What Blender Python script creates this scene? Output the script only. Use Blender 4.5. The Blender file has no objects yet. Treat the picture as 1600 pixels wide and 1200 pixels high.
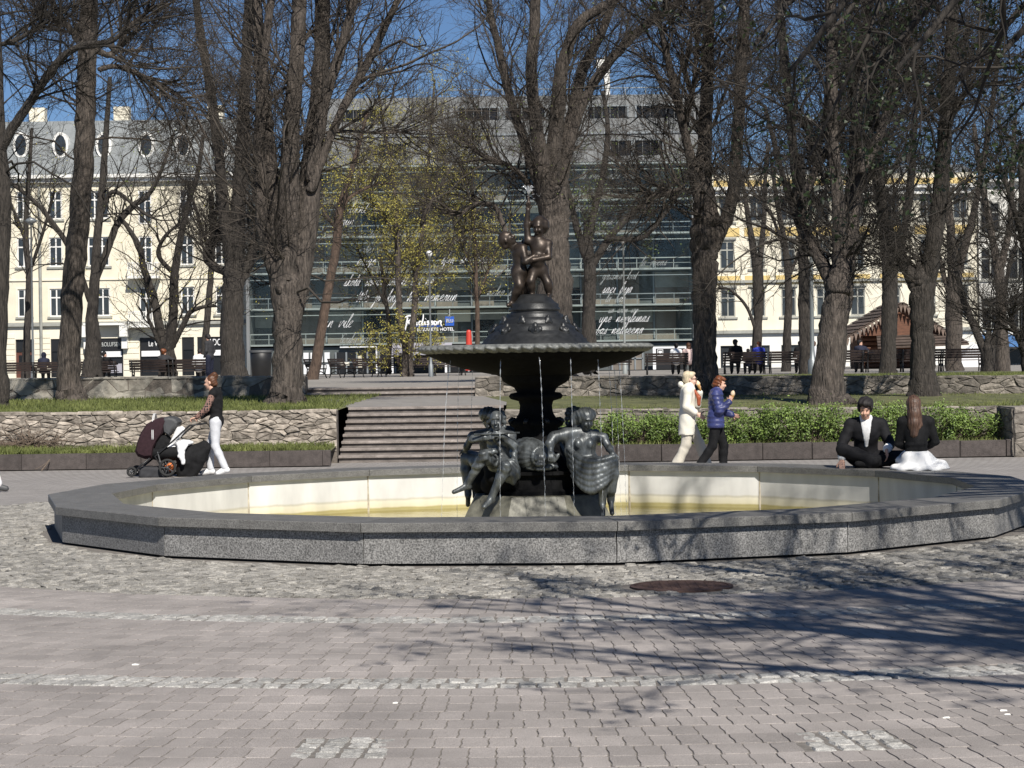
import bpy, bmesh, math, random
import numpy as np
from mathutils import Matrix, Vector, Euler
R = math.radians
random.seed(7); RNG = np.random.default_rng(11)
scene = bpy.context.scene
C = scene.collection

# ------------------------------------------------------------------ camera
EYE = 1.75                 # metres above the plaza
F, PX, PY, ROLL = 3300.0, 800.0, 568.0, 0.014   # focal length, principal point and tilt of the hand-held phone (1600 px wide)
cam = bpy.data.cameras.new('camera'); cam_o = bpy.data.objects.new('camera', cam); C.objects.link(cam_o)
cam.sensor_width = 36.0; cam.lens = F / 1600 * 36.0
cam.shift_y = -(600 - PY) / 1600
cam.clip_start = 0.1; cam.clip_end = 3000
cam_o.matrix_world = Matrix.Translation((0, 0, EYE)) @ Matrix.Rotation(R(90), 4, 'X') @ Matrix.Rotation(-ROLL, 4, 'Z')
scene.camera = cam_o

# ------------------------------------------------------------------ sky and sun
SUN_AZ, SUN_EL = R(180 - 18), R(42)      # azimuth clockwise from +Y: behind the camera, to the right
w = bpy.data.worlds.new('World'); scene.world = w; w.use_nodes = True
nt = w.node_tree; nt.nodes.clear()
sky = nt.nodes.new('ShaderNodeTexSky'); sky.sky_type = 'NISHITA'; sky.sun_disc = False
sky.sun_elevation = SUN_EL; sky.sun_rotation = SUN_AZ
sky.air_density = 1.0; sky.dust_density = 0.0; sky.ozone_density = 6.0; sky.altitude = 3000
bg = nt.nodes.new('ShaderNodeBackground'); bg.inputs['Strength'].default_value = 0.06
wo = nt.nodes.new('ShaderNodeOutputWorld')
nt.links.new(sky.outputs[0], bg.inputs[0]); nt.links.new(bg.outputs[0], wo.inputs[0])
sl = bpy.data.lights.new('sun', 'SUN'); sl.energy = 5.0; sl.angle = R(0.5); sl.color = (1.0, 0.95, 0.87)
so = bpy.data.objects.new('sun', sl); C.objects.link(so)
sdir = Vector((math.sin(SUN_AZ) * math.cos(SUN_EL), math.cos(SUN_AZ) * math.cos(SUN_EL), math.sin(SUN_EL)))
so.rotation_euler = sdir.to_track_quat('Z', 'Y').to_euler(); so.location = sdir * 60
vs = scene.view_settings
vs.view_transform = 'Standard'; vs.look = 'None'; vs.exposure = 0.3; vs.gamma = 1.0; vs.use_curve_mapping = False
scene.render.film_transparent = False
scene.cycles.use_denoising = True
try:
    scene.cycles.denoiser = 'OPENIMAGEDENOISE'; scene.cycles.denoising_input_passes = 'RGB_ALBEDO_NORMAL'; scene.cycles.denoising_prefilter = 'ACCURATE'
except Exception: pass
scene.cycles.max_bounces = 6; scene.cycles.diffuse_bounces = 3; scene.cycles.glossy_bounces = 3
scene.cycles.transparent_max_bounces = 16

# ------------------------------------------------------------------ helpers
def pt(px, py, D):
    """measured point of the photograph (1600 px) at distance D metres -> world"""
    u, v = px - PX, py - PY
    c, s = math.cos(ROLL), math.sin(ROLL)
    U, V = c * u - s * v, s * u + c * v
    return Vector((U * D / F, D, EYE - V * D / F))
def gx(px, D): return pt(px, PY, D).x
def gz(px, py, D): return pt(px, py, D).z

MATS = {}
def mat(name, col, rough=0.8, var=0.18, scale=6.0, bump=0.0, bscale=40.0, metal=0.0, rnd=0.0, stretch=(1, 1, 1), col2=None,
        speck=0.0, spscale=150.0, spec=0.5, bdist=0.01, detail=6.0, sheen=0.0, spcol=None, trans=0.0):
    m = bpy.data.materials.new(name); m.use_nodes = True
    n = m.node_tree.nodes; l = m.node_tree.links
    b = n['Principled BSDF']
    b.inputs['Roughness'].default_value = rough; b.inputs['Metallic'].default_value = metal
    b.inputs['Specular IOR Level'].default_value = spec
    if trans: b.inputs['Subsurface Weight'].default_value = 0.0
    geo = n.new('ShaderNodeNewGeometry'); mp = n.new('ShaderNodeMapping'); mp.inputs['Scale'].default_value = stretch
    l.new(geo.outputs['Position'], mp.inputs['Vector'])
    nz = n.new('ShaderNodeTexNoise'); nz.inputs['Scale'].default_value = scale; nz.inputs['Detail'].default_value = detail
    nz.inputs['Roughness'].default_value = 0.6
    l.new(mp.outputs[0], nz.inputs['Vector'])
    rp = n.new('ShaderNodeValToRGB'); rp.color_ramp.elements[0].position = 0.3; rp.color_ramp.elements[1].position = 0.7
    c2 = col2 if col2 else col
    rp.color_ramp.elements[0].color = (*[max(0, x * (1 - var)) for x in col], 1)
    rp.color_ramp.elements[1].color = (*[min(1, x * (1 + var)) for x in c2], 1)
    l.new(nz.outputs['Fac'], rp.inputs['Fac'])
    out = rp.outputs['Color']
    if speck:
        s2 = n.new('ShaderNodeTexNoise'); s2.inputs['Scale'].default_value = spscale; s2.inputs['Detail'].default_value = 2
        l.new(geo.outputs['Position'], s2.inputs['Vector'])
        r2 = n.new('ShaderNodeValToRGB'); r2.color_ramp.elements[0].position = 0.35; r2.color_ramp.elements[1].position = 0.65
        sc = spcol or (1, 1, 1)
        r2.color_ramp.elements[0].color = (1 - speck, 1 - speck, 1 - speck, 1)
        r2.color_ramp.elements[1].color = (sc[0] * (1 + speck), sc[1] * (1 + speck), sc[2] * (1 + speck), 1)
        l.new(s2.outputs['Fac'], r2.inputs['Fac'])
        mx = n.new('ShaderNodeMix'); mx.data_type = 'RGBA'; mx.blend_type = 'MULTIPLY'; mx.inputs['Factor'].default_value = 1
        l.new(out, mx.inputs[6]); l.new(r2.outputs['Color'], mx.inputs[7]); out = mx.outputs[2]
    if rnd:
        oi = n.new('ShaderNodeObjectInfo')
        ad = n.new('ShaderNodeMath'); ad.operation = 'ADD'
        l.new(geo.outputs['Random Per Island'], ad.inputs[0]); l.new(oi.outputs['Random'], ad.inputs[1])
        fr = n.new('ShaderNodeMath'); fr.operation = 'FRACT'; l.new(ad.outputs[0], fr.inputs[0])
        mr = n.new('ShaderNodeMapRange'); mr.inputs['To Min'].default_value = 1 - rnd; mr.inputs['To Max'].default_value = 1 + rnd
        l.new(fr.outputs[0], mr.inputs['Value'])
        vm = n.new('ShaderNodeVectorMath'); vm.operation = 'SCALE'
        l.new(out, vm.inputs[0]); l.new(mr.outputs[0], vm.inputs['Scale']); out = vm.outputs[0]
    l.new(out, b.inputs['Base Color'])
    if bump:
        bn = n.new('ShaderNodeTexNoise'); bn.inputs['Scale'].default_value = bscale; bn.inputs['Detail'].default_value = 6
        l.new(mp.outputs[0], bn.inputs['Vector'])
        bp = n.new('ShaderNodeBump'); bp.inputs['Strength'].default_value = bump; bp.inputs['Distance'].default_value = bdist
        l.new(bn.outputs['Fac'], bp.inputs['Height']); l.new(bp.outputs[0], b.inputs['Normal'])
    if sheen: b.inputs['Sheen Weight'].default_value = sheen
    MATS[name] = m
    return m

def mesh_np(name, V, quads=None, tris=None, smooth=False):
    me = bpy.data.meshes.new(name)
    V = np.asarray(V, dtype=np.float32).reshape(-1, 3)
    fl, ls, lt = [], [], []
    off = 0
    for f, k in ((quads, 4), (tris, 3)):
        if f is not None and len(f):
            f = np.asarray(f, dtype=np.int32).reshape(-1, k)
            fl.append(f.ravel()); ls.append(off + np.arange(len(f), dtype=np.int32) * k); lt.append(np.full(len(f), k, dtype=np.int32))
            off += f.size
    fl = np.concatenate(fl); ls = np.concatenate(ls); lt = np.concatenate(lt)
    me.vertices.add(len(V)); me.vertices.foreach_set('co', V.ravel())
    me.loops.add(len(fl)); me.loops.foreach_set('vertex_index', fl)
    me.polygons.add(len(ls)); me.polygons.foreach_set('loop_start', ls); me.polygons.foreach_set('loop_total', lt)
    me.polygons.foreach_set('use_smooth', np.full(len(ls), bool(smooth)))
    me.update(calc_edges=True); me.validate()
    return me

def tag(o, label=None, cat=None, group=None, kind=None):
    if label: o['label'] = label
    if cat: o['category'] = cat
    if group: o['group'] = group
    if kind: o['kind'] = kind
    return o
def place(me, name, m=None, parent=None, world=True, kind=None, loc=None, rotz=None):
    o = bpy.data.objects.new(name, me); C.objects.link(o)
    if m is not None and not me.materials: me.materials.append(MATS[m] if isinstance(m, str) else m)
    if parent is not None:
        o.parent = parent
        if world: o.matrix_parent_inverse = ROOTINV.get(parent.name, Matrix())
    if loc is not None: o.location = loc
    if rotz is not None: o.rotation_euler = (0, 0, rotz)
    if kind: o['kind'] = kind
    return o
ROOTINV = {}
def thing(name, label, cat, loc=(0, 0, 0), rotz=0.0, group=None):
    o = bpy.data.objects.new(name, None); C.objects.link(o)
    o.location = loc; o.rotation_euler = (0, 0, rotz); o.empty_display_size = 0.2
    tag(o, label, cat, group)
    ROOTINV[o.name] = (Matrix.Translation(loc) @ Matrix.Rotation(rotz, 4, 'Z')).inverted()
    return o
def copy_tree(o, parent=None, drop_label=True):
    c = o.copy(); C.objects.link(c); c.parent = parent
    if parent is None and drop_label:
        for k in ('label',):
            if k in c: del c[k]
    for ch in [x for x in o.children]:
        copy_tree(ch, c, False)
    return c

class MB:
    """collects faces, then builds ONE mesh object"""
    def __init__(s): s.v = []; s.f = []
    def add(s, V, Fc):
        n = len(s.v); s.v += [tuple(p) for p in V]; s.f += [tuple(i + n for i in f) for f in Fc]; return s
    def box(s, x0, x1, y0, y1, z0, z1):
        return s.add([(x0, y0, z0), (x1, y0, z0), (x1, y1, z0), (x0, y1, z0), (x0, y0, z1), (x1, y0, z1), (x1, y1, z1), (x0, y1, z1)],
                     [(0, 3, 2, 1), (4, 5, 6, 7), (0, 1, 5, 4), (1, 2, 6, 5), (2, 3, 7, 6), (3, 0, 4, 7)])
    def obox(s, c, size, M):
        hx, hy, hz = size[0] / 2, size[1] / 2, size[2] / 2
        P = [Vector(c) + M @ Vector(p) for p in ((-hx, -hy, -hz), (hx, -hy, -hz), (hx, hy, -hz), (-hx, hy, -hz), (-hx, -hy, hz), (hx, -hy, hz), (hx, hy, hz), (-hx, hy, hz))]
        return s.add(P, [(0, 3, 2, 1), (4, 5, 6, 7), (0, 1, 5, 4), (1, 2, 6, 5), (2, 3, 7, 6), (3, 0, 4, 7)])
    def prism(s, bottom, top):
        n = len(bottom)
        return s.add(list(bottom) + list(top), [tuple(range(n))[::-1], tuple(range(n, 2 * n))] + [(i, (i + 1) % n, n + (i + 1) % n, n + i) for i in range(n)])
    def path(s, P, r, n=6, cap=True):
        """tube along the points P with radius r (number or list)"""
        P = [Vector(p) for p in P]; rr = r if hasattr(r, '__len__') else [r] * len(P)
        rings = []
        ref = None
        for i, p in enumerate(P):
            t = (P[min(i + 1, len(P) - 1)] - P[max(i - 1, 0)]).normalized()
            if ref is None: ref = Vector((0, 0, 1)) if abs(t.z) < 0.9 else Vector((1, 0, 0))
            a = t.cross(ref).normalized(); b = a.cross(t).normalized(); ref = b
            rings.append([p + (a * math.cos(2 * math.pi * k / n) + b * math.sin(2 * math.pi * k / n)) * rr[i] for k in range(n)])
        V = [q for g in rings for q in g]; Fc = []
        for i in range(len(P) - 1):
            for k in range(n):
                Fc.append((i * n + k, (i + 1) * n + k, (i + 1) * n + (k + 1) % n, i * n + (k + 1) % n))
        if cap: Fc += [tuple(range(n)), tuple((len(P) - 1) * n + k for k in range(n))[::-1]]
        return s.add(V, Fc)
    def lathe(s, prof, n=48, c=(0, 0, 0), a0=0.0, a1=2 * math.pi, rad=None):
        full = abs(a1 - a0 - 2 * math.pi) < 1e-6; m = n if full else n + 1
        V = []
        for (r, z) in prof:
            for k in range(m):
                a = a0 + (a1 - a0) * k / n; q = r * (rad(a, z) if rad else 1)
                V.append((c[0] + q * math.cos(a), c[1] + q * math.sin(a), c[2] + z))
        Fc = []
        for i in range(len(prof) - 1):
            for k in range(n):
                k2 = (k + 1) % m
                Fc.append((i * m + k, i * m + k2, (i + 1) * m + k2, (i + 1) * m + k))
        return s.add(V, Fc)
    def piece(s, outline, o, ax, ay, an, depth, bev, back=0.0, bulge=0.0, rnd=None):
        """a stone: outline in 2-D laid on the plane o + ax,ay, raised by depth along an, with a bevelled rim"""
        o, ax, ay, an = Vector(o), Vector(ax), Vector(ay), Vector(an)
        cx = sum(p[0] for p in outline) / len(outline); cy = sum(p[1] for p in outline) / len(outline)
        def ring(sc, d, jit=0.0):
            g = []
            for (x, y) in outline:
                dx, dy = x - cx, y - cy; L = math.hypot(dx, dy) or 1; k = max(0.3, 1 - sc / L)
                j = rnd.uniform(-jit, jit) if (rnd and jit) else 0
                g.append(o + ax * (cx + dx * k) + ay * (cy + dy * k) + an * (d + j))
            return g
        n = len(outline); V = ring(0, back) + ring(0, depth - bev) + ring(bev, depth, bulge)
        Fc = []
        for i in range(2):
            for k in range(n): Fc.append((i * n + k, i * n + (k + 1) % n, (i + 1) * n + (k + 1) % n, (i + 1) * n + k))
        V.append(o + ax * cx + ay * cy + an * (depth + bulge * 0.6))
        for k in range(n): Fc.append((2 * n + k, 2 * n + (k + 1) % n, 3 * n))
        return s.add(V, Fc)
    def mesh(s, name, smooth=False):
        me = bpy.data.meshes.new(name); me.from_pydata(s.v, [], s.f); me.update()
        if smooth: me.polygons.foreach_set('use_smooth', [True] * len(me.polygons))
        return me
    def build(s, name, m, parent=None, smooth=False, kind=None, world=True):
        return place(s.mesh(name, smooth), name, m, parent, world, kind)

# ---- vectorised tubes for branches -------------------------------------------------
def tubes(P, Rd, sides):
    """P (N,K,3), Rd (N,K) -> verts, quads"""
    P = np.asarray(P, dtype=np.float64); N, K, _ = P.shape
    T = np.empty_like(P); T[:, 1:-1] = P[:, 2:] - P[:, :-2]; T[:, 0] = P[:, 1] - P[:, 0]; T[:, -1] = P[:, -1] - P[:, -2]
    T /= np.linalg.norm(T, axis=2, keepdims=True) + 1e-9
    ref = np.array([0.36, 0.48, 0.8]); A = np.cross(T, ref); A /= np.linalg.norm(A, axis=2, keepdims=True) + 1e-9
    B = np.cross(T, A)
    ang = np.arange(sides) * 2 * np.pi / sides
    V = P[:, :, None, :] + (A[:, :, None, :] * np.cos(ang)[None, None, :, None] + B[:, :, None, :] * np.sin(ang)[None, None, :, None]) * Rd[:, :, None, None]
    base = (np.arange(N) * K * sides)[:, None, None] + (np.arange(K - 1) * sides)[None, :, None]
    k = np.arange(sides)[None, None, :]; k2 = (k + 1) % sides
    Q = np.stack([base + k, base + k2, base + sides + k2, base + sides + k], axis=-1).reshape(-1, 4)
    return V.reshape(-1, 3), Q
def catmull(P, n):
    P = np.asarray(P, dtype=np.float64); m = len(P)
    if m == 2: return P[0] + (P[1] - P[0]) * np.linspace(0, 1, n)[:, None]
    t = np.linspace(0, m - 1 - 1e-9, n); i = t.astype(int); f = (t - i)[:, None]
    g = lambda k: P[np.clip(k, 0, m - 1)]
    p0, p1, p2, p3 = g(i - 1), g(i), g(i + 1), g(i + 2)
    return 0.5 * (2 * p1 + (p2 - p0) * f + (2 * p0 - 5 * p1 + 4 * p2 - p3) * f ** 2 + (3 * p1 - p0 - 3 * p2 + p3) * f ** 3)

# ---- signed distance sculpting: smooth unions of limbs, meshed with surface nets ----
class Sculpt:
    def __init__(s, lo, hi, vox):
        s.lo = np.array(lo, float) - 2 * vox; s.vox = vox
        s.n = np.ceil((np.array(hi, float) + 2 * vox - s.lo) / vox).astype(int) + 1
        s.g = np.full(s.n, 0.3, dtype=np.float32)
    def _sub(s, lo, hi, pad):
        a = np.maximum(np.floor((np.array(lo) - pad - s.lo) / s.vox).astype(int), 0)
        b = np.minimum(np.ceil((np.array(hi) + pad - s.lo) / s.vox).astype(int) + 1, s.n)
        if (b <= a).any(): return None
        ax = [s.lo[i] + s.vox * np.arange(a[i], b[i]) for i in range(3)]
        return (slice(a[0], b[0]), slice(a[1], b[1]), slice(a[2], b[2])), np.meshgrid(*ax, indexing='ij')
    def _mix(s, sl, d, k, cut=False):
        o = s.g[sl]; d = d.astype(np.float32)
        if cut:
            s.g[sl] = np.maximum(o, -d); return
        if k > 0:
            h = np.clip(0.5 + 0.5 * (o - d) / k, 0, 1); s.g[sl] = o * (1 - h) + d * h - k * h * (1 - h)
        else: s.g[sl] = np.minimum(o, d)
    def cone(s, a, b, ra, rb, k=0.02, cut=False, flat=None):
        a = np.array(a, float); b = np.array(b, float); m = max(ra, rb)
        q = s._sub(np.minimum(a, b) - m, np.maximum(a, b) + m, 0.06)
        if q is None: return s
        sl, (X, Y, Z) = q
        ab = b - a; L2 = max(ab @ ab, 1e-9)
        t = np.clip(((X - a[0]) * ab[0] + (Y - a[1]) * ab[1] + (Z - a[2]) * ab[2]) / L2, 0, 1)
        d = np.sqrt((X - a[0] - t * ab[0]) ** 2 + (Y - a[1] - t * ab[1]) ** 2 + (Z - a[2] - t * ab[2]) ** 2) - (ra + (rb - ra) * t)
        s._mix(sl, d, k, cut); return s
    def chain(s, P, rr, k=0.02):
        for i in range(len(P) - 1): s.cone(P[i], P[i + 1], rr[i], rr[i + 1], k)
        return s
    def ell(s, c, r, k=0.02, M=None, cut=False, fold=None):
        c = np.array(c, float); r = np.array(r, float); m = r.max()
        q = s._sub(c - m, c + m, 0.06)
        if q is None: return s
        sl, (X, Y, Z) = q
        x, y, z = X - c[0], Y - c[1], Z - c[2]
        if M is not None:
            M = np.array(M)   # columns = local axes
            x, y, z = (x * M[0, 0] + y * M[1, 0] + z * M[2, 0], x * M[0, 1] + y * M[1, 1] + z * M[2, 1], x * M[0, 2] + y * M[1, 2] + z * M[2, 2])
        k0 = np.sqrt((x / r[0]) ** 2 + (y / r[1]) ** 2 + (z / r[2]) ** 2); k1 = np.sqrt((x / r[0] ** 2) ** 2 + (y / r[1] ** 2) ** 2 + (z / r[2] ** 2) ** 2) + 1e-9
        d = k0 * (k0 - 1) / k1
        if fold is not None: d = d + fold(X, Y, Z)
        s._mix(sl, d, k, cut); return s
    def box(s, c, h, k=0.01, rnd=0.01, M=None, cut=False):
        c = np.array(c, float); h = np.array(h, float) - rnd; m = np.linalg.norm(h) + rnd
        q = s._sub(c - m, c + m, 0.06)
        if q is None: return s
        sl, (X, Y, Z) = q
        x, y, z = X - c[0], Y - c[1], Z - c[2]
        if M is not None:
            M = np.array(M)
            x, y, z = (x * M[0, 0] + y * M[1, 0] + z * M[2, 0], x * M[0, 1] + y * M[1, 1] + z * M[2, 1], x * M[0, 2] + y * M[1, 2] + z * M[2, 2])
        qx, qy, qz = np.abs(x) - h[0], np.abs(y) - h[1], np.abs(z) - h[2]
        d = np.sqrt(np.maximum(qx, 0) ** 2 + np.maximum(qy, 0) ** 2 + np.maximum(qz, 0) ** 2) + np.minimum(np.maximum(np.maximum(qx, qy), qz), 0) - rnd
        s._mix(sl, d, k, cut); return s
    def warp(s, fn):
        ax = [s.lo[i] + s.vox * np.arange(s.n[i]) for i in range(3)]
        X, Y, Z = np.meshgrid(*ax, indexing='ij', sparse=True)
        s.g = (s.g + fn(X, Y, Z)).astype(np.float32); return s
    def mesh(s, name='sculpt'):
        g = s.g; ins = g < 0
        c = np.zeros(tuple(s.n - 1), dtype=np.int8)
        for i in (0, 1):
            for j in (0, 1):
                for k in (0, 1): c += ins[i:s.n[0] - 1 + i, j:s.n[1] - 1 + j, k:s.n[2] - 1 + k]
        act = np.argwhere((c > 0) & (c < 8))
        idx = np.full(tuple(s.n - 1), -1, dtype=np.int32); idx[tuple(act.T)] = np.arange(len(act))
        acc = np.zeros((len(act), 3)); cnt = np.zeros(len(act))
        corners = [(0, 0, 0), (1, 0, 0), (0, 1, 0), (1, 1, 0), (0, 0, 1), (1, 0, 1), (0, 1, 1), (1, 1, 1)]
        val = [g[act[:, 0] + a, act[:, 1] + b, act[:, 2] + d] for a, b, d in corners]
        for i in range(8):
            for j in range(i + 1, 8):
                df = np.array(corners[j]) - np.array(corners[i])
                if np.abs(df).sum() != 1: continue
                m = (val[i] < 0) != (val[j] < 0)
                t = np.where(m, val[i] / (val[i] - val[j] + 1e-12), 0)
                acc[m] += (np.array(corners[i]) + df * t[:, None])[m]; cnt[m] += 1
        V = s.lo + (act + acc / cnt[:, None]) * s.vox
        quads = []
        for axn in range(3):
            o1, o2 = [(1, 2), (2, 0), (0, 1)][axn]
            lo = [slice(1, s.n[i] - 1) for i in range(3)]; lo[axn] = slice(0, s.n[axn] - 1)
            hi = list(lo); hi[axn] = slice(1, s.n[axn])
            a = ins[tuple(lo)]; b = ins[tuple(hi)]
            e = np.argwhere(a != b)
            if not len(e): continue
            base = e + np.array([0 if i == axn else 1 for i in range(3)])
            fl = a[tuple(e.T)]
            def at(d1, d2):
                p = base.copy(); p[:, o1] += d1; p[:, o2] += d2; return idx[tuple(p.T)]
            q = np.stack([at(-1, -1), at(0, -1), at(0, 0), at(-1, 0)], axis=1)
            q[~fl] = q[~fl][:, ::-1]
            quads.append(q)
        return mesh_np(name, V, quads=np.concatenate(quads), smooth=True)
# ------------------------------------------------------------------ materials
mat('paver', (0.298, 0.27, 0.253), 0.9, 0.24, 1.1, 0.6, 90, rnd=0.12, speck=0.3, spscale=260, bdist=0.004)
mat('sett', (0.35, 0.34, 0.32), 0.85, 0.35, 30, 0.8, 60, rnd=0.22, speck=0.3, spscale=200, bdist=0.01)
mat('cobble', (0.265, 0.252, 0.228), 0.88, 0.3, 12, 0.9, 60, rnd=0.3, speck=0.4, spscale=160, bdist=0.012)
mat('joint_sand', (0.17, 0.155, 0.14), 0.95, 0.3, 30, 0.4, 120)
mat('granite', (0.19, 0.186, 0.18), 0.6, 0.18, 5, 0.12, 200, speck=0.6, spscale=75, bdist=0.002, rnd=0.06)
mat('granite_cap', (0.14, 0.136, 0.128), 0.5, 0.2, 7, 0.12, 200, speck=0.4, spscale=95, bdist=0.002, rnd=0.06)
mat('dark_gap', (0.02, 0.02, 0.02), 0.9)
mat('concrete_pale', (0.62, 0.6, 0.55), 0.85, 0.1, 4, 0.25, 20, speck=0.06, spscale=60)
mat('algae', (0.42, 0.36, 0.12), 0.75, 0.3, 6, 0.2, 30, col2=(0.5, 0.44, 0.2))
mat('joint_stain', (0.3, 0.25, 0.18), 0.9, 0.4, 9, col2=(0.42, 0.38, 0.3))
mat('algae_pale', (0.6, 0.54, 0.33), 0.8, 0.12, 9, 0.1, 30)
mat('basin_floor', (0.5, 0.47, 0.36), 0.85, 0.2, 3, 0.2, 20)
mat('bronze_black', (0.01, 0.01, 0.0105), 0.8, 0.35, 14, 0.25, 60, spec=0.03, bdist=0.006)
mat('bronze_dark', (0.028, 0.029, 0.03), 0.42, 0.35, 14, 0.25, 60, metal=0.35, bdist=0.006)
mat('bronze_brown', (0.048, 0.036, 0.028), 0.42, 0.5, 10, 0.3, 60, metal=0.5, bdist=0.004)
mat('bronze_grey', (0.05, 0.054, 0.056), 0.42, 0.6, 7, 0.35, 40, metal=0.35, stretch=(1.6, 1.6, 0.45), col2=(0.105, 0.115, 0.12), bdist=0.006)
mat('bowl_rim', (0.15, 0.155, 0.148), 0.55, 0.45, 22, 0.4, 60, metal=0.1, bdist=0.006)
mat('plinth_stone', (0.085, 0.08, 0.06), 0.5, 0.4, 5, 0.3, 30, col2=(0.15, 0.145, 0.115))
mat('wall_stone', (0.225, 0.19, 0.155), 0.92, 0.4, 8, 0.6, 26, rnd=0.36, col2=(0.33, 0.29, 0.245), bdist=0.03)
mat('wall_stone_grey', (0.2, 0.178, 0.152), 0.92, 0.45, 7, 0.6, 24, rnd=0.4, bdist=0.03)
mat('mortar', (0.13, 0.112, 0.095), 0.95, 0.3, 12, 0.8, 30, bdist=0.02)
mat('old_plaster', (0.2, 0.178, 0.15), 0.95, 0.4, 2.2, 0.6, 14, col2=(0.3, 0.28, 0.24), bdist=0.02)
mat('kerb', (0.068, 0.057, 0.053), 0.92, 0.28, 9, 0.7, 50, rnd=0.15, speck=0.25, spscale=120, bdist=0.01)
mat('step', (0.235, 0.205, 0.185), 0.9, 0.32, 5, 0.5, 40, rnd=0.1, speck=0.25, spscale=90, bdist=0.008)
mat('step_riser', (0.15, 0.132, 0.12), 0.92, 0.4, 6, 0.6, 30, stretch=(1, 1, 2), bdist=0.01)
mat('landing', (0.24, 0.225, 0.21), 0.93, 0.2, 3, 0.4, 40)
mat('soil_grass', (0.075, 0.09, 0.03), 0.95, 0.4, 2.5, 0.8, 30, col2=(0.12, 0.12, 0.05))
mat('park_gravel', (0.27, 0.25, 0.225), 0.95, 0.2, 1.2, 0.4, 30)
mat('asphalt', (0.06, 0.06, 0.062), 0.9, 0.2, 3)
mat('grass_blade', (0.07, 0.1, 0.024), 0.7, 0.45, 1.5, col2=(0.14, 0.155, 0.05), spec=0.25)
mat('hedge_leaf', (0.06, 0.115, 0.022), 0.5, 0.5, 5, rnd=0.45, col2=(0.15, 0.21, 0.05), spec=0.35)
mat('hedge_twig', (0.08, 0.06, 0.04), 0.9)
mat('dry_twig', (0.16, 0.12, 0.09), 0.9, 0.3, 20)
mat('bark_grey', (0.034, 0.028, 0.023), 0.95, 0.6, 10, 1.0, 14, stretch=(2.6, 2.6, 0.4), col2=(0.092, 0.076, 0.064), bdist=0.06)
mat('bark_dark', (0.02, 0.017, 0.014), 0.95, 0.55, 10, 1.0, 14, stretch=(2.6, 2.6, 0.4), col2=(0.047, 0.04, 0.034), bdist=0.06)
mat('bark_red', (0.085, 0.058, 0.043), 0.95, 0.45, 8, 1.0, 10, stretch=(2, 2, 0.5), bdist=0.05)
mat('twig_grey', (0.056, 0.046, 0.037), 0.9, 0.35, 1.5, rnd=0.3)
mat('twig_dark', (0.03, 0.025, 0.02), 0.9, 0.35, 1.5, rnd=0.3)
mat('bud_yellow', (0.36, 0.32, 0.06), 0.6, 0.35, 3, rnd=0.3)
mat('bud_green', (0.115, 0.15, 0.03), 0.6, 0.35, 3, rnd=0.3)
mat('leaf_dark', (0.016, 0.027, 0.006), 0.5, 0.35, 3, rnd=0.4)
mat('stucco_cream', (0.7, 0.645, 0.51), 0.9, 0.1, 0.8, 0.2, 6)
mat('stucco_pale', (0.74, 0.69, 0.56), 0.9, 0.08, 0.8, 0.2, 6)
mat('stucco_ochre', (0.62, 0.47, 0.2), 0.9, 0.12, 0.8, 0.2, 6)
mat('stucco_white', (0.76, 0.74, 0.68), 0.9, 0.06, 0.8)
mat('trim_grey', (0.3, 0.3, 0.27), 0.85, 0.2, 2)
mat('trim_white', (0.75, 0.74, 0.7), 0.8, 0.06, 2)
mat('window_frame', (0.72, 0.71, 0.68), 0.6, 0.05, 2)
mat('pane_dark', (0.03, 0.034, 0.038), 0.12, 0.5, 0.7, spec=0.7)
mat('pane_black', (0.012, 0.012, 0.013), 0.25, 0.4, 0.7, spec=0.5)
mat('roof_zinc', (0.2, 0.215, 0.22), 0.6, 0.18, 1.5, metal=0.2)
mat('clad_grey', (0.19, 0.195, 0.195), 0.55, 0.15, 1.2, metal=0.2, stretch=(4, 1, 0.3))
mat('hotel_panel', (0.17, 0.145, 0.12), 0.6, 0.35, 0.5, stretch=(1, 1, 0.3))
mat('hotel_dark', (0.085, 0.095, 0.095), 0.5, 0.3, 0.5)
mat('steel_white', (0.33, 0.35, 0.34), 0.45, 0.1, 2, metal=0.2)
mat('steel_grey', (0.25, 0.27, 0.28), 0.5, 0.1, 2, metal=0.5)
mat('letter_white', (0.8, 0.8, 0.8), 0.6, 0.03)
mat('letter_pale', (0.36, 0.38, 0.37), 0.7, 0.1)
mat('letter_grey', (0.42, 0.44, 0.43), 0.6, 0.05)
mat('sign_blue', (0.02, 0.09, 0.42), 0.4, 0.05)
mat('sign_black', (0.012, 0.012, 0.013), 0.4, 0.1)
mat('awning_white', (0.75, 0.75, 0.76), 0.8, 0.05)
mat('awning_grey', (0.35, 0.34, 0.38), 0.8, 0.1)
mat('awning_blue', (0.05, 0.14, 0.32), 0.7, 0.1)
mat('red_paint', (0.55, 0.05, 0.03), 0.5, 0.1)
mat('wood_red', (0.12, 0.05, 0.026), 0.7, 0.35, 4, stretch=(1, 1, 4))
mat('wood_old', (0.085, 0.062, 0.05), 0.9, 0.35, 3, 0.5, 12, rnd=0.25)
mat('wood_trim', (0.17, 0.125, 0.1), 0.85, 0.2, 3, rnd=0.1)
mat('door_wood', (0.1, 0.035, 0.022), 0.5, 0.2, 4)
mat('bench_wood', (0.03, 0.02, 0.017), 0.6, 0.3, 6, rnd=0.2, stretch=(0.4, 1, 4))
mat('iron', (0.015, 0.015, 0.016), 0.5, 0.2)
mat('lamp_globe', (0.8, 0.8, 0.78), 0.3, 0.03)
mat('rust_iron', (0.07, 0.042, 0.035), 0.75, 0.35, 12, 0.6, 60, metal=0.3)
mat('skin', (0.62, 0.37, 0.27), 0.6, 0.1, 12)
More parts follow.
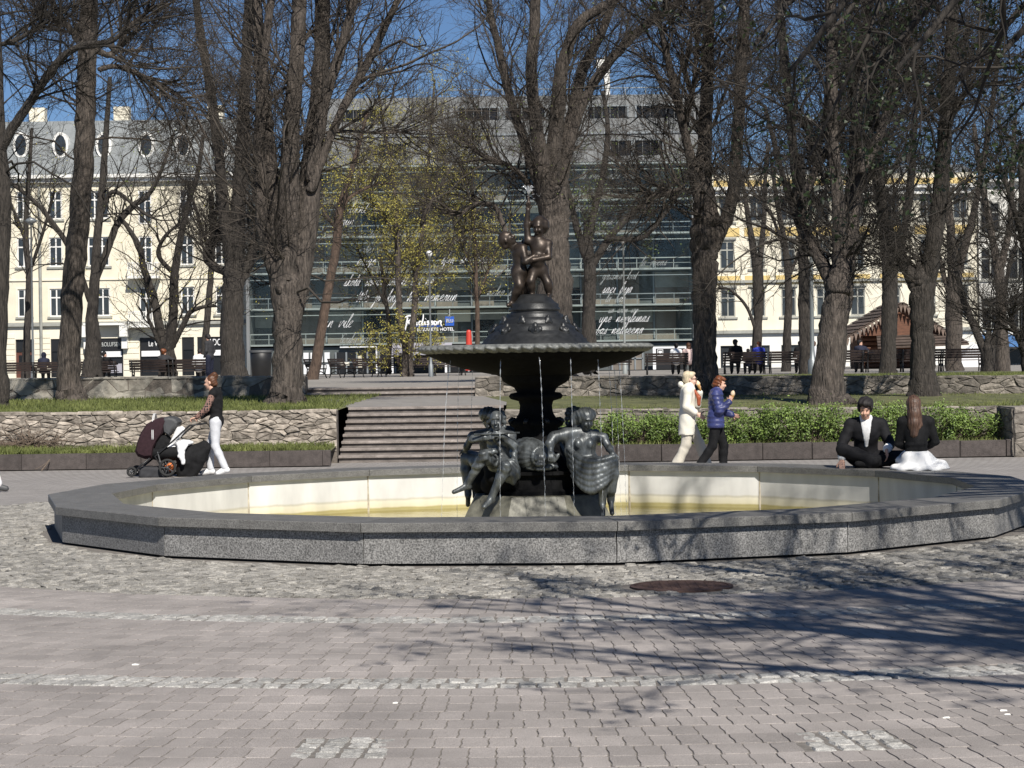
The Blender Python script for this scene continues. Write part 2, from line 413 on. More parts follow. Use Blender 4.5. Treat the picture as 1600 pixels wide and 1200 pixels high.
mat('skin_pale', (0.68, 0.44, 0.34), 0.6, 0.1, 12)
mat('hair_auburn', (0.09, 0.036, 0.015), 0.5, 0.5, 50, 0.6, 90, stretch=(1, 1, 0.35), bdist=0.006)
mat('hair_red', (0.15, 0.045, 0.014), 0.5, 0.5, 50, 0.6, 90, stretch=(1, 1, 0.35), bdist=0.006)
mat('hair_blond', (0.62, 0.52, 0.36), 0.5, 0.25, 50, 0.5, 90, stretch=(1, 1, 0.35), bdist=0.006)
mat('hair_black', (0.012, 0.009, 0.009), 0.7, 0.5, 50, 0.6, 90, bdist=0.006)
mat('hair_brown', (0.05, 0.026, 0.016), 0.5, 0.6, 60, 0.7, 110, stretch=(1, 1, 0.12), col2=(0.1, 0.055, 0.036), bdist=0.006)
mat('fabric_black', (0.01, 0.01, 0.011), 0.85, 0.35, 25, 0.3, 60, bdist=0.006, spec=0.25)
mat('fabric_suit', (0.008, 0.008, 0.01), 0.8, 0.4, 25, 0.3, 60, bdist=0.006, spec=0.3)
mat('fabric_white', (0.78, 0.78, 0.78), 0.85, 0.06, 12, 0.3, 30, bdist=0.01)
mat('fabric_light_grey', (0.56, 0.57, 0.6), 0.9, 0.08, 14, 0.35, 30, bdist=0.01)
mat('fabric_cream', (0.72, 0.69, 0.6), 0.95, 0.06, 14, 0.3, 40, bdist=0.01)
mat('fabric_offwhite', (0.56, 0.52, 0.44), 0.9, 0.06, 14, 0.3, 30, bdist=0.01)
mat('fabric_navy', (0.045, 0.055, 0.17), 0.45, 0.25, 12, spec=0.5)
mat('fabric_blue', (0.03, 0.05, 0.42), 0.8, 0.2, 12)
mat('fabric_ltblue', (0.42, 0.45, 0.56), 0.85, 0.2, 12)
mat('fabric_charcoal', (0.03, 0.03, 0.034), 0.85, 0.2, 12)
mat('fabric_darkblue', (0.012, 0.015, 0.035), 0.85, 0.2, 12)
mat('fabric_pink', (0.6, 0.45, 0.42), 0.85, 0.1, 12)
mat('fabric_aubergine', (0.03, 0.014, 0.018), 0.85, 0.25, 18, 0.2, 80, spec=0.25)
mat('leather_tan', (0.3, 0.07, 0.025), 0.5, 0.2, 12)
mat('waffle', (0.62, 0.36, 0.13), 0.8, 0.2, 60)
mat('ice', (0.8, 0.62, 0.42), 0.5, 0.1, 20)
mat('rubber', (0.018, 0.018, 0.018), 0.8, 0.2)
mat('plastic_black', (0.013, 0.013, 0.014), 0.45, 0.2)
mat('plastic_grey', (0.06, 0.062, 0.065), 0.6, 0.2)
mat('orange_cloth', (0.6, 0.17, 0.05), 0.8, 0.15)
mat('eye_dark', (0.03, 0.02, 0.015), 0.3)
mat('lips', (0.42, 0.14, 0.12), 0.5)
mat('petal_white', (0.8, 0.79, 0.75), 0.7)

def custom_nodes(name):
    m = bpy.data.materials.new(name); m.use_nodes = True; m.node_tree.nodes.clear(); MATS[name] = m
    n, l = m.node_tree.nodes, m.node_tree.links
    return m, n, l, n.new('ShaderNodeOutputMaterial')
# window glass seen from far: clear and mirror-like by angle
m, n, l, o = custom_nodes('clear_glass')
tr = n.new('ShaderNodeBsdfTransparent'); tr.inputs[0].default_value = (0.95, 0.97, 0.96, 1)
gl = n.new('ShaderNodeBsdfGlossy'); gl.inputs['Roughness'].default_value = 0.04
lw = n.new('ShaderNodeLayerWeight'); lw.inputs[0].default_value = 0.5
pw = n.new('ShaderNodeMath'); pw.operation = 'POWER'; pw.inputs[1].default_value = 4; l.new(lw.outputs['Facing'], pw.inputs[0])
fr = n.new('ShaderNodeMath'); fr.operation = 'MULTIPLY_ADD'; fr.inputs[1].default_value = 0.7; fr.inputs[2].default_value = 0.025; l.new(pw.outputs[0], fr.inputs[0])
mx = n.new('ShaderNodeMixShader'); l.new(fr.outputs[0], mx.inputs[0]); l.new(tr.outputs[0], mx.inputs[1]); l.new(gl.outputs[0], mx.inputs[2]); l.new(mx.outputs[0], o.inputs[0])
# pool water and falling water
m, n, l, o = custom_nodes('pool_water')
tr = n.new('ShaderNodeBsdfTransparent'); tr.inputs[0].default_value = (0.9, 0.88, 0.74, 1)
gl = n.new('ShaderNodeBsdfGlossy'); gl.inputs['Roughness'].default_value = 0.02
nz = n.new('ShaderNodeTexNoise'); nz.inputs['Scale'].default_value = 5; nz.inputs['Detail'].default_value = 4
geo = n.new('ShaderNodeNewGeometry'); l.new(geo.outputs['Position'], nz.inputs['Vector'])
bp = n.new('ShaderNodeBump'); bp.inputs['Strength'].default_value = 0.35; bp.inputs['Distance'].default_value = 0.02; l.new(nz.outputs['Fac'], bp.inputs['Height'])
l.new(bp.outputs[0], gl.inputs['Normal'])
lw = n.new('ShaderNodeLayerWeight'); lw.inputs[0].default_value = 0.5; l.new(bp.outputs[0], lw.inputs['Normal'])
pw = n.new('ShaderNodeMath'); pw.operation = 'POWER'; pw.inputs[1].default_value = 5; l.new(lw.outputs['Facing'], pw.inputs[0])
fr = n.new('ShaderNodeMath'); fr.operation = 'MULTIPLY_ADD'; fr.inputs[1].default_value = 0.9; fr.inputs[2].default_value = 0.02; l.new(pw.outputs[0], fr.inputs[0])
mx = n.new('ShaderNodeMixShader'); l.new(fr.outputs[0], mx.inputs[0]); l.new(tr.outputs[0], mx.inputs[1]); l.new(gl.outputs[0], mx.inputs[2]); l.new(mx.outputs[0], o.inputs[0])
m, n, l, o = custom_nodes('falling_water')
tr = n.new('ShaderNodeBsdfTransparent'); gl = n.new('ShaderNodeBsdfGlossy'); gl.inputs['Roughness'].default_value = 0.12
df = n.new('ShaderNodeBsdfDiffuse'); df.inputs[0].default_value = (0.7, 0.72, 0.74, 1)
m1 = n.new('ShaderNodeMixShader'); m1.inputs[0].default_value = 0.35; l.new(df.outputs[0], m1.inputs[1]); l.new(gl.outputs[0], m1.inputs[2])
m2 = n.new('ShaderNodeMixShader'); m2.inputs[0].default_value = 0.42; l.new(tr.outputs[0], m2.inputs[1]); l.new(m1.outputs[0], m2.inputs[2]); l.new(m2.outputs[0], o.inputs[0])
# far paving: rings of pavers too small to tell apart
CX, CY = 0.30, 23.54
m, n, l, o = custom_nodes('ring_paving')
b = n.new('ShaderNodeBsdfPrincipled'); b.inputs['Roughness'].default_value = 0.9
geo = n.new('ShaderNodeNewGeometry'); sub = n.new('ShaderNodeVectorMath'); sub.operation = 'SUBTRACT'; sub.inputs[1].default_value = (CX, CY, 0)
l.new(geo.outputs['Position'], sub.inputs[0]); sp = n.new('ShaderNodeSeparateXYZ'); l.new(sub.outputs[0], sp.inputs[0])
at = n.new('ShaderNodeMath'); at.operation = 'ARCTAN2'; l.new(sp.outputs[0], at.inputs[0]); l.new(sp.outputs[1], at.inputs[1])
ml = n.new('ShaderNodeMath'); ml.operation = 'MULTIPLY'; ml.inputs[1].default_value = 12; l.new(at.outputs[0], ml.inputs[0])
ln = n.new('ShaderNodeVectorMath'); ln.operation = 'LENGTH'; l.new(sub.outputs[0], ln.inputs[0])
cb = n.new('ShaderNodeCombineXYZ'); l.new(ml.outputs[0], cb.inputs[0]); l.new(ln.outputs['Value'], cb.inputs[1])
bt = n.new('ShaderNodeTexBrick'); bt.inputs['Scale'].default_value = 1; bt.inputs['Brick Width'].default_value = 0.125; bt.inputs['Row Height'].default_value = 0.255
bt.inputs['Mortar Size'].default_value = 0.006; bt.inputs['Color1'].default_value = (0.25, 0.234, 0.222, 1); bt.inputs['Color2'].default_value = (0.29, 0.272, 0.258, 1); bt.inputs['Mortar'].default_value = (0.14, 0.125, 0.115, 1)
l.new(cb.outputs[0], bt.inputs['Vector'])
nz = n.new('ShaderNodeTexNoise'); nz.inputs['Scale'].default_value = 1.3; nz.inputs['Detail'].default_value = 5; l.new(geo.outputs['Position'], nz.inputs['Vector'])
mr = n.new('ShaderNodeMapRange'); mr.inputs['To Min'].default_value = 0.82; mr.inputs['To Max'].default_value = 1.18; l.new(nz.outputs['Fac'], mr.inputs[0])
sc = n.new('ShaderNodeVectorMath'); sc.operation = 'SCALE'; l.new(bt.outputs['Color'], sc.inputs[0]); l.new(mr.outputs[0], sc.inputs['Scale'])
l.new(sc.outputs[0], b.inputs['Base Color']); l.new(b.outputs[0], o.inputs[0])
# sheer sleeve with dark dots on skin
m, n, l, o = custom_nodes('dotted_sleeve')
b = n.new('ShaderNodeBsdfPrincipled'); b.inputs['Roughness'].default_value = 0.8
geo = n.new('ShaderNodeNewGeometry'); vo = n.new('ShaderNodeTexVoronoi'); vo.inputs['Scale'].default_value = 26; vo.inputs['Randomness'].default_value = 0.25
l.new(geo.outputs['Position'], vo.inputs['Vector']); rp = n.new('ShaderNodeValToRGB'); rp.color_ramp.interpolation = 'CONSTANT'
rp.color_ramp.elements[0].color = (0.012, 0.011, 0.012, 1); rp.color_ramp.elements[1].color = (0.26, 0.15, 0.12, 1); rp.color_ramp.elements[1].position = 0.42
l.new(vo.outputs['Distance'], rp.inputs[0]); l.new(rp.outputs[0], b.inputs['Base Color']); l.new(b.outputs[0], o.inputs[0])
# ------------------------------------------------------------------ plaza ground
def polar(r, a, z=0.0):      # a in radians, 0 = towards the camera, positive to the right
    return (CX + r * math.sin(a), CY - r * math.cos(a), z)
def disc_ring(name, r0, r1, z, m, a0=-math.pi, a1=math.pi, n=128, rs=None, kind='structure', parent=None):
    rs = rs or [r0, r1]; V = []; Fc = []
    for r in rs:
        for k in range(n + 1): V.append(polar(r, a0 + (a1 - a0) * k / n, z))
    for i in range(len(rs) - 1):
        for k in range(n):
            q = i * (n + 1) + k; Fc.append((q, q + 1, q + n + 2, q + n + 1))
    mb = MB().add(V, Fc)
    return mb.build(name, m, parent, kind=kind)
plaza = disc_ring('plaza_pavement', 5.2, 1800, -0.016, 'ring_paving', rs=[5.2, 8, 12, 20, 40, 90, 250, 700, 1800])
SEC = R(37)
disc_ring('joint_bed', 5.2, 15.6, -0.0035, 'joint_sand', -SEC * 1.05, SEC * 1.05, 64, [5.2, 7, 9, 12, 15.6], kind=None, parent=plaza)
disc_ring('cobble_bed', 5.2, 7.86, -0.003, 'joint_sand', -R(130), R(130), 96, kind=None, parent=plaza)

rnd = random.Random(5)
GAP = 0.0035
def paver_outline(w, L, a=0.0035):
    h = w / 2 - GAP; l2 = L / 2 - GAP; c = 0.012
    left = [(-h + c, -l2), (-h - a * 0.2, -l2 + c), (-h + a, -l2 * 0.35), (-h - a, l2 * 0.35), (-h + a * 0.2, l2 - c), (-h + c, l2)]
    right = [(h - c, l2), (h + a * 0.2, l2 - c), (h - a, l2 * 0.35), (h + a, -l2 * 0.35), (h - a * 0.2, -l2 + c), (h - c, -l2)]
    return [(x, y) for x, y in (right[::-1] + left[::-1])]
def small_outline(w, L, rn, j=0.1):
    h, l2 = w / 2 - 0.006, L / 2 - 0.007; c = min(w, L) * 0.14
    P = [(-h + c, -l2), (h - c, -l2), (h, -l2 + c), (h, l2 - c), (h - c, l2), (-h + c, l2), (-h, l2 - c), (-h, -l2 + c)]
    return [(x + rn.uniform(-j, j) * w * 0.4, y + rn.uniform(-j, j) * L * 0.4) for x, y in P]
PAVER = {}
for L in (0.25, 0.23):
    PAVER[L] = MB().piece(paver_outline(0.125, L), (0, 0, -0.014), (1, 0, 0), (0, 1, 0), (0, 0, 1), 0.0155, 0.0018).mesh('paver')
    PAVER[L].materials.append(MATS['paver'])
patches = [(13.91, math.atan2(-0.79 - CX, CY - 9.70)), (13.91, math.atan2(1.54 - CX, CY - 9.63))]
slots = []
for (r0, nrow, L) in ((7.82, 5, 0.23), (9.28, 10, 0.25), (12.16, 13, 0.25)):
    for i in range(nrow):
        r = r0 + (i + 0.5) * L; n = int(2 * math.pi * r / 0.125); off = rnd.random()
        for k in range(int(2 * SEC / (2 * math.pi) * n)):
            a = -SEC + (k + off) * 2 * math.pi / n
            if any(abs(r - pr) < 0.25 and abs((a - pa) * r) < 0.21 for pr, pa in patches): continue
            p = polar(r, a)
            slots.append((p, a, L, r))
inframe = [s for s in slots if abs(s[0][0]) < 0.2424 * s[0][1] + 0.25 and s[0][1] > 8.9]
inframe.sort(key=lambda s: s[0][1]); near = set(id(s) for s in inframe[:300])
vv, ff = [], []
for s in slots:
    p, a, L, r = s
    if id(s) in near:
        o = place(PAVER[L], 'paver', None, plaza, False); o.location = (p[0], p[1], rnd.uniform(-0.0015, 0.0015))
        o.rotation_euler = (rnd.uniform(-0.006, 0.006), rnd.uniform(-0.008, 0.008), a + (math.pi if rnd.random() < 0.5 else 0))
    elif abs(p[0]) < 0.2424 * p[1] + 1.6 and p[1] > 7.6:
        vv.append((p, a, L))
def scatter(protos, items, name, m, parent, kind='stuff'):
    """many small pieces joined into one mesh; items: (location, angle, proto index, tilt)"""
    VS, QS, TS = [], [], []; off = 0
    for (p, a, key, tx, ty) in items:
        V, q, t = protos[key]
        c, s_ = math.cos(a), math.sin(a)
        W = np.stack([V[:, 0] * c - V[:, 1] * s_, V[:, 0] * s_ + V[:, 1] * c, V[:, 2] + V[:, 0] * tx + V[:, 1] * ty], axis=1) + np.array(p)
        VS.append(W); 
        if len(q): QS.append(q + off)
        if len(t): TS.append(t + off)
        off += len(V)
    me = mesh_np(name, np.concatenate(VS), np.concatenate(QS) if QS else None, np.concatenate(TS) if TS else None)
    return place(me, name, m, parent, True, kind)
def as_np(me):
    V = np.array([v.co[:] for v in me.vertices])
    q = np.array([p.vertices[:] for p in me.polygons if len(p.vertices) == 4]).reshape(-1, 4)
    t = np.array([p.vertices[:] for p in me.polygons if len(p.vertices) == 3]).reshape(-1, 3)
    return V, q.astype(int), t.astype(int)
pp = {L: as_np(PAVER[L]) for L in PAVER}
scatter(pp, [((p[0], p[1], rnd.uniform(-0.001, 0.001)), a, L, rnd.uniform(-0.008, 0.008), rnd.uniform(-0.006, 0.006)) for p, a, L in vv], 'paver_field', 'paver', plaza)

# setts of the two pale rings and the two square panels: each one its own piece
SETT = []
for k in range(8):
    me = MB().piece(small_outline(0.108, 0.185, rnd, 0.22), (0, 0, -0.014), (1, 0, 0), (0, 1, 0), (0, 0, 1), 0.018, 0.008, bulge=0.005, rnd=rnd).mesh('sett'); me.materials.append(MATS['sett']); SETT.append(me)
SQ = []
for k in range(6):
    me = MB().piece(small_outline(0.112, 0.122, rnd, 0.2), (0, 0, -0.014), (1, 0, 0), (0, 1, 0), (0, 0, 1), 0.018, 0.008, bulge=0.006, rnd=rnd).mesh('sett'); me.materials.append(MATS['sett']); SQ.append(me)
far_setts = []
for r0, nr, L in ((8.96, 2, 0.165), (11.785, 2, 0.185)):
    for i in range(nr):
        r = r0 + (i + 0.5) * L; n = int(2 * math.pi * r / 0.108); off = rnd.random()
        for k in range(int(2 * SEC / (2 * math.pi) * n)):
            a = -SEC + (k + off) * 2 * math.pi / n; p = polar(r, a)
            if abs(p[0]) < 0.2424 * p[1] + 0.15:
                o = place(SETT[rnd.randrange(8)], 'sett', None, plaza, False); o.location = (p[0], p[1], rnd.uniform(-0.004, 0.003))
                o.rotation_euler = (rnd.uniform(-0.04, 0.04), rnd.uniform(-0.05, 0.05), a + rnd.uniform(-0.06, 0.06))
            else: far_setts.append(((p[0], p[1], 0), a, rnd.randrange(8), rnd.uniform(-0.04, 0.04), rnd.uniform(-0.04, 0.04)))
for pr, pa in patches:
    for i in range(4):
        for k in range(4):
            r = pr + (i - 1.5) * 0.124; a = pa + (k - 1.5) * 0.113 / pr; p = polar(r, a)
            o = place(SQ[rnd.randrange(6)], 'sett', None, plaza, False); o.location = (p[0], p[1], rnd.uniform(-0.004, 0.003)); o.rotation_euler = (rnd.uniform(-0.05, 0.05), rnd.uniform(-0.05, 0.05), a + rnd.uniform(-0.08, 0.08))
scatter({k: as_np(SETT[k]) for k in range(8)}, far_setts, 'sett_row', 'sett', plaza)
# small fan-laid cobbles round the basin
COB = {}
for k in range(8):
    h = 0.049; b = 0.014; V = []
    for zz, s_, j in ((-0.014, 1.0, 0.005), (0.003, 0.98, 0.006), (0.011, 0.72, 0.008)):
        for sx, sy in ((-1, -1), (1, -1), (1, 1), (-1, 1)): V.append((sx * h * s_ + rnd.uniform(-j, j), sy * h * s_ + rnd.uniform(-j, j), zz + (rnd.uniform(-0.004, 0.004) if zz > 0 else 0)))
    q = [(0, 1, 5, 4), (1, 2, 6, 5), (2, 3, 7, 6), (3, 0, 4, 7), (4, 5, 9, 8), (5, 6, 10, 9), (6, 7, 11, 10), (7, 4, 8, 11), (8, 9, 10, 11)]
    COB[k] = (np.array(V), np.array(q), np.zeros((0, 3), int))
mh = Vector((gx(1060, 16.38), 16.38, 0))
items = []
for i in range(23):
    r = 5.44 + (i + 0.5) * 0.104; n = int(2 * math.pi * r / 0.106)
    for k in range(n):
        a = -math.pi + (k + (i % 2) * 0.5) * 2 * math.pi / n
        if abs(a) > R(128): continue
        p = polar(r + rnd.uniform(-0.02, 0.02) + 0.03 * math.sin(a * 26), a + rnd.uniform(-0.015, 0.015) / r)
        if math.hypot(p[0] - mh.x, p[1] - mh.y) < 0.47: continue
        items.append(((p[0], p[1], rnd.uniform(-0.009, 0.006)), a + rnd.uniform(-0.35, 0.35), rnd.randrange(8), rnd.uniform(-0.14, 0.14), rnd.uniform(-0.14, 0.14)))
scatter(COB, items, 'cobble_field', 'cobble', plaza)

# manhole cover
t = thing('manhole_cover', 'round rusty brown iron cover set in the cobbles before the basin', 'manhole cover', (mh.x, mh.y, 0))
MB().lathe([(0.40, -0.01), (0.40, 0.012), (0.365, 0.012), (0.365, 0.002)], 40, (mh.x, mh.y, 0)).build('frame', 'rust_iron', t)
q = MB().lathe([(0.36, -0.005), (0.36, 0.008), (0.34, 0.012), (0.0, 0.012)], 40, (mh.x, mh.y, 0))
for i in range(-4, 5):
    for k in range(-4, 5):
        if math.hypot(i, k) < 4.3: q.box(mh.x + i * 0.07 - 0.02, mh.x + i * 0.07 + 0.02, mh.y + k * 0.07 - 0.02, mh.y + k * 0.07 + 0.02, 0.012, 0.017)
q.build('lid', 'rust_iron', t)

# ------------------------------------------------------------------ granite basin
ANG = [-87.3, -64, -41, -17.5, 6.2, 29.9, 53.5, 76, 97, 119.5, 143, 165, 187, 207.5, 229.5, 252.5]
AN = [R(a) for a in ANG]
m, n, l, o = custom_nodes('basin_wall')
b = n.new('ShaderNodeBsdfPrincipled'); b.inputs['Roughness'].default_value = 0.8
geo = n.new('ShaderNodeNewGeometry'); sp = n.new('ShaderNodeSeparateXYZ'); l.new(geo.outputs['Position'], sp.inputs[0])
nz = n.new('ShaderNodeTexNoise'); nz.inputs['Scale'].default_value = 3.2; nz.inputs['Detail'].default_value = 6; l.new(geo.outputs['Position'], nz.inputs['Vector'])
md = n.new('ShaderNodeMath'); md.operation = 'MULTIPLY_ADD'; md.inputs[1].default_value = 0.05; l.new(nz.outputs['Fac'], md.inputs[0]); l.new(sp.outputs[2], md.inputs[2])
mr = n.new('ShaderNodeMapRange'); mr.inputs['From Min'].default_value = -0.25; mr.inputs['From Max'].default_value = 0.35; l.new(md.outputs[0], mr.inputs[0])
rp = n.new('ShaderNodeValToRGB'); e = rp.color_ramp.elements
e[0].position = 0.0; e[0].color = (0.4, 0.36, 0.2, 1); e[1].position = 1.0; e[1].color = (0.64, 0.635, 0.61, 1)
for pos, colr in ((0.235, (0.36, 0.31, 0.13, 1)), (0.27, (0.62, 0.57, 0.41, 1)), (0.38, (0.66, 0.62, 0.49, 1)), (0.42, (0.5, 0.47, 0.38, 1)), (0.46, (0.62, 0.61, 0.575, 1))):
    el = e.new(pos); el.color = colr
l.new(mr.outputs[0], rp.inputs[0])
n2 = n.new('ShaderNodeTexNoise'); n2.inputs['Scale'].default_value = 1.8; n2.inputs['Detail'].default_value = 7; mp = n.new('ShaderNodeMapping'); mp.inputs['Scale'].default_value = (2, 2, 0.7)
l.new(geo.outputs['Position'], mp.inputs[0]); l.new(mp.outputs[0], n2.inputs['Vector'])
m3 = n.new('ShaderNodeMapRange'); m3.inputs['From Min'].default_value = 0.25; m3.inputs['From Max'].default_value = 0.75; m3.inputs['To Min'].default_value = 0.78; m3.inputs['To Max'].default_value = 1.12; l.new(n2.outputs['Fac'], m3.inputs[0])
sc = n.new('ShaderNodeVectorMath'); sc.operation = 'SCALE'; l.new(rp.outputs[0], sc.inputs[0]); l.new(m3.outputs[0], sc.inputs['Scale'])
l.new(sc.outputs[0], b.inputs['Base Color']); l.new(b.outputs[0], o.inputs[0])

basin = thing('fountain_basin', 'large sixteen-sided grey granite fountain basin on the plaza', 'basin', (CX, CY, 0))
RO, RI, RP, RW = 5.44, 4.74, 5.375, 4.80
for i in range(16):
    a, b_ = AN[i], AN[(i + 1) % 16] + (2 * math.pi if i == 15 else 0)
    def side(r, z, g):           # the two corners of this side, with a small joint
        p, q_ = Vector(polar(r, a, z)), Vector(polar(r, b_, z)); d = (q_ - p).normalized(); return p + d * g, q_ - d * g
    g = 0.004; c = 0.006; z0, z1 = 0.3, 0.38; B_ = MB()
    o0, o1 = side(RO, z0, g); o2, o3 = side(RO, z1 - c, g); o4, o5 = side(RO - c, z1, g); i0, i1 = side(RI, z0, g); i2, i3 = side(RI, z1 - c, g); i4, i5 = side(RI + c, z1, g)
    B_.add([o0, o1, o3, o2, o5, o4, i5, i4, i3, i2, i1, i0], [(0, 1, 2, 3), (3, 2, 4, 5), (5, 4, 6, 7), (7, 6, 8, 9), (9, 8, 10, 11), (11, 10, 1, 0), (0, 3, 5, 7, 9, 11), (1, 10, 8, 6, 4, 2)])
    B_.build('coping_stone', 'granite_cap', basin)
    B_ = MB(); p0, p1 = side(RP, 0.022, 0.0045); p2, p3 = side(RP, 0.298, 0.0045); q0, q1 = side(RP - 0.05, 0.022, 0.003); q2, q3 = side(RP - 0.05, 0.298, 0.003)
    B_.add([p0, p1, p3, p2, q0, q1, q3, q2], [(0, 1, 2, 3), (4, 7, 6, 5), (3, 2, 6, 7), (0, 4, 5, 1), (0, 3, 7, 4), (1, 5, 6, 2)]); B_.build('plinth_panel', 'granite', basin)
    B_ = MB(); p0, p1 = side(RW, -0.42, 0.002); p2, p3 = side(RW, 0.299, 0.002); q0, q1 = side(RW + 0.1, -0.42, 0.002); q2, q3 = side(RW + 0.1, 0.299, 0.002)
    B_.add([p0, p1, p3, p2, q0, q1, q3, q2], [(1, 0, 3, 2), (4, 5, 6, 7), (3, 7, 6, 2), (0, 1, 5, 4), (0, 4, 7, 3), (1, 2, 6, 5)]); B_.build('inner_wall_panel', 'basin_wall', basin)
    MB().path([polar(RW + .004, a, -.42), polar(RW + .004, a, .0), polar(RW + .004, a + .0006, .2), polar(RW + .004, a, .298)], [.02, .017, .012, .016], 6).build('joint_fill', 'joint_stain', basin)
core = MB().prism([polar(5.3, x, -0.45) for x in AN], [polar(5.3, x, 0.296) for x in AN])
core = MB(); n16 = 16
core.add([polar(5.3, x, -0.1) for x in AN] + [polar(5.3, x, 0.296) for x in AN] + [polar(4.92, x, 0.296) for x in AN] + [polar(4.92, x, -0.42) for x in AN],
         [(i + k * 16, (i + 1) % 16 + k * 16, (i + 1) % 16 + (k + 1) * 16, i + (k + 1) * 16) for k in range(3) for i in range(16)])
core.build('core_wall', 'dark_gap', basin)
MB().add([polar(4.93, x, -0.4) for x in AN], [tuple(range(16))]).build('floor', 'basin_floor', basin)
wat = MB().add([polar(4.79, x, -0.165) for x in AN], [tuple(range(16))]).build('water', 'pool_water', None, kind='structure')

# ------------------------------------------------------------------ terraces
D1 = 38.35                                   # foot of the lower walls and the stair
XS0, XS1 = gx(527, 38.4), gx(786, 40.6)      # stair sides
Z1 = 0.944                                   # terrace level at the landing
def sheet(name, P, m, n=1):
    return MB().add(P, [tuple(range(len(P)))]).build(name, m, None, kind='structure')
sheet('lawn_left', [(-60, 38.5, 0.95), (XS0 - 0.05, 38.5, 0.93), (XS0 - 0.05, 41.3, 0.95), (-5.4, 53.4, 1.0), (-60, 53.4, 1.02)], 'soil_grass')
sheet('landing', [(XS0 - 0.05, 41.1, Z1), (XS1 + 0.05, 41.1, Z1), (XS1 + 0.05, 44, Z1 + 0.006), (-0.8, 53.3, Z1 + 0.012), (-5.4, 53.3, Z1 + 0.012)], 'landing')
sheet('lawn_right', [(XS1 + 0.05, 38.6, 0.8), (60, 38.6, 0.8), (60, 48.2, 0.86), (-0.8, 52.6, 0.945), (XS1 + 0.05, 44, 0.94)], 'soil_grass')
sheet('park_ground', [(-300, 53.45, 1.19), (-0.9, 53.85, 1.19), (-0.9, 52.5, 1.19), (14, 47.6, 1.2), (300, 47.6, 1.2), (300, 132, 1.2), (-300, 132, 1.2)], 'park_gravel')
sheet('street', [(-300, 132, 1.12), (300, 132, 1.12), (300, 170, 1.12), (-300, 170, 1.12)], 'asphalt')
sheet('verge', [(gx(1100, 49), 50.2, 1.27), (40, 47.7, 1.24), (40, 76, 1.222), (gx(1100, 76), 76, 1.222)], 'soil_grass')

# ------------------------------------------------------------------ random rubble walls, stone by stone
def voronoi(w, h, cw, ch, rn, jit=0.62):
    nx, ny = max(1, round(w / cw)), max(1, round(h / ch)); pts = []
    for j in range(ny):
        for i in range(nx):
            pts.append(((i + 0.5 + (0.25 if j % 2 else -0.25) + rn.uniform(-jit, jit)) * w / nx, (j + 0.5 + rn.uniform(-jit, jit)) * h / ny))
    sx = ch / cw; cells = []
    for a, (x, y) in enumerate(pts):
        poly = [(0, 0), (w, 0), (w, h), (0, h)]
        nb = sorted((((q[0] - x) * sx) ** 2 + (q[1] - y) ** 2, q) for b, q in enumerate(pts) if b != a and abs(q[0] - x) < 3.2 * cw)[:14]
        for d2, (qx, qy) in nb:
            mx_, my = (x + qx) / 2, (y + qy) / 2; nx_, ny_ = (qx - x) * sx * sx, qy - y
            out = []
            for k in range(len(poly)):
                p, q = poly[k], poly[(k + 1) % len(poly)]
                dp = (p[0] - mx_) * nx_ + (p[1] - my) * ny_; dq = (q[0] - mx_) * nx_ + (q[1] - my) * ny_
                if dp <= 0: out.append(p)
                if (dp < 0) != (dq < 0) and abs(dp - dq) > 1e-12:
                    t_ = dp / (dp - dq); out.append((p[0] + (q[0] - p[0]) * t_, p[1] + (q[1] - p[1]) * t_))
            poly = out
            if len(poly) < 3: break
        if len(poly) >= 3: cells.append(poly)
    return cells
def refine(poly, g, rn):
    """inset by the joint width and break long edges a little"""
    cx = sum(p[0] for p in poly) / len(poly); cy = sum(p[1] for p in poly) / len(poly); out = []
    P = []
    for (x, y) in poly:
        L = math.hypot(x - cx, y - cy) or 1; k = max(0.4, 1 - g / L); P.append((cx + (x - cx) * k, cy + (y - cy) * k))
    for k in range(len(P)):
        p, q = P[k], P[(k + 1) % len(P)]; L = math.hypot(q[0] - p[0], q[1] - p[1])
        if L < 0.015: continue
        out.append(p)
        if L > 0.12:
            t_ = rn.uniform(0.35, 0.65); nx_, ny_ = -(q[1] - p[1]) / L, (q[0] - p[0]) / L; d = rn.uniform(-0.012, 0.012)
            out.append((p[0] + (q[0] - p[0]) * t_ + nx_ * d, p[1] + (q[1] - p[1]) * t_ + ny_ * d))
    return out
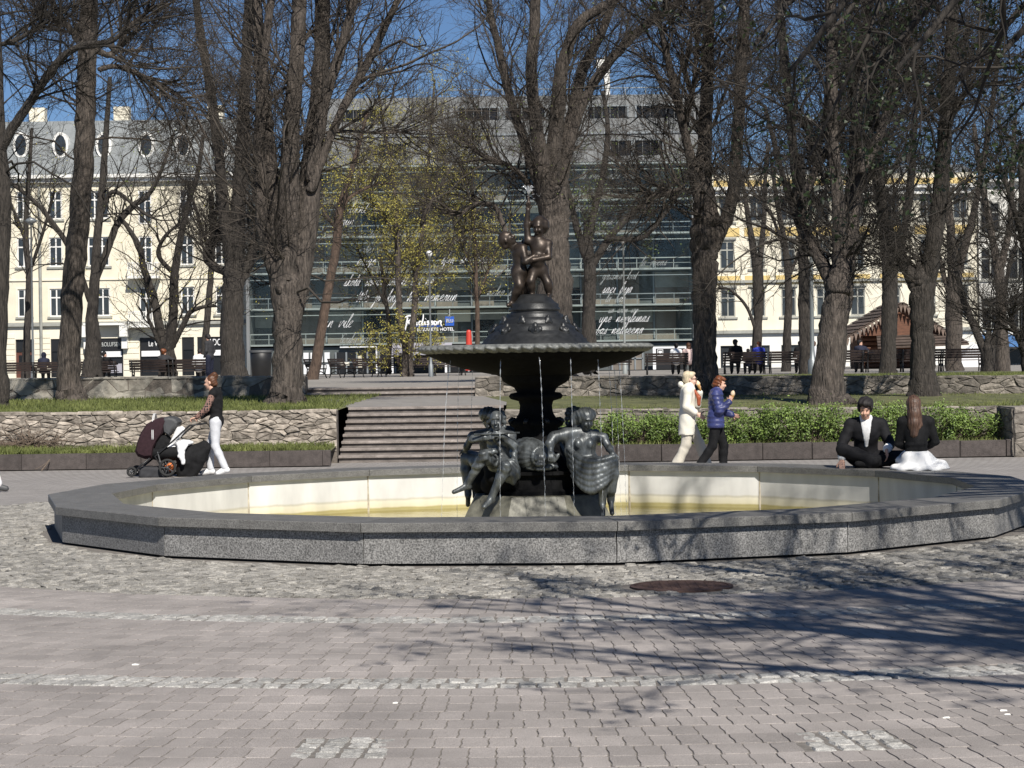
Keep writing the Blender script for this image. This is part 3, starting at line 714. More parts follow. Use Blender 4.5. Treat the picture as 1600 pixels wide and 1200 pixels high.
def rubble_wall(name, label, A, B_, zb, zt, th, m, cw, ch, seed, vis0=0.0, vis1=None, cap=None, deep=0.024):
    """wall from A to B (x,y), base/top heights at both ends; the face towards the camera is set stone by stone"""
    A, B2 = Vector((A[0], A[1], 0)), Vector((B_[0], B_[1], 0)); ln = (B2 - A).length; ax = (B2 - A).normalized(); an = Vector((ax.y, -ax.x, 0))
    rn = random.Random(seed); zlo = min(zb); H = max(zt) - zlo
    t = thing(name, label, 'wall', tuple((A + B2) / 2 + Vector((0, 0, zlo))))
    def P(s_, d, z): q = A + ax * s_ - an * d; return (q.x, q.y, z)
    MB().prism([P(0, 0, zb[0] - .4), P(ln, 0, zb[1] - .4), P(ln, th, zb[1] - .4), P(0, th, zb[0] - .4)], [P(0, 0, zt[0] - .012), P(ln, 0, zt[1] - .012), P(ln, th, zt[1] - .012), P(0, th, zt[0] - .012)]).build('backing', 'mortar', t)
    cells = voronoi(ln, H, cw, ch, rn)
    vis1 = ln if vis1 is None else vis1; rest = MB(); k = 0
    for c in cells:
        xm = sum(p[0] for p in c) / len(c); f = xm / ln
        top = zt[0] + (zt[1] - zt[0]) * f - zlo; c = [(x, min(y, top + rn.uniform(-0.02, 0.02))) for x, y in c]
        c = refine(c, rn.uniform(0.003, 0.009), rn)
        if len(c) < 3: continue
        mb = MB() if (vis0 <= xm <= vis1 and k < 298) else rest
        mb.piece(c, A + Vector((0, 0, zlo)), ax, (0, 0, 1), an, deep + rn.uniform(-0.02, 0.02), 0.012, back=-0.05, bulge=0.016, rnd=rn)
        if mb is not rest: mb.build('stone', m, t); k += 1
    if th > 1:                   # the side that faces along the wall
        for c in voronoi(th - .04, H, cw, ch, rn):
            c = refine(c, .005, rn)
            if len(c) > 2: MB().piece(c, A + Vector((0, 0, zlo)) - an * (th - .02), an, (0, 0, 1), -ax, deep, .012, back=-.04, bulge=.014, rnd=rn).build('stone', m, t)
    if rest.v: rest.build('stone_field', m, t, kind='stuff')
    # rough top course
    top = MB(); x = 0.0
    while x < ln - 0.1:
        L = min(rn.uniform(0.25, 0.55), ln - x); f = (x + L / 2) / ln; zz = zt[0] + (zt[1] - zt[0]) * f
        top.piece([(x + .01, -0.03), (x + L - .01, -0.03 + rn.uniform(-.01, .01)), (x + L - .01, th - .02), (x + .01, th - .02)], (A.x, A.y, zz - 0.04), ax, -an, (0, 0, 1), 0.045 + rn.uniform(-.01, .015), 0.018, bulge=0.01, rnd=rn)
        x += L
    top.build('top_course', m, t, kind='stuff')
    return t
wl = -11.0
rubble_wall('retaining_wall', 'pale rubble stone wall left of the long stair, dry vine on it', (wl, D1), (XS0 - 0.02, D1), (0.22, 0.2), (0.985, 0.95), 0.35, 'wall_stone', 0.24, 0.095, 3, vis0=gx(-10, D1) - wl)
rubble_wall('retaining_wall', 'rubble stone wall behind the green hedge', (XS1 + 0.02, D1 + 0.1), (11.4, D1 + 0.1), (0.2, 0.2), (0.9, 0.83), 0.35, 'wall_stone_grey', 0.3, 0.15, 4, vis1=gx(1615, D1) - XS1)
rubble_wall('parapet_wall', 'weathered low stone wall below the left row of benches', (-15.2, 53.0), (gx(424, 53), 53.0), (0.98, 0.98), (1.56, 1.52), 0.4, 'old_plaster', 0.55, 0.26, 5, vis0=15.2 + gx(-10, 53), deep=0.006)
rubble_wall('parapet_wall', 'narrow end pier of stone beside the thick forked trunk, left of the upper steps', (gx(463, 53.2), 53.2), (gx(477, 53.2), 53.2), (0.95, 0.95), (1.5, 1.5), 0.6, 'wall_stone', 0.14, 0.14, 6)
rubble_wall('parapet_wall', 'low rubble stone wall below the right rows of benches', (gx(742, 52.3), 52.3), (gx(1625, 47.4) + .6, 47.3), (0.9, 0.8), (1.44, 1.3), 0.4, 'wall_stone_grey', 0.34, 0.15, 8)
# pier at the right end: it juts out to the kerb line and shades the wall beside it
rubble_wall('wall_pier', 'stone pier jutting forward at the right end of the hedge bed', (gx(1582, 37.05), 37.0), (12.6, 37.0), (0.0, 0.0), (0.84, 0.82), 1.3, 'wall_stone_grey', 0.3, 0.15, 12)
# end return of the right wall beside the upper steps
xr = gx(742, 52.3)

# ------------------------------------------------------------------ stairs, step by step
def stair(name, label, x0, x1, d0, z0, n, rise, tread, last):
    t = thing(name, label, 'stairs', ((x0 + x1) / 2, d0, z0))
    for i in range(n):
        y = d0 + i * tread; z = z0 + (i + 1) * rise; te = tread if i < n - 1 else last
        s = MB(); e0 = rnd.uniform(-.006, .006)
        V = [(x0, y - 0.028 + e0, z - 0.045), (x1, y - 0.028, z - 0.045), (x1, y - 0.028, z - 0.012), (x0, y - 0.028 + e0, z - 0.012), (x0, y - 0.014, z), (x1, y - 0.014, z), (x1, y + te, z + 0.002), (x0, y + te, z + 0.002), (x0, y + te, z - 0.045), (x1, y + te, z - 0.045)]
        s.add(V, [(0, 1, 2, 3), (3, 2, 5, 4), (4, 5, 6, 7), (7, 6, 9, 8), (0, 8, 9, 1), (0, 3, 4, 7, 8), (1, 9, 6, 5, 2)])
        st = s.build('step', 'step', t)
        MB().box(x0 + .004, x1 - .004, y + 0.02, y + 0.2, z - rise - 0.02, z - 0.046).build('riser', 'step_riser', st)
    return t
stair('staircase', 'wide flight of eight grey stone steps behind the fountain', XS0, XS1, D1 + 0.05, 0.0, 8, 0.118, 0.35, 0.4)
stair('staircase', 'two shallow upper steps leading to the park benches', gx(478, 53.3), xr - 0.03, 53.3, Z1 + 0.012, 2, 0.117, 0.4, 0.45)

# ------------------------------------------------------------------ planters: kerbs, soil, grass
kl = thing('planter_kerb', 'dark brown kerb of the planting strip under the left wall', 'kerb', (-8, 37.1, 0))
x = -11.0
while x < XS0 - 0.06:
    L = min(rnd.uniform(0.9, 1.3), XS0 - 0.03 - x)
    MB().piece([(x + .002, 0), (x + L - .002, 0), (x + L - .002, 0.275), (x + .002, 0.275 + rnd.uniform(-.006, .006))], (0, 37.2, 0), (1, 0, 0), (0, 0, 1), (0, -1, 0), 0.14, 0.01, back=0.0, bulge=0.004, rnd=rnd).build('kerb_stone', 'kerb', kl); x += L
kr = thing('planter_kerb', 'dark brown kerb of the hedge bed on the right', 'kerb', (6, 37.1, 0)); x = gx(800, 37.2)
while x < gx(1582, 37.1) - .05:
    L = min(rnd.uniform(0.75, 1.25), gx(1582, 37.1) - .03 - x)
    MB().piece([(x + .005, 0), (x + L - .005, 0), (x + L - .005, 0.29 + rnd.uniform(-.012, .012)), (x + .005, 0.29 + rnd.uniform(-.012, .012))], (0, 37.25 + rnd.uniform(-.015, .015), 0), (1, 0, 0), (0, 0, 1), (0, -1, 0), 0.15, 0.012, back=0.0, bulge=0.006, rnd=rnd).build('kerb_stone', 'kerb', kr); x += L
sheet('planting_bed_left', [(-11, 37.2, 0.26), (XS0 - 0.03, 37.2, 0.26), (XS0 - 0.03, 38.4, 0.3), (-11, 38.4, 0.34)], 'soil_grass')
sheet('planting_bed_right', [(gx(800, 37.2), 37.25, 0.25), (12.5, 37.25, 0.25), (12.5, 38.5, 0.3), (gx(800, 37.2), 38.5, 0.3)], 'soil_grass')

def blades(name, label, regions, m, seed):
    """short uneven grass: one object, nobody could count it"""
    rg = np.random.default_rng(seed); VS = []; n0 = 0; TS = []
    for (x0, x1, y0, y1, zf, n, h) in regions:
        x = rg.uniform(x0, x1, n); y = y0 + (y1 - y0) * rg.uniform(0, 1, n) ** 1.6; z = zf(x, y)
        patch = 0.55 + 0.45 * np.sin(x * 2.1 + 3 * np.sin(y * 0.9)) * np.sin(y * 1.7 + x * 0.6)
        hh = h * rg.uniform(0.4, 1.3, n) * (0.55 + 0.6 * np.clip(patch, 0, 1)); a = rg.uniform(0, np.pi, n); wd = rg.uniform(0.006, 0.014, n)
        lx, ly = rg.normal(0, 0.45, n) * hh, rg.normal(0, 0.45, n) * hh
        V = np.stack([np.stack([x - np.cos(a) * wd, y - np.sin(a) * wd, z], 1), np.stack([x + np.cos(a) * wd, y + np.sin(a) * wd, z], 1), np.stack([x + lx, y + ly, z + hh], 1)], axis=1)
        VS.append(V.reshape(-1, 3)); TS.append(np.arange(3 * n).reshape(-1, 3) + n0); n0 += 3 * n
    o = place(mesh_np(name, np.concatenate(VS), tris=np.concatenate(TS)), name, m)
    return tag(o, label, 'grass', kind='stuff')
blades('grass', 'short green grass on the terraces and in the planting strips', [
    (-13, XS0 - .1, 38.45, 53, lambda x, y: 0.945 + (y - 38.5) * 0.004, 26000, 0.085),
    (XS1 + .3, 14, 38.75, 49.5, lambda x, y: 0.8 + (y - 38.6) * 0.009, 26000, 0.085),
    (-11, XS0 - .05, 37.25, 38.3, lambda x, y: 0.27 + (y - 37.2) * 0.04, 9000, 0.1),
    (gx(800, 37), 12.4, 37.3, 38.4, lambda x, y: 0.26 + (y - 37.2) * 0.04, 3000, 0.08),
    (gx(1105, 50), 16, 50.3, 62, lambda x, y: 1.255 + 0 * x, 14000, 0.09),
], 'grass_blade', 21)

# ------------------------------------------------------------------ hedge shrubs
def leaf_quads(c, nrm, size, rg, asp=0.55):
    """N small leaf faces (each two triangles folded along the rib)"""
    n = len(c); t = rg.normal(size=(n, 3)); t -= nrm * (t * nrm).sum(1, keepdims=True); t /= np.linalg.norm(t, axis=1, keepdims=True) + 1e-9
    b = np.cross(nrm, t); s = size[:, None]
    V = np.stack([c - t * s, c + b * s * asp + nrm * s * 0.12, c + t * s, c - b * s * asp + nrm * s * 0.12], axis=1).reshape(-1, 3)
    k = np.arange(n)[:, None] * 4
    return V, np.concatenate([k + np.array([0, 1, 2]), k + np.array([0, 2, 3])])
def shrub_meshes(seed):
    rg = np.random.default_rng(seed); n = 3000
    nb = 26; bc = np.stack([rg.uniform(-.42, .42, nb), rg.uniform(-.34, .3, nb), rg.uniform(0.05, .5, nb)], 1); br = rg.uniform(.09, .17, nb)
    i = rg.integers(0, nb, n); d = rg.normal(size=(n, 3)); d /= np.linalg.norm(d, axis=1, keepdims=True)
    p = bc[i] + d * (br[i] * rg.uniform(0.6, 1.08, n))[:, None]
    up = rg.random(n) < 0.07; p[up, 2] += rg.uniform(0, .16, up.sum())
    p[:, 2] = np.maximum(p[:, 2], 0.0)
    nr = d * 0.7 + rg.normal(size=(n, 3)) * 0.5 + np.array([0, -.2, .5]); nr /= np.linalg.norm(nr, axis=1, keepdims=True)
    V, T = leaf_quads(p, nr, rg.uniform(0.012, 0.028, n), rg)
    lf = mesh_np('foliage', V, tris=T); lf.materials.append(MATS['hedge_leaf'])
    m_ = 60; st = np.stack([rg.uniform(-.25, .25, m_), rg.uniform(-.15, .15, m_), np.zeros(m_)], 1); en = bc[rg.integers(0, nb, m_)]; mid = (st + en) / 2 + rg.normal(size=(m_, 3)) * .04
    V, Q = tubes(np.stack([st, mid, en], 1), np.tile([0.008, 0.005, 0.002], (m_, 1)), 4)
    tw = mesh_np('stems', V, Q); tw.materials.append(MATS['hedge_twig'])
    return lf, tw
SH = [shrub_meshes(40 + k) for k in range(4)]
xs = [gx(p, 37.9) for p in (900, 948, 992, 1036, 1082, 1128, 1165, 1200, 1236, 1275, 1318, 1360, 1402, 1440, 1480, 1512)]
zs = [.8, 1.0, 1.05, .95, .9, .95, .8, 1.1, 1.2, 1.15, 1.05, 1.1, 1.2, 1.15, 1.1, .85]
for k, (x, s_) in enumerate(zip(xs, zs)):
    t = thing('hedge_shrub', 'leafy light green shrub in the hedge row on the right', 'shrub', (x, 37.85 + rnd.uniform(-.12, .1), 0.27), rnd.uniform(-.5, .5), 'shrubs of the hedge in the right planting bed')
    lf, tw = SH[k % 4]
    for me, nm in ((lf, 'foliage'), (tw, 'stems')): place(me, nm, None, t, False)
    t.scale = (1.08, 1.0, s_)

# dry climber on the left wall
rg = np.random.default_rng(9); t = thing('dry_vine', 'tangle of bare brown vine stems climbing the pale rubble wall at the far left', 'vine', (gx(38, 38.2), 38.2, .3))
N = 150; c0 = np.stack([gx(40, 38.2) + rg.normal(0, .28, N), 38.24 + rg.uniform(-.06, .04, N), .3 + rg.uniform(0, .12, N)], 1)
P = [c0]; d = np.stack([rg.normal(0, .5, N), rg.normal(-.05, .12, N), rg.uniform(.2, 1, N)], 1)
for k in range(6):
    d = d + np.stack([rg.normal(0, .5, N), rg.normal(0, .2, N), rg.normal(-.16, .35, N)], 1); P.append(P[-1] + d * .07)
P = np.stack(P, 1); P[:, :, 1] = np.clip(P[:, :, 1], 38.12, 38.3); P[:, :, 2] = np.clip(P[:, :, 2], .28, .97)
V, Q = tubes(P, np.linspace(.007, .003, 7)[None].repeat(N, 0), 4); place(mesh_np('stems', V, Q), 'stems', 'dry_twig', t)
t = thing('fallen_branch', 'small forked dry branch leaning on the dark kerb at left', 'branch', (gx(65, 36.8), 36.8, 0))
a = pt(78, 718, 37.0); b_ = pt(65, 738, 36.6); b_.z = .01
MB().path([a, (a + b_) / 2 + Vector((.02, 0, .02)), b_], [.008, .009, .012], 5).path([a, pt(66, 728, 36.8), pt(55, 733, 36.7)], [.004, .004, .003], 4).build('stick', 'dry_twig', t)
# petals and scraps on the paving
for (px, py) in ((1560, 1112), (1566, 1118), (1470, 1123), (610, 1100), (205, 1040)):
    D = F * EYE / (py - PY + .014 * (px - PX)); x = gx(px, D); s_ = rnd.uniform(.012, .022)
    o = MB().piece([(-s_, -s_ * .6), (s_, -s_ * .5), (s_ * 1.2, s_ * .6), (-s_ * .3, s_)], (x, D, 0.003), (1, 0, 0), (0, 1, 0), (0, 0, 1), .006, .002, bulge=.003, rnd=rnd).build('litter_scrap', 'petal_white')
    tag(o, 'small white scrap lying on the foreground paving', 'litter', 'white scraps on the foreground paving')
# ------------------------------------------------------------------ figures: shared sculpting of bodies
def nv(v): v = np.array(v, float); return v / (np.linalg.norm(v) + 1e-9)
def frame(J):
    u = nv(np.array(J['neck']) - np.array(J['pelvis'])); l = np.array(J['shL'], float) - np.array(J['shR'], float); l = nv(l - u * (l @ u)); f = np.cross(l, u)
    return f, l, u, np.stack([f, l, u], axis=1)
def head_axes(f, u=(0, 0, 1)):
    f = nv(f); l = nv(np.cross(u, f)); return f, l, np.cross(f, l)
def add_head(S, c, fwd, up=(0, 0, 1), s=1.0, k=0.014, face=True):
    c = np.array(c, float); f, l, u = head_axes(fwd, up); M = np.stack([f, l, u], axis=1)
    S.ell(c + (u * .022 - f * .012) * s, np.array((.095, .075, .092)) * s, k, M)
    S.ell(c + (f * .028 - u * .035) * s, np.array((.064, .057, .080)) * s, k, M)
    S.ell(c + (f * .058 - u * .093) * s, np.array((.026, .026, .02)) * s, k, M)
    if face:
        S.cone(c + (f * .086 + u * .012) * s, c + (f * .106 - u * .026) * s, .009 * s, .015 * s, .008)
        S.ell(c + (f * .078 + u * .034) * s, np.array((.018, .05, .011)) * s, .012, M)
        for e in (-1, 1):
            S.ell(c + (l * e * .077 - u * .012 - f * .005) * s, np.array((.02, .011, .032)) * s, .006, M)
            S.ell(c + (f * .1 + l * e * .03 + u * .014) * s, np.array((.014, .015, .011)) * s, 0, M, cut=True)
            S.ell(c + (f * .075 + l * e * .036 - u * .03) * s, np.array((.02, .018, .018)) * s, .015, M)
        S.ell(c + (f * .088 - u * .062) * s, np.array((.012, .024, .008)) * s, .006, M)
def add_hand(S, w, d, nrm, s=1.0, curl=0.5, thumb=1, k=0.006):
    """palm, four fingers of different length with a knuckle bend, thumb from the side of the palm"""
    w = np.array(w, float); d = nv(d); nrm = nv(np.array(nrm) - d * (np.array(nrm) @ d)); sd = np.cross(d, nrm) * thumb
    M = np.stack([d, sd, nrm], axis=1)
    S.box(w + d * .045 * s, np.array((.048, .038, .014)) * s, k, .012 * s, M)
    for i, L in enumerate((.068, .078, .072, .056)):
        b = w + (d * .088 + sd * (.029 - .0195 * i)) * s
        c1 = math.cos(curl); s1 = math.sin(curl); m_ = b + (d * c1 + nrm * s1) * L * .5 * s
        c2 = math.cos(curl * 2.2); s2 = math.sin(curl * 2.2); e = m_ + (d * c2 + nrm * s2) * L * .5 * s
        S.cone(b, m_, .0092 * s, .0085 * s, .004); S.cone(m_, e, .0085 * s, .007 * s, .004)
    b = w + (d * .025 + sd * .034) * s; m_ = b + (d * .6 + sd * .6 + nrm * .35) * .042 * s; e = m_ + (d * .85 + sd * .1 + nrm * .5) * .032 * s
    S.cone(b, m_, .0125 * s, .0105 * s, .006); S.cone(m_, e, .0105 * s, .008 * s, .005)
def add_torso(S, J, s=1.0, g=0.0, w=1.0, k=0.05):
    f, l, u, M = frame(J); ne, pe = np.array(J['neck'], float), np.array(J['pelvis'], float); sh = (np.array(J['shL'], float) + np.array(J['shR'], float)) / 2
    wa = np.array(J.get('waist', pe + (sh - pe) * .42), float); ch = np.array(J.get('chest', pe + (sh - pe) * .76), float)
    S.ell(ch, np.array((.11 * s + g, .155 * s * w + g, .16 * s + g)), k, M)
    S.ell(wa, np.array((.098 * s + g, .125 * s * w + g, .14 * s + g)), k, M)
    S.ell(pe, np.array((.115 * s + g, .16 * s * w + g, .125 * s + g)), k, M)
    for q in ('shL', 'shR'): S.cone(sh + u * .02 * s, J[q], .07 * s + g, .056 * s + g, k)
def add_arm(S, J, side, s=1.0, g=0.0, upto=1.0, k=0.02, r=(.05, .042, .027)):
    a, b, c = (np.array(J[q + side], float) for q in ('sh', 'el', 'wr'))
    S.cone(a, b, r[0] * s + g, r[1] * s + g, k)
    if upto > 0: S.cone(b, b + (c - b) * upto, r[1] * s + g, (r[1] + (r[2] - r[1]) * upto) * s + g, k)
def add_leg(S, J, side, s=1.0, g=0.0, k=0.03, r=(.088, .06, .037), foot=True, flare=0.0):
    a, b, c = (np.array(J[q + side], float) for q in ('hp', 'kn', 'an'))
    S.cone(a, b, r[0] * s + g, r[1] * s + g, k)
    m_ = b + (c - b) * .35; S.cone(b, m_, r[1] * s + g, r[1] * .95 * s + g, k); S.cone(m_, c, r[1] * .95 * s + g, r[2] * s + g + flare, k)
    if foot and 'to' + side in J: add_foot(S, c, J['to' + side], s)
def add_foot(S, an, to, s=1.0, g=0.0):
    an, to = np.array(an, float), np.array(to, float); d = nv(to - an)
    heel = an - d * .035 * s; heel[2] = min(an[2], heel[2]) - .035 * s
    S.cone(an, heel, .036 * s + g, .034 * s + g, .02); S.cone(heel, to, .034 * s + g, .03 * s + g, .02); S.cone(an, to, .036 * s + g, .022 * s + g, .02)

# ------------------------------------------------------------------ the bronze fountain
FX, FY = 0.26, 23.5
def fp(px, dy, py):       # fountain-local: measured pixel, depth offset (negative towards the camera)
    p = pt(px, py, FY + dy); return np.array((p.x - FX, dy, p.z))
ft = thing('bronze_fountain', 'dark bronze tiered fountain with seated figures below a wide bowl and two children on top', 'fountain', (FX, FY, 0))
def fpart(mb_or_mesh, name, m, smooth=True, parent=None):
    me = mb_or_mesh.mesh(name, smooth) if isinstance(mb_or_mesh, MB) else mb_or_mesh
    return place(me, name, m, parent or ft, False)
oc = lambda prof: MB().lathe(prof, 8, a0=R(22.5), a1=R(382.5))
fpart(oc([(1.02, -.42), (0.98, -.1), (0.97, -.05), (0.92, -.04), (0.74, .30), (0.72, .31), (0.0, .31)]), 'stone_plinth', 'plinth_stone', False)
fpart(MB().lathe([(.62, .31), (.62, .35), (.58, .37), (.55, .38), (.53, .5), (.56, .52), (.6, .53), (.6, .565), (0.3, .57)], 8, a0=R(22.5), a1=R(382.5)), 'pedestal', 'bronze_black', False)
gad = lambda n_, amp: (lambda a, z: 1 + amp * abs(math.sin(a * n_)))
col = [(.44, .57), (.4, .62), (.31, .72), (.255, .84), (.235, .96), (.24, 1.03), (.29, 1.06), (.3, 1.09), (.285, 1.12), (.22, 1.14), (.185, 1.2), (.175, 1.28), (.19, 1.33), (.28, 1.355), (.3, 1.385), (.28, 1.415), (.21, 1.43), (.24, 1.48), (.33, 1.53), (.37, 1.56), (.38, 1.6), (.45, 1.63)]
fpart(MB().lathe(col, 72, rad=lambda a, z: 1 + .035 * abs(math.sin(a * 8)) * (1 if .6 < z < 1.35 else .4)), 'column', 'bronze_black')
bowl = [(.42, 1.62), (.6, 1.655), (.8, 1.70), (1.0, 1.765), (1.15, 1.83), (1.21, 1.865)]
fpart(MB().lathe(bowl, 96, rad=lambda a, z: 1 + .012 * abs(math.sin(a * 24))), 'bowl_underside', 'bronze_black')
prof = []
for k in range(13):
    q = k / 12 * math.pi; prof.append((1.235 + .06 * math.sin(q * .93 + .05), 1.872 + .085 * (k / 12)))
prof = [(1.2, 1.862)] + prof + [(1.2, 1.955), (1.12, 1.935), (.95, 1.9), (.6, 1.88), (0, 1.88)]
fpart(MB().lathe(prof, 360, rad=lambda a, z: 1 + (.016 * math.sin(a * 60 + (z - 1.9) * 38) + .008 * math.sin(a * 120 + 1.0 + (z - 1.9) * 20) if z < 1.972 else 0)), 'bowl_rim', 'bowl_rim')
dome = [(.66, 1.88), (.64, 1.95), (.58, 1.99), (.56, 2.02), (.53, 2.035), (.52, 2.06), (.47, 2.1), (.45, 2.115), (.455, 2.14), (.40, 2.18), (.385, 2.195), (.39, 2.215), (.33, 2.25), (.31, 2.27), (.315, 2.285), (.27, 2.31), (.265, 2.325), (.285, 2.335), (.285, 2.36), (.27, 2.37), (.27, 2.405), (.25, 2.415), (.215, 2.44), (.18, 2.49), (.14, 2.515), (0, 2.52)]
fpart(MB().lathe(dome, 80, rad=lambda a, z: 1 + .02 * abs(math.sin(a * 20)) * (1 if 2.0 < z < 2.3 else 0)), 'dome', 'bronze_dark')
# small masks and leaves round the dome
S = Sculpt((-.09, -.12, -.12), (.09, .06, .12), .009)
S.ell((0, 0, 0), (.05, .04, .055), .015).ell((0, -.035, -.005), (.014, .02, .02), .01).ell((-.05, 0, .03), (.03, .02, .035), .012).ell((.05, 0, .03), (.03, .02, .035), .012).ell((0, .0, .075), (.03, .025, .035), .012).ell((-.03, 0, -.07), (.02, .02, .04), .012).ell((.03, 0, -.07), (.02, .02, .04), .012)
for e in (-1, 1): S.ell((e * .02, -.038, .012), (.011, .012, .009), 0, cut=True)
S.ell((0, -.035, -.035), (.014, .012, .008), 0, cut=True)
msk = S.mesh('mask'); msk.materials.append(MATS['bronze_dark'])
for k in range(8):
    a = R(-90 + 22.5 + 45 * k - 22.5); o = place(msk, 'mask', None, ft, False); o.location = (.475 * math.cos(a), .475 * math.sin(a), 2.1); o.rotation_euler = (R(-28), 0, a + R(90))
S = Sculpt((-.06, -.06, -.06), (.06, .06, .06), .008); S.ell((0, 0, 0), (.04, .03, .05), .01).ell((0, -.02, .03), (.02, .02, .02), .01).ell((-.03, 0, -.03), (.02, .02, .025), .01).ell((.03, 0, -.03), (.02, .02, .025), .01)
lf = S.mesh('leaf_boss'); lf.materials.append(MATS['bronze_dark'])
for k in range(8):
    a = R(-67.5 + 45 * k); o = place(lf, 'leaf_boss', None, ft, False); o.location = (.37 * math.cos(a), .37 * math.sin(a), 2.225); o.rotation_euler = (R(-25), 0, a + R(90))
# scroll volutes on the column, lion masks under the bowl
for k in range(8):
    a = R(22.5 + 45 * k); q = MB()
    P = [(.27 + .05 * (1 - t_) * math.cos(7 * t_), 0, 1.09 + .05 * (1 - t_) * math.sin(7 * t_)) for t_ in np.linspace(0, .9, 12)]
    q.path(P, [.026 - .012 * i / 11 for i in range(12)], 6)
    o = fpart(q, 'volute', 'bronze_dark'); o.rotation_euler = (0, 0, a)

def child_right():
    J = dict(neck=fp(838, 0, 374), shL=fp(857, .0, 381), shR=fp(825, .01, 377), pelvis=fp(841, .0, 421), chest=fp(843, -.01, 387), waist=fp(840, -.03, 405),
             elL=fp(857, -.07, 402), wrL=fp(833, -.14, 406), elR=fp(823, .02, 350), wrR=fp(825, .0, 328), hpL=fp(847, 0, 424), hpR=fp(834, -.02, 424),
             knL=fp(856, -.03, 443), knR=fp(829, -.07, 440), anL=fp(858, 0, 461), anR=fp(832, -.02, 460), toL=fp(856, -.08, 464), toR=fp(829, -.1, 464))
    S = Sculpt((-.3, -.3, 2.42), (.32, .25, 3.62), .0105)
    s = .62; add_torso(S, J, s, .012, 1.0, .03); S.ell(fp(839, -.05, 408), (.075, .075, .085), .03)
    for q in 'LR': add_arm(S, J, q, .72, .006); add_leg(S, J, q, .68, .006)
    S.cone(J['neck'], fp(842, -.01, 366), .045, .045, .02)
    add_head(S, fp(842, -.02, 354), (-.35, -.85, -.35), s=.88)
    for (px, py, r) in ((838, 346, .042), (846, 344, .045), (852, 348, .042), (853, 355, .04), (833, 350, .036), (842, 343, .042), (850, 361, .034)): S.ell(fp(px, .02, py), (r, r * 1.5, r), .025)
    add_hand(S, J['wrL'], fp(822, -.15, 407) - J['wrL'], (0, .8, .1), .75, .5); add_hand(S, J['wrR'], (0, 0, 1), (0, -1, 0), .75, 1.0)
    return S
def child_left():
    J = dict(neck=fp(797, 0, 386), shL=fp(812, -.06, 388), shR=fp(800, .1, 391), pelvis=fp(806, .0, 424), chest=fp(806, -.01, 396), waist=fp(807, -.01, 411),
             elL=fp(816, -.14, 409), wrL=fp(826, -.13, 402), elR=fp(815, .12, 380), wrR=fp(826, .08, 372), hpL=fp(803, -.03, 427), hpR=fp(811, .03, 427),
             knL=fp(806, -.07, 446), knR=fp(815, .05, 447), anL=fp(796, -.01, 472), anR=fp(815, .1, 474), toL=fp(789, -.07, 477), toR=fp(812, .03, 477))
    S = Sculpt((-.55, -.3, 2.34), (.1, .3, 3.35), .0105)
    s = .62; add_torso(S, J, s, .012, 1.0, .03)
    for q in 'LR': add_arm(S, J, q, .75, .006); add_leg(S, J, q, .72, .01)
    S.cone(J['neck'], fp(791, 0, 380), .045, .045, .02)
    add_head(S, fp(787, -.01, 374), (.75, -.25, .55), (-.5, 0, .85), s=.88)
    for (px, py, r) in ((780, 373, .04), (781, 380, .04), (785, 368, .04), (780, 377, .04), (784, 386, .034)): S.ell(fp(px, .0, py), (r, r * 1.5, r), .025)
    add_hand(S, J['wrL'], fp(836, -.14, 402) - J['wrL'], (0, .8, 0), .75, .5); add_hand(S, J['wrR'], fp(836, .04, 372) - J['wrR'], (0, -.8, 0), .75, .5)
    return S
o = fpart(child_right().mesh('standing_child'), 'standing_child', 'bronze_brown'); tag(o, 'bronze child raising the water nozzle overhead')
nz_ = MB(); p0 = fp(826, 0, 328); nz_.lathe([(.018, -.06), (.018, .03), (.03, .05), (.03, .09), (.018, .1), (.012, .16), (.0, .165)], 12, tuple(p0)); fpart(nz_, 'nozzle', 'bronze_brown', parent=None)
o = fpart(child_left().mesh('leaning_child'), 'leaning_child', 'bronze_brown'); o.location = (.035, 0, 0); tag(o, 'bronze child leaning back with head tilted up')

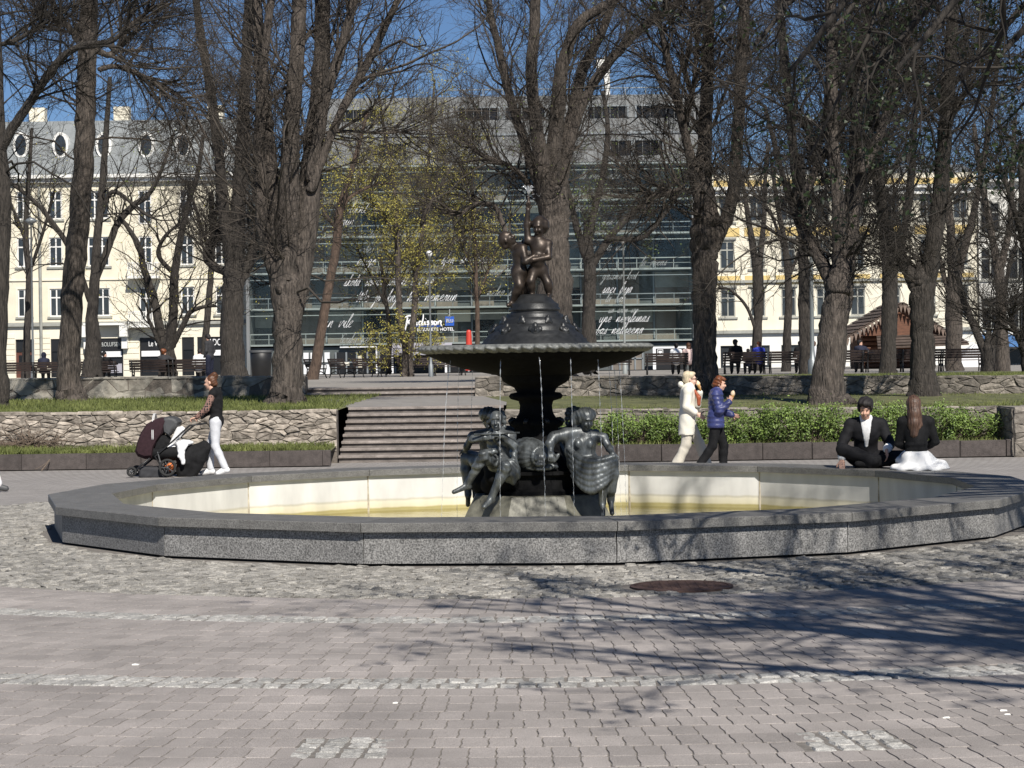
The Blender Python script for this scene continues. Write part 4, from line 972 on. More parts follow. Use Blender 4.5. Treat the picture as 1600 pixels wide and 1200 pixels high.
def flute_boy():
    J = dict(neck=fp(779, -.3, 674), shL=fp(799, -.32, 681), shR=fp(761, -.32, 682), pelvis=fp(780, -.34, 722), chest=fp(780, -.33, 690), waist=fp(780, -.34, 706),
             elL=fp(803, -.46, 696), wrL=fp(785, -.52, 679), elR=fp(740, -.46, 685), wrR=fp(757, -.53, 683), hpL=fp(786, -.38, 722), hpR=fp(772, -.38, 722),
             knL=fp(790, -.64, 728), knR=fp(756, -.6, 711), anL=fp(768, -.6, 776), anR=fp(731, -.5, 755), toL=fp(757, -.7, 790), toR=fp(710, -.58, 767))
    S = Sculpt((-1.12, -.95, .0), (-.05, .05, 1.32), .0095)
    s = .78; add_torso(S, J, s, .014, 1.0, .03)
    for q in 'LR': add_arm(S, J, q, .8, .01); add_leg(S, J, q, .74, .01, foot=True)
    S.cone(J['neck'], fp(778, -.32, 668), .05, .05, .02); add_head(S, fp(776, -.36, 656), (-.1, -1, -.1), s=.96)
    for (px, py, r) in ((766, 650, .033), (769, 645, .036), (776, 643, .038), (784, 645, .036), (787, 651, .033), (788, 659, .028), (764, 659, .028), (788, 666, .024), (764, 666, .024)): S.ell(fp(px, -.31, py), (r, r, r), .012)
    # open jacket, neckerchief, breeches roll, apron bag
    S.chain([fp(766, -.42, 678), fp(776, -.46, 684), fp(790, -.42, 677)], [.03, .035, .03], .02)
    S.chain([fp(779, -.46, 688), fp(781, -.47, 702), fp(782, -.46, 715)], [.025, .018, .012], .01)
    S.ell(fp(766, -.54, 705), (.085, .08, .04), .015); S.ell(fp(763, -.5, 716), (.075, .09, .075), .02)
    S.ell(fp(800, -.48, 736), (.09, .09, .14), .02, fold=lambda x, y, z: .009 * np.sin(x * 75 + z * 12))
    S.chain([fp(804, -.48, 706), fp(802, -.5, 722), fp(800, -.52, 740)], [.03, .035, .05], .02)
    S.ell(fp(787, -.58, 736), (.075, .08, .07), .03)
    S.warp(lambda X, Y, Z: .0055 * np.sin(Z * 75 + X * 30 + 2.2 * np.sin(X * 22 + Y * 14)) * np.clip((1.0 - Z) * 12, 0, 1) * np.clip((Z - .5) * 8, 0, 1))
    add_hand(S, J['wrL'], (-1, -.25, .2), (0, 1, 0), .9, .7); add_hand(S, J['wrR'], (1, -.3, .2), (0, 1, 0), .9, .7)
    return S
def draped_woman():
    J = dict(neck=fp(909, -.26, 672), shL=fp(941, -.3, 683), shR=fp(886, -.28, 681), pelvis=fp(917, -.3, 722), chest=fp(911, -.29, 692), waist=fp(913, -.3, 707),
             elL=fp(951, -.36, 700), wrL=fp(956, -.56, 708), elR=fp(862, -.36, 683), wrR=fp(860, -.46, 704), hpL=fp(925, -.34, 722), hpR=fp(910, -.36, 724),
             knL=fp(955, -.58, 722), knR=fp(942, -.66, 732), anL=fp(953, -.52, 780), anR=fp(940, -.56, 784), toL=fp(955, -.64, 800), toR=fp(941, -.68, 803))
    S = Sculpt((.1, -.95, -.02), (1.02, .05, 1.36), .0095)
    s = .84; add_torso(S, J, s, .01, 1.0, .03)
    for q in 'LR': add_arm(S, J, q, .8, .006); add_leg(S, J, q, .78, .012, foot=True)
    S.cone(J['neck'], fp(912, -.3, 664), .048, .046, .02); add_head(S, fp(915, -.35, 655), (.35, -.85, -.35), s=.95)
    S.ell(fp(914, -.3, 648), (.115, .12, .09), .02, fold=lambda x, y, z: .004 * np.sin(x * 160 + z * 60)); S.ell(fp(900, -.24, 655), (.07, .08, .1), .02)
    for e in (-1, 1): S.ell(J['chest'] + np.array((e * .065, -.085, -.0)), (.04, .045, .05), .03)
    # mantle over the arm and the heavy folds across the lap
    S.chain([fp(905, -.3, 673), fp(884, -.32, 678), fp(866, -.36, 682), fp(858, -.42, 692)], [.05, .07, .06, .05], .03)
    S.chain([fp(889, -.33, 684), fp(888, -.36, 705), fp(893, -.38, 725), fp(905, -.42, 742)], [.05, .045, .05, .06], .03)
    for i in range(6):
        t_ = i / 5; a = fp(888 + 6 * t_, -.42 - .06 * t_, 700 + 42 * t_); b = fp(958 - 5 * t_, -.66, 712 + 34 * t_); m_ = (a + b) / 2 + np.array((0, -.12, -.09 - .05 * t_))
        q = catmull([a, (a + m_) / 2 + np.array((0, -.03, -.035)), m_, (m_ + b) / 2 + np.array((0, -.02, -.01)), b], 12)
        S.chain(q, [.026 + .014 * math.sin(math.pi * j / 11) for j in range(12)], .01)
    S.ell(fp(921, -.45, 728), (.2, .17, .1), .03); S.ell(fp(948, -.6, 722), (.09, .1, .09), .03)
    S.chain([fp(955, -.6, 720), fp(957, -.6, 740), fp(955, -.58, 765)], [.06, .055, .045], .03)
    add_hand(S, J['wrL'], (.15, -.6, -.5), (0, .4, -1), .9, .45); add_hand(S, J['wrR'], (.0, -.3, -1), (0, 1, 0), .9, .5)
    return S
fb = fpart(flute_boy().mesh('seated_flute_boy'), 'seated_flute_boy', 'bronze_grey'); tag(fb, 'seated bronze boy playing a flute, one leg stretched out')
fl = MB().path([tuple(fp(741, -.56, 678)), tuple(fp(812, -.56, 675))], [.012, .010], 8); fpart(fl, 'flute', 'bronze_grey', parent=fb)
fb.location = (0, -.2, 0)
for (px_, sgn, rz) in ((779, 1, 0), (915, 1, 0), (779, -1, math.pi), (915, -1, math.pi)):
    S = Sculpt((-.3, -.4, -.3), (.3, .4, .3), .014); S.ell((0, 0, 0), (.17, .26, .2), .02, fold=lambda x, y, z: .03 * np.sin(x * 17 + y * 13 + 1) * np.sin(z * 19 + x * 7)); S.ell((0, .1, -.1), (.2, .24, .16), .05)
    o = fpart(S.mesh('rock_seat'), 'rock_seat', 'bronze_black'); o.location = tuple(fp(px_, -.3, 744) * np.array((sgn, sgn, 1))); o.rotation_euler = (0, 0, rz)
wm = fpart(draped_woman().mesh('seated_draped_woman'), 'seated_draped_woman', 'bronze_grey'); tag(wm, 'seated bronze woman with headscarf and heavy draped cloth over her knees')
wm.location = (0, -.2, 0)
o = place(fb.data, 'seated_flute_boy', None, ft, False); o.location = (0, .2, 0); o.rotation_euler = (0, 0, math.pi); tag(o, 'second seated bronze figure on the back of the fountain, behind the woman')
o = place(wm.data, 'seated_draped_woman', None, ft, False); o.location = (0, .2, 0); o.rotation_euler = (0, 0, math.pi); tag(o, 'second seated bronze figure on the back of the fountain, behind the boy')
# ribbed jar lying between them, fish head spouting below, leaves
for sgn, rz in ((1, 0), (-1, math.pi)):
    jar = MB().lathe([(.0, -.27), (.1, -.27), (.16, -.2), (.195, -.08), (.2, .03), (.185, .12), (.15, .2), (.11, .23), (.12, .26), (.09, .27), (0, .25)], 64, rad=lambda a, z: 1 + .035 * math.sin(a * 20))
    o = fpart(jar, 'jar', 'bronze_grey'); o.rotation_euler = (R(90), 0, rz + R(30) * 1); o.location = tuple(fp(826, -.33, 712) * np.array((sgn, sgn, 1)))
    S = Sculpt((-.25, -.25, -.2), (.25, .2, .2), .009)
    S.ell((0, -.02, .05), (.085, .11, .08), .02, fold=lambda x, y, z: .004 * np.sin(x * 120)).ell((0, -.13, -.02), (.06, .05, .03), .02).ell((0, -.12, -.075), (.05, .05, .02), .015)
    for e in (-1, 1):
        S.ell((e * .05, -.09, .04), (.02, .02, .02), .006)
        for i in range(3): S.ell((e * (.1 + .035 * i), .0, -.03 + .05 * i - .03 * abs(i - 1)), (.07, .02, .028), .012, M=np.array([[math.cos(e * (.3 + .3 * i)), 0, -math.sin(e * (.3 + .3 * i))], [0, 1, 0], [math.sin(e * (.3 + .3 * i)), 0, math.cos(e * (.3 + .3 * i))]]))
    S.ell((0, .08, -.06), (.2, .1, .06), .03)
    o = fpart(S.mesh('fish_head'), 'fish_head', 'bronze_grey'); o.location = tuple(fp(844, -.52, 722) * np.array((sgn, sgn, 1))); o.rotation_euler = (0, 0, rz)

# ------------------------------------------------------------------ water falling from the bowl
rg = np.random.default_rng(3)
for k, (px0, px1, dy) in enumerate(((707, 690, -.5), (719, 712, .3), (741, 733, .8), (783, 779, -1.0), (842, 848, -1.22), (891, 893, -1.1), (933, 938, -.8), (949, 957, .3), (964, 974, -.3), (957, 966, .7))):
    a = pt(px0, 558, FY + dy * .95); x1 = gx(px1, FY + dy); N = 70; P, rr = [], []
    for i in range(N + 1):
        t_ = i / N; z = a.z - (a.z + .165) * t_; x = a.x + (x1 - a.x) * math.sqrt(t_) * 1.25
        P.append((x + rg.normal(0, .0035) * t_, FY + dy * (1 + .12 * math.sqrt(t_)), z)); rr.append(max(.0012, (.0045 - .0022 * t_) * (1 + .7 * math.sin(i * 1.9 + k)) * rg.uniform(.35, 1.4)))
    o = MB().path(P, rr, 5).build('water_jet', 'falling_water', smooth=True)
    tag(o, 'thin stream of water falling from the bronze bowl', 'water jet', 'water streams falling from the bowl')
sp = thing('water_spray', 'small white spray of water at the top of the fountain', 'water', (pt(826, 305, FY).x, FY, pt(826, 305, FY).z))
p0 = pt(826, 305, FY); q = MB()
for k in range(22):
    a = rg.uniform(0, 2 * math.pi); h = rg.uniform(.04, .11); r = rg.uniform(.015, .09)
    q.path([p0 + Vector((math.cos(a) * r * t_, math.sin(a) * r * t_, h * 4 * t_ * (1 - t_ * .62) * .62)) for t_ in (0, .25, .5, .75, 1)], [.004, .005, .005, .006, .003], 4)
q.build('spray_jets', 'falling_water', sp, smooth=True)
q = MB()
for k in range(40):
    c = p0 + Vector((rg.normal(0, .06), rg.normal(0, .06), rg.uniform(-.1, .09))); r = rg.uniform(.003, .007)
    q.add([c + Vector(v) * r for v in ((1, 0, 0), (-1, 0, 0), (0, 1, 0), (0, -1, 0), (0, 0, 1), (0, 0, -1))], [(0, 2, 4), (2, 1, 4), (1, 3, 4), (3, 0, 4), (2, 0, 5), (1, 2, 5), (3, 1, 5), (0, 3, 5)])
q.build('droplets', 'falling_water', sp, kind='stuff')
# ------------------------------------------------------------------ buildings across the park
def text_mesh(s, size, m, depth=0.02, shear=0.0, space=1.0, bold=0.0):
    cu = bpy.data.curves.new('lettering', 'FONT'); cu.body = s; cu.size = size; cu.extrude = depth; cu.shear = shear; cu.space_character = space; cu.align_x = 'LEFT'; cu.offset = bold
    o = bpy.data.objects.new('tmp_text', cu); C.objects.link(o)
    dg = bpy.context.evaluated_depsgraph_get(); me = bpy.data.meshes.new_from_object(o.evaluated_get(dg)); me.name = 'lettering'
    bpy.data.objects.remove(o); me.materials.clear(); me.materials.append(MATS[m])
    return me
def put_text(s, x, y, z, w, h, m, parent, depth=0.02, shear=0.0, bold=0.0):
    """lettering standing on a wall facing the camera, fitted to w x h"""
    me = text_mesh(s, 1.0, m, depth, shear, bold=bold); xs_ = [v.co.x for v in me.vertices]; ys_ = [v.co.y for v in me.vertices]
    o = place(me, 'lettering', None, parent, True); kx = w / (max(xs_) - min(xs_)); ky = h / (max(ys_) - min(ys_))
    o.matrix_parent_inverse = ROOTINV[parent.name] if parent.name in ROOTINV else Matrix()
    o.rotation_euler = (R(90), 0, 0); o.scale = (kx, ky, 1); o.location = (x - min(xs_) * kx, y, z - min(ys_) * ky)
    return o
def window(t, x, z, w, h, y, fr='window_frame', pane='pane_dark', bars=(1, 1), sill=True, depth=0.25, name='window', hood=None, surround=None):
    """a window in a wall whose face is at y: frame proud of a recessed pane"""
    f = MB(); b = 0.09
    f.box(x - w / 2, x - w / 2 + b, y + .04, y + .16, z, z + h).box(x + w / 2 - b, x + w / 2, y + .04, y + .16, z, z + h)
    f.box(x - w / 2 + b, x + w / 2 - b, y + .04, y + .16, z, z + b).box(x - w / 2 + b, x + w / 2 - b, y + .04, y + .16, z + h - b, z + h)
    for i in range(bars[0]):
        q = x - w / 2 + w * (i + 1) / (bars[0] + 1); f.box(q - .05, q + .05, y + .05, y + .15, z + b, z + h - b)
    for i in range(bars[1]):
        q = z + h * (.68 if bars[1] == 1 else (i + 1) / (bars[1] + 1)); f.box(x - w / 2 + b, x + w / 2 - b, y + .045, y + .155, q - .05, q + .05)
    o = f.build(name, fr, t)
    MB().box(x - w / 2 + .02, x + w / 2 - .02, y + .1, y + .14, z + .02, z + h - .02).build('pane', pane, o)
    if sill: MB().box(x - w / 2 - .18, x + w / 2 + .18, y - .12, y + .02, z - .16, z - .02).build('sill', 'trim_grey', o)
    if hood: MB().box(x - w / 2 - .15, x + w / 2 + .15, y - .14, y + .02, z + h + .12, z + h + .26).build('hood', hood, o)
    if surround:
        MB().box(x - w / 2 - .16, x - w / 2 - .005, y - .05, y + .02, z, z + h + .12).box(x + w / 2 + .005, x + w / 2 + .16, y - .05, y + .02, z, z + h + .12).box(x - w / 2 - .16, x + w / 2 + .16, y - .052, y + .02, z + h + .005, z + h + .119).build('surround', surround, o)
    return o
def wall_with_holes(t, x0, x1, z0, z1, y, holes, m, name='wall', th=0.5):
    """front wall as a grid of blocks that leaves real openings"""
    xs_ = sorted({x0, x1, *[h[0] for h in holes], *[h[1] for h in holes]}); zs_ = sorted({z0, z1, *[h[2] for h in holes], *[h[3] for h in holes]})
    xs_ = [x for x in xs_ if x0 <= x <= x1]; zs_ = [z for z in zs_ if z0 <= z <= z1]
    idx = {}; V = []; Fc = []
    def vid(x, z, d):
        k = (round(x, 4), round(z, 4), d)
        if k not in idx: idx[k] = len(V); V.append((x, y + d, z))
        return idx[k]
    solid = {}
    for i in range(len(xs_) - 1):
        for j in range(len(zs_) - 1):
            cx, cz = (xs_[i] + xs_[i + 1]) / 2, (zs_[j] + zs_[j + 1]) / 2
            solid[i, j] = not any(h[0] < cx < h[1] and h[2] < cz < h[3] for h in holes)
    for (i, j), s_ in solid.items():
        if not s_: continue
        a, b, c, d = xs_[i], xs_[i + 1], zs_[j], zs_[j + 1]
        Fc.append((vid(a, c, 0), vid(b, c, 0), vid(b, d, 0), vid(a, d, 0)))
        if not solid.get((i - 1, j), False): Fc.append((vid(a, c, 0), vid(a, d, 0), vid(a, d, th), vid(a, c, th)))
        if not solid.get((i + 1, j), False): Fc.append((vid(b, c, 0), vid(b, c, th), vid(b, d, th), vid(b, d, 0)))
        if not solid.get((i, j - 1), False): Fc.append((vid(a, c, 0), vid(a, c, th), vid(b, c, th), vid(b, c, 0)))
        if not solid.get((i, j + 1), False): Fc.append((vid(a, d, 0), vid(b, d, 0), vid(b, d, th), vid(a, d, th)))
    return MB().add(V, Fc).build(name, m, t)

DB = 160.0; YB = DB
def bx(px, py=450): return pt(px, py, DB).x
def bz(px, py): return pt(px, py, DB).z
G0 = 1.16
# ---- left: cream tenement -------------------------------------------------------
xa, xb = bx(-170), bx(386)
tb = thing('tenement_building', 'cream four-storey apartment house with grey mansard roof and shopfronts, at left', 'building', ((xa + xb) / 2, YB, G0))
cols = [-145, -104, -62, -12, 38, 88, 155, 228, 293, 347]
z_led = bz(200, 508); z_cor = bz(200, 278)
rows = [bz(200, 493), bz(200, 415), bz(200, 341)]; hgt = [2.1, 2.2, 2.1]
holes = []; wins = []
for c in cols:
    x = bx(c)
    for r, (z, h) in enumerate(zip(rows, hgt)):
        w_ = 1.6 if c == 155 else 1.0
        if c == 228: wins.append((x, z - .45, 1.0, h + .45, 'balcony_door')); holes.append((x - .5, x + .5, z - .45, z + h))
        else: wins.append((x, z, w_, h, 'window')); holes.append((x - w_ / 2, x + w_ / 2, z, z + h))
wall_with_holes(tb, xa, xb, z_led + .3, z_cor, YB, holes, 'stucco_cream')
for x, z, w_, h, nm in wins: window(tb, x, z, w_, h, YB, bars=(2 if w_ > 1.3 else 1, 1), name=nm, sill=nm == 'window', surround='stucco_pale' if nm == 'window' else None)
shops = [(bx(23), bx(52), 'door'), (bx(78), bx(97), 'shop'), (bx(155), bx(191), 'shop'), (bx(217), bx(268), 'shop'), (bx(283), bx(302), 'shop'), (bx(307), bx(354), 'shop'), (bx(-40), bx(8), 'shop'), (bx(-110), bx(-60), 'shop')]
z_st = bz(200, 528)
wall_with_holes(tb, xa, xb, G0, z_led, YB, [(a, b, G0 + .02, z_st) for a, b, k in shops], 'stucco_pale', 'ground_floor_wall')
for i in range(8):
    z = G0 + .5 + i * .42
    for (a, b) in ((xa, bx(23)), (bx(52), bx(78)), (bx(97), bx(155)), (bx(191), bx(217)), (bx(354), xb)):
        if z < z_st + .1 and b - a > .4: MB().box(a + .05, b - .05, YB - .05, YB + .01, z, z + .34).build('rustic_course', 'stucco_pale', tb)
for a, b, k in shops:
    if k == 'door':
        o = MB().box(a, b, YB + .2, YB + .3, G0 + .02, z_st - 1.0).build('door', 'door_wood', tb); m_ = (a + b) / 2
        MB().box(m_ - .5, m_ - .1, YB + .16, YB + .21, G0 + .9, z_st - 1.2).box(m_ + .1, m_ + .5, YB + .16, YB + .21, G0 + .9, z_st - 1.2).build('pane', 'pane_black', o)
        MB().box(a, b, YB + .2, YB + .26, z_st - .94, z_st).build('transom_light', 'pane_black', tb)
    else:
        o = MB().box(a, a + .1, YB + .1, YB + .3, G0 + .02, z_st).box(b - .1, b, YB + .1, YB + .3, G0 + .02, z_st).box(a + .1, b - .1, YB + .1, YB + .3, z_st - .95, z_st).build('shopfront', 'sign_black', tb)
        MB().box(a + .1, b - .1, YB + .2, YB + .24, G0 + .02, z_st - .95).build('pane', 'pane_black', o)
        if b - a > 1.4:
            MB().box(a + .12, b - .12, YB + .05, YB + .12, z_st - 1.42, z_st - 1.0).build('blind', 'awning_white', o)
            if a > 0 or b < bx(200): MB().box(a + .12, b - .12, YB + .06, YB + .12, G0 + .3, G0 + 1.0).build('window_film', 'awning_grey', o)
put_text('BANG&OLUFSEN', bx(140), YB + .05, z_st - .62, bx(187) - bx(140), .32, 'letter_grey', tb)
put_text('Le VIEUX', bx(231), YB + .05, z_st - .66, bx(262) - bx(231), .42, 'letter_white', tb)
put_text('DADO', bx(318), YB + .05, z_st - .66, bx(345) - bx(318), .5, 'letter_white', tb)
MB().box(xa, xb, YB - .28, YB + .1, z_led, z_led + .18).box(xa, xb, YB - .16, YB + .1, z_led + .18, z_led + .3).build('string_course', 'trim_grey', tb)
z2 = bz(200, 437)
MB().box(xa, xb, YB - .1, YB - .005, z2, z2 + .12).build('string_course', 'stucco_pale', tb)
MB().box(xa - .2, xb + .1, YB - .7, YB + .5, z_cor, z_cor + .25).box(xa - .1, xb, YB - .4, YB + .5, z_cor - .3, z_cor).build('cornice', 'trim_white', tb)
zr = bz(200, 182)
MB().prism([(xa - .2, YB - .4, z_cor + .25), (xb, YB - .4, z_cor + .25), (xb, YB + 12, z_cor + .25), (xa - .2, YB + 12, z_cor + .25)], [(xa, YB + 2.4, zr), (xb - .5, YB + 2.4, zr), (xb - .5, YB + 9, zr), (xa, YB + 9, zr)]).build('mansard_roof', 'roof_zinc', tb)
MB().box(xa, xb, YB + .5, YB + 12, G0, z_cor).build('rear_block', 'stucco_cream', tb)
for c in (-110, -40, 30, 92, 160, 227, 285, 345):
    x = bx(c, 232); z = bz(c, 243); y = YB - .4 + 2.8 * (z - z_cor) / (zr - z_cor)
    o = MB().prism([(x + .62 * math.cos(a), y - .15, z + .85 + 1.0 * math.sin(a)) for a in np.linspace(0, 2 * math.pi, 15)[:-1]][::-1], [(x + .62 * math.cos(a), y + 1.6, z + .85 + 1.0 * math.sin(a)) for a in np.linspace(0, 2 * math.pi, 15)[:-1]][::-1]).build('dormer', 'trim_white', tb)
    MB().prism([(x + .42 * math.cos(a), y - .2, z + .85 + .78 * math.sin(a)) for a in np.linspace(0, 2 * math.pi, 15)[:-1]][::-1], [(x + .42 * math.cos(a), y - .14, z + .85 + .78 * math.sin(a)) for a in np.linspace(0, 2 * math.pi, 15)[:-1]][::-1]).build('pane', 'pane_dark', o)
for zz in (bz(228, 432), bz(228, 508)):
    a, b = bx(203), bx(252); o = MB().box(a, b, YB - 1.1, YB, zz - .18, zz).build('balcony', 'trim_white', tb); q = MB()
    for i in range(19): x = a + .06 + (b - a - .12) * i / 18; q.box(x - .025, x + .025, YB - 1.06, YB - 1.01, zz, zz + .95)
    q.box(a, b, YB - 1.08, YB - .99, zz + .95, zz + 1.02).box(a, a + .06, YB - 1, YB, zz + .93, zz + 1.0).box(b - .06, b, YB - 1, YB, zz + .93, zz + 1.0).build('railing', 'trim_white', o)
# bay over the shop with brackets
for c in (136, 195): x = bx(c); MB().box(x - .3, x + .3, YB - .9, YB - .01, z_st + .1, z_led).box(x - .22, x + .22, YB - .5, YB - .01, z_st - .8, z_st + .1).build('bracket', 'trim_white', tb)
MB().box(bx(133), bx(198), YB - .95, YB - .29, z_led, z_led + .16).build('balcony_slab', 'trim_white', tb)
MB().path([pt(61, 290, DB - .35), pt(65, 566, DB - .35)], .11, 8).build('drainpipe', 'trim_grey', tb)
for c in (45, 180, 330):
    x = bx(c); MB().box(x - .6, x + .6, YB + 3.5, YB + 4.5, zr - .3, zr + 1.2).build('chimney', 'stucco_pale', tb)

# ---- middle: glazed hotel --------------------------------------------------------
YH = 157.0
def hx(px, py=420): return pt(px, py, YH).x
def hz(px, py): return pt(px, py, YH).z
x0, x1 = hx(389), hx(1082)
ht = thing('glass_hotel', 'long modern hotel with open glass front, white handwriting and grey metal top storeys', 'building', ((x0 + x1) / 2, YH, G0))
floors = [534, 478, 422, 366, 313]; zt = [hz(740, p) for p in floors]; z_top = hz(740, 256)
MB().box(x0, x1, YH + 2.6, YH + 14, G0, z_top).build('room_wall', 'hotel_dark', ht)
for z in zt + [z_top]:
    MB().box(x0, x1, YH + .25, YH + 2.6, z - .13, z).build('floor_slab', 'steel_white', ht)
for k, z in enumerate(zt):
    h = (zt + [z_top])[k + 1] - z - .22; nb = 12; rn = random.Random(k)
    for i in range(nb):
        a = x0 + (x1 - x0) * i / nb; b = x0 + (x1 - x0) * (i + 1) / nb
        MB().box(a + .08, b - .08 - (1.0 if rn.random() < .5 else 0), YH + 2.45, YH + 2.6, z + .01, z + h).build('room_panel', 'hotel_panel' if rn.random() < .7 else 'pane_black', ht)
        if rn.random() < .45: MB().box(a + .1, b - .1, YH + 2.36, YH + 2.44, z + h * rn.uniform(.45, .75), z + h).build('blind', 'trim_grey' if rn.random() < .85 else 'stucco_pale', ht)
        MB().box(b - .05, b + .05, YH + 2.3, YH + 2.44, z + .01, z + h).build('mullion', 'steel_white' if rn.random() < .45 else 'steel_grey', ht)
    q = MB(); n_ = 24
    for i in range(n_ + 1): x = x0 + (x1 - x0) * i / n_; q.box(x - .025, x + .025, YH + .3, YH + .35, z, z + .72)
    q.box(x0, x1, YH + .29, YH + .36, z + .72, z + .79).box(x0, x1, YH + .3, YH + .35, z + .36, z + .39).box(x0, x1, YH + .1, YH + .16, z + h - .35, z + h - .29).build('railing', 'steel_white' if k % 2 == 0 else 'steel_grey', ht)
pane = MB().box(0, 1, 0, .03, 0, 1).mesh('glass_pane'); pane.materials.append(MATS['clear_glass'])
zz = [zt[0] - .1] + zt[1:] + [z_top]
for k in range(5):
    for i in range(12):
        a = x0 + (x1 - x0) * i / 12; b = x0 + (x1 - x0) * (i + 1) / 12
        o = place(pane, 'glass_pane', None, ht, True); o.location = (a + .015, YH, zz[k] + .015); o.scale = (b - a - .03, 1, zz[k + 1] - zz[k] - .03)
for q_ in (x0 - .25, x1): MB().box(q_, q_ + .25, YH - .05, YH + 2.6, G0, z_top).build('end_wall', 'clad_grey', ht)
# white cursive on the glass: strokes
GLY = {'e': [(0, .3), (.35, .5), (.32, .92), (.12, .85), (.08, .25), (.28, 0), (.52, .15)], 'a': [(.4, .85), (.15, .9), (0, .4), (.18, 0), (.4, .35), (.44, .9), (.42, .15), (.58, .05)],
       'n': [(0, .1), (.08, .92), (.1, .05), (.25, .8), (.38, .88), (.42, .1), (.56, .08)], 'u': [(0, .9), (.05, .15), (.2, 0), (.36, .3), (.42, .9), (.43, .12), (.56, .06)],
       'i': [(0, .2), (.12, .92), (.14, .1), (.28, .06)], 'l': [(0, .1), (.22, 1.6), (.14, 1.95), (.06, 1.3), (.12, .1), (.28, .06)],
       'k': [(0, .1), (.2, 1.8), (.08, 1.85), (.06, .05), (.18, .6), (.36, .9), (.18, .5), (.42, .05)], 's': [(0, .1), (.26, .95), (.2, .6), (.34, .25), (.14, 0), (.42, .12)],
       'o': [(.3, .9), (.05, .7), (.06, .2), (.25, 0), (.42, .4), (.3, .9), (.52, .82)], 'r': [(0, .1), (.1, .95), (.16, .72), (.32, .9), (.3, .2), (.46, .06)],
       't': [(0, .2), (.16, 1.5), (.13, .12), (.3, .06)], 'v': [(0, .9), (.12, .02), (.36, .9), (.5, .8)], 'b': [(0, .1), (.2, 1.8), (.08, 1.8), (.08, .12), (.3, 0), (.4, .5), (.15, .7), (.5, .6)],
       'j': [(0, .1), (.2, .9), (.2, -.8), (.04, -.9), (.3, .05)], 'g': [(.4, .85), (.1, .85), (.05, .3), (.3, .2), (.42, .9), (.38, -.8), (.12, -.85), (.55, .1)], 'h': [(0, .1), (.2, 1.8), (.08, 1.8), (.08, .02), (.25, .8), (.38, .85), (.4, .1), (.55, .06)],
       'm': [(0, .1), (.06, .9), (.08, .05), (.22, .85), (.3, .8), (.32, .05), (.45, .85), (.54, .8), (.56, .1), (.7, .06)], 'c': [(.35, .8), (.12, .85), (.02, .4), (.18, 0), (.45, .15)], 'd': [(.38, .8), (.12, .85), (.02, .3), (.2, 0), (.4, .4), (.46, 1.8), (.42, .1), (.58, .06)],
       'f': [(0, .1), (.25, 1.7), (.16, 1.9), (.08, .5), (.04, -.8), (.2, -.6), (.1, .1), (.4, .2)], 'y': [(0, .9), (.1, .2), (.3, .3), (.4, .9), (.3, -.8), (.08, -.8), (.5, .1)], ',': [(0, 0), (-.08, -.4)],
       'W': [(0, 1.7), (.1, 0), (.4, 1.5), (.5, 0), (.85, 1.8), (.95, 1.4)], 'G': [(.6, 1.5), (.3, 1.8), (.02, 1.0), (.2, .05), (.55, .3), (.6, .9), (.35, .8), (.65, .0), (.8, .1)], 'S': [(0, .1), (.5, 1.6), (.3, 1.8), (.15, 1.3), (.5, .5), (.25, 0), (0, .2)], '1': [(0, 1.2), (.3, 1.8), (.3, 0)], '8': [(.3, .9), (.05, 1.4), (.3, 1.8), (.55, 1.4), (.3, .9), (.0, .4), (.3, 0), (.6, .4), (.3, .9)]}
def script_line(s_, px, py, xh, yy, m='letter_white', r=.015, wob=0.0):
    o = pt(px, py, yy); sc_ = xh * yy / F; q = MB(); x = 0; word = []
    def flush():
        if len(word) > 2:
            P = catmull(word, len(word) * 4); q.path([(p[0], yy, p[1]) for p in P], [r * (.55 + .6 * abs(math.sin(i * .55))) for i in range(len(P))], 4)
        word.clear()
    for ch in s_:
        if ch == ' ': flush(); x += .8; continue
        g = GLY.get(ch, GLY['n'])
        for (a, b) in g: word.append((o.x + (x + a + b * .55) * sc_, o.z + b * sc_))
        x += max(p[0] for p in g) * 1.3
        if ch in '18,': flush(); x += .25
    flush()
    return q.build('handwriting', m, ht)
for (s_, px, py, xh) in (('18', 546, 278, 9), ('voilna', 548, 293, 10), ('licht runa', 545, 333, 11), ('nun', 532, 352, 9), ('erigo', 556, 415, 10), ('bon ne rieta sen', 628, 383, 9), ('sfin si rene', 688, 412, 10),
                        ('skola savai slaukt bet ne', 536, 447, 9), ('We ja kaja hes nemerun', 556, 472, 10), ('un vilc', 503, 512, 11), ('Gribu ney', 530, 536, 8), ('Sma runa', 896, 331, 7), ('men ga', 940, 352, 7), ('saci bija ,', 940, 458, 9),
                        ('la bar', 945, 472, 8), ('un aron sen', 950, 489, 6), ('nu une nevilcinas', 915, 504, 9), ('bas nellseena', 930, 522, 9), ('Sa vecas ielas runa', 905, 280, 7)):
    script_line(s_, px, py, xh, YH - .08, 'letter_white' if xh > 8 else 'letter_pale')
for (s_, px, py, xh) in (('ne rita vejs saka', 700, 352, 8), ('un tad ielas runa lenam', 560, 372, 7), ('sen bija', 430, 392, 8), ('kas to zina', 420, 448, 8), ('es eju', 425, 505, 9), ('melna saule', 760, 462, 8), ('la vecas', 1000, 415, 8), ('ne ne rieta sais', 905, 392, 7), ('gaisma krit', 940, 437, 8), ('dara jau sen', 720, 300, 8), ('klusu', 620, 296, 8), ('bet no rita', 905, 305, 7), ('vakar un sodien', 560, 395, 7), ('jauna diena', 760, 430, 7)):
    script_line(s_, px, py, xh, YH - .08, 'letter_pale', .012)
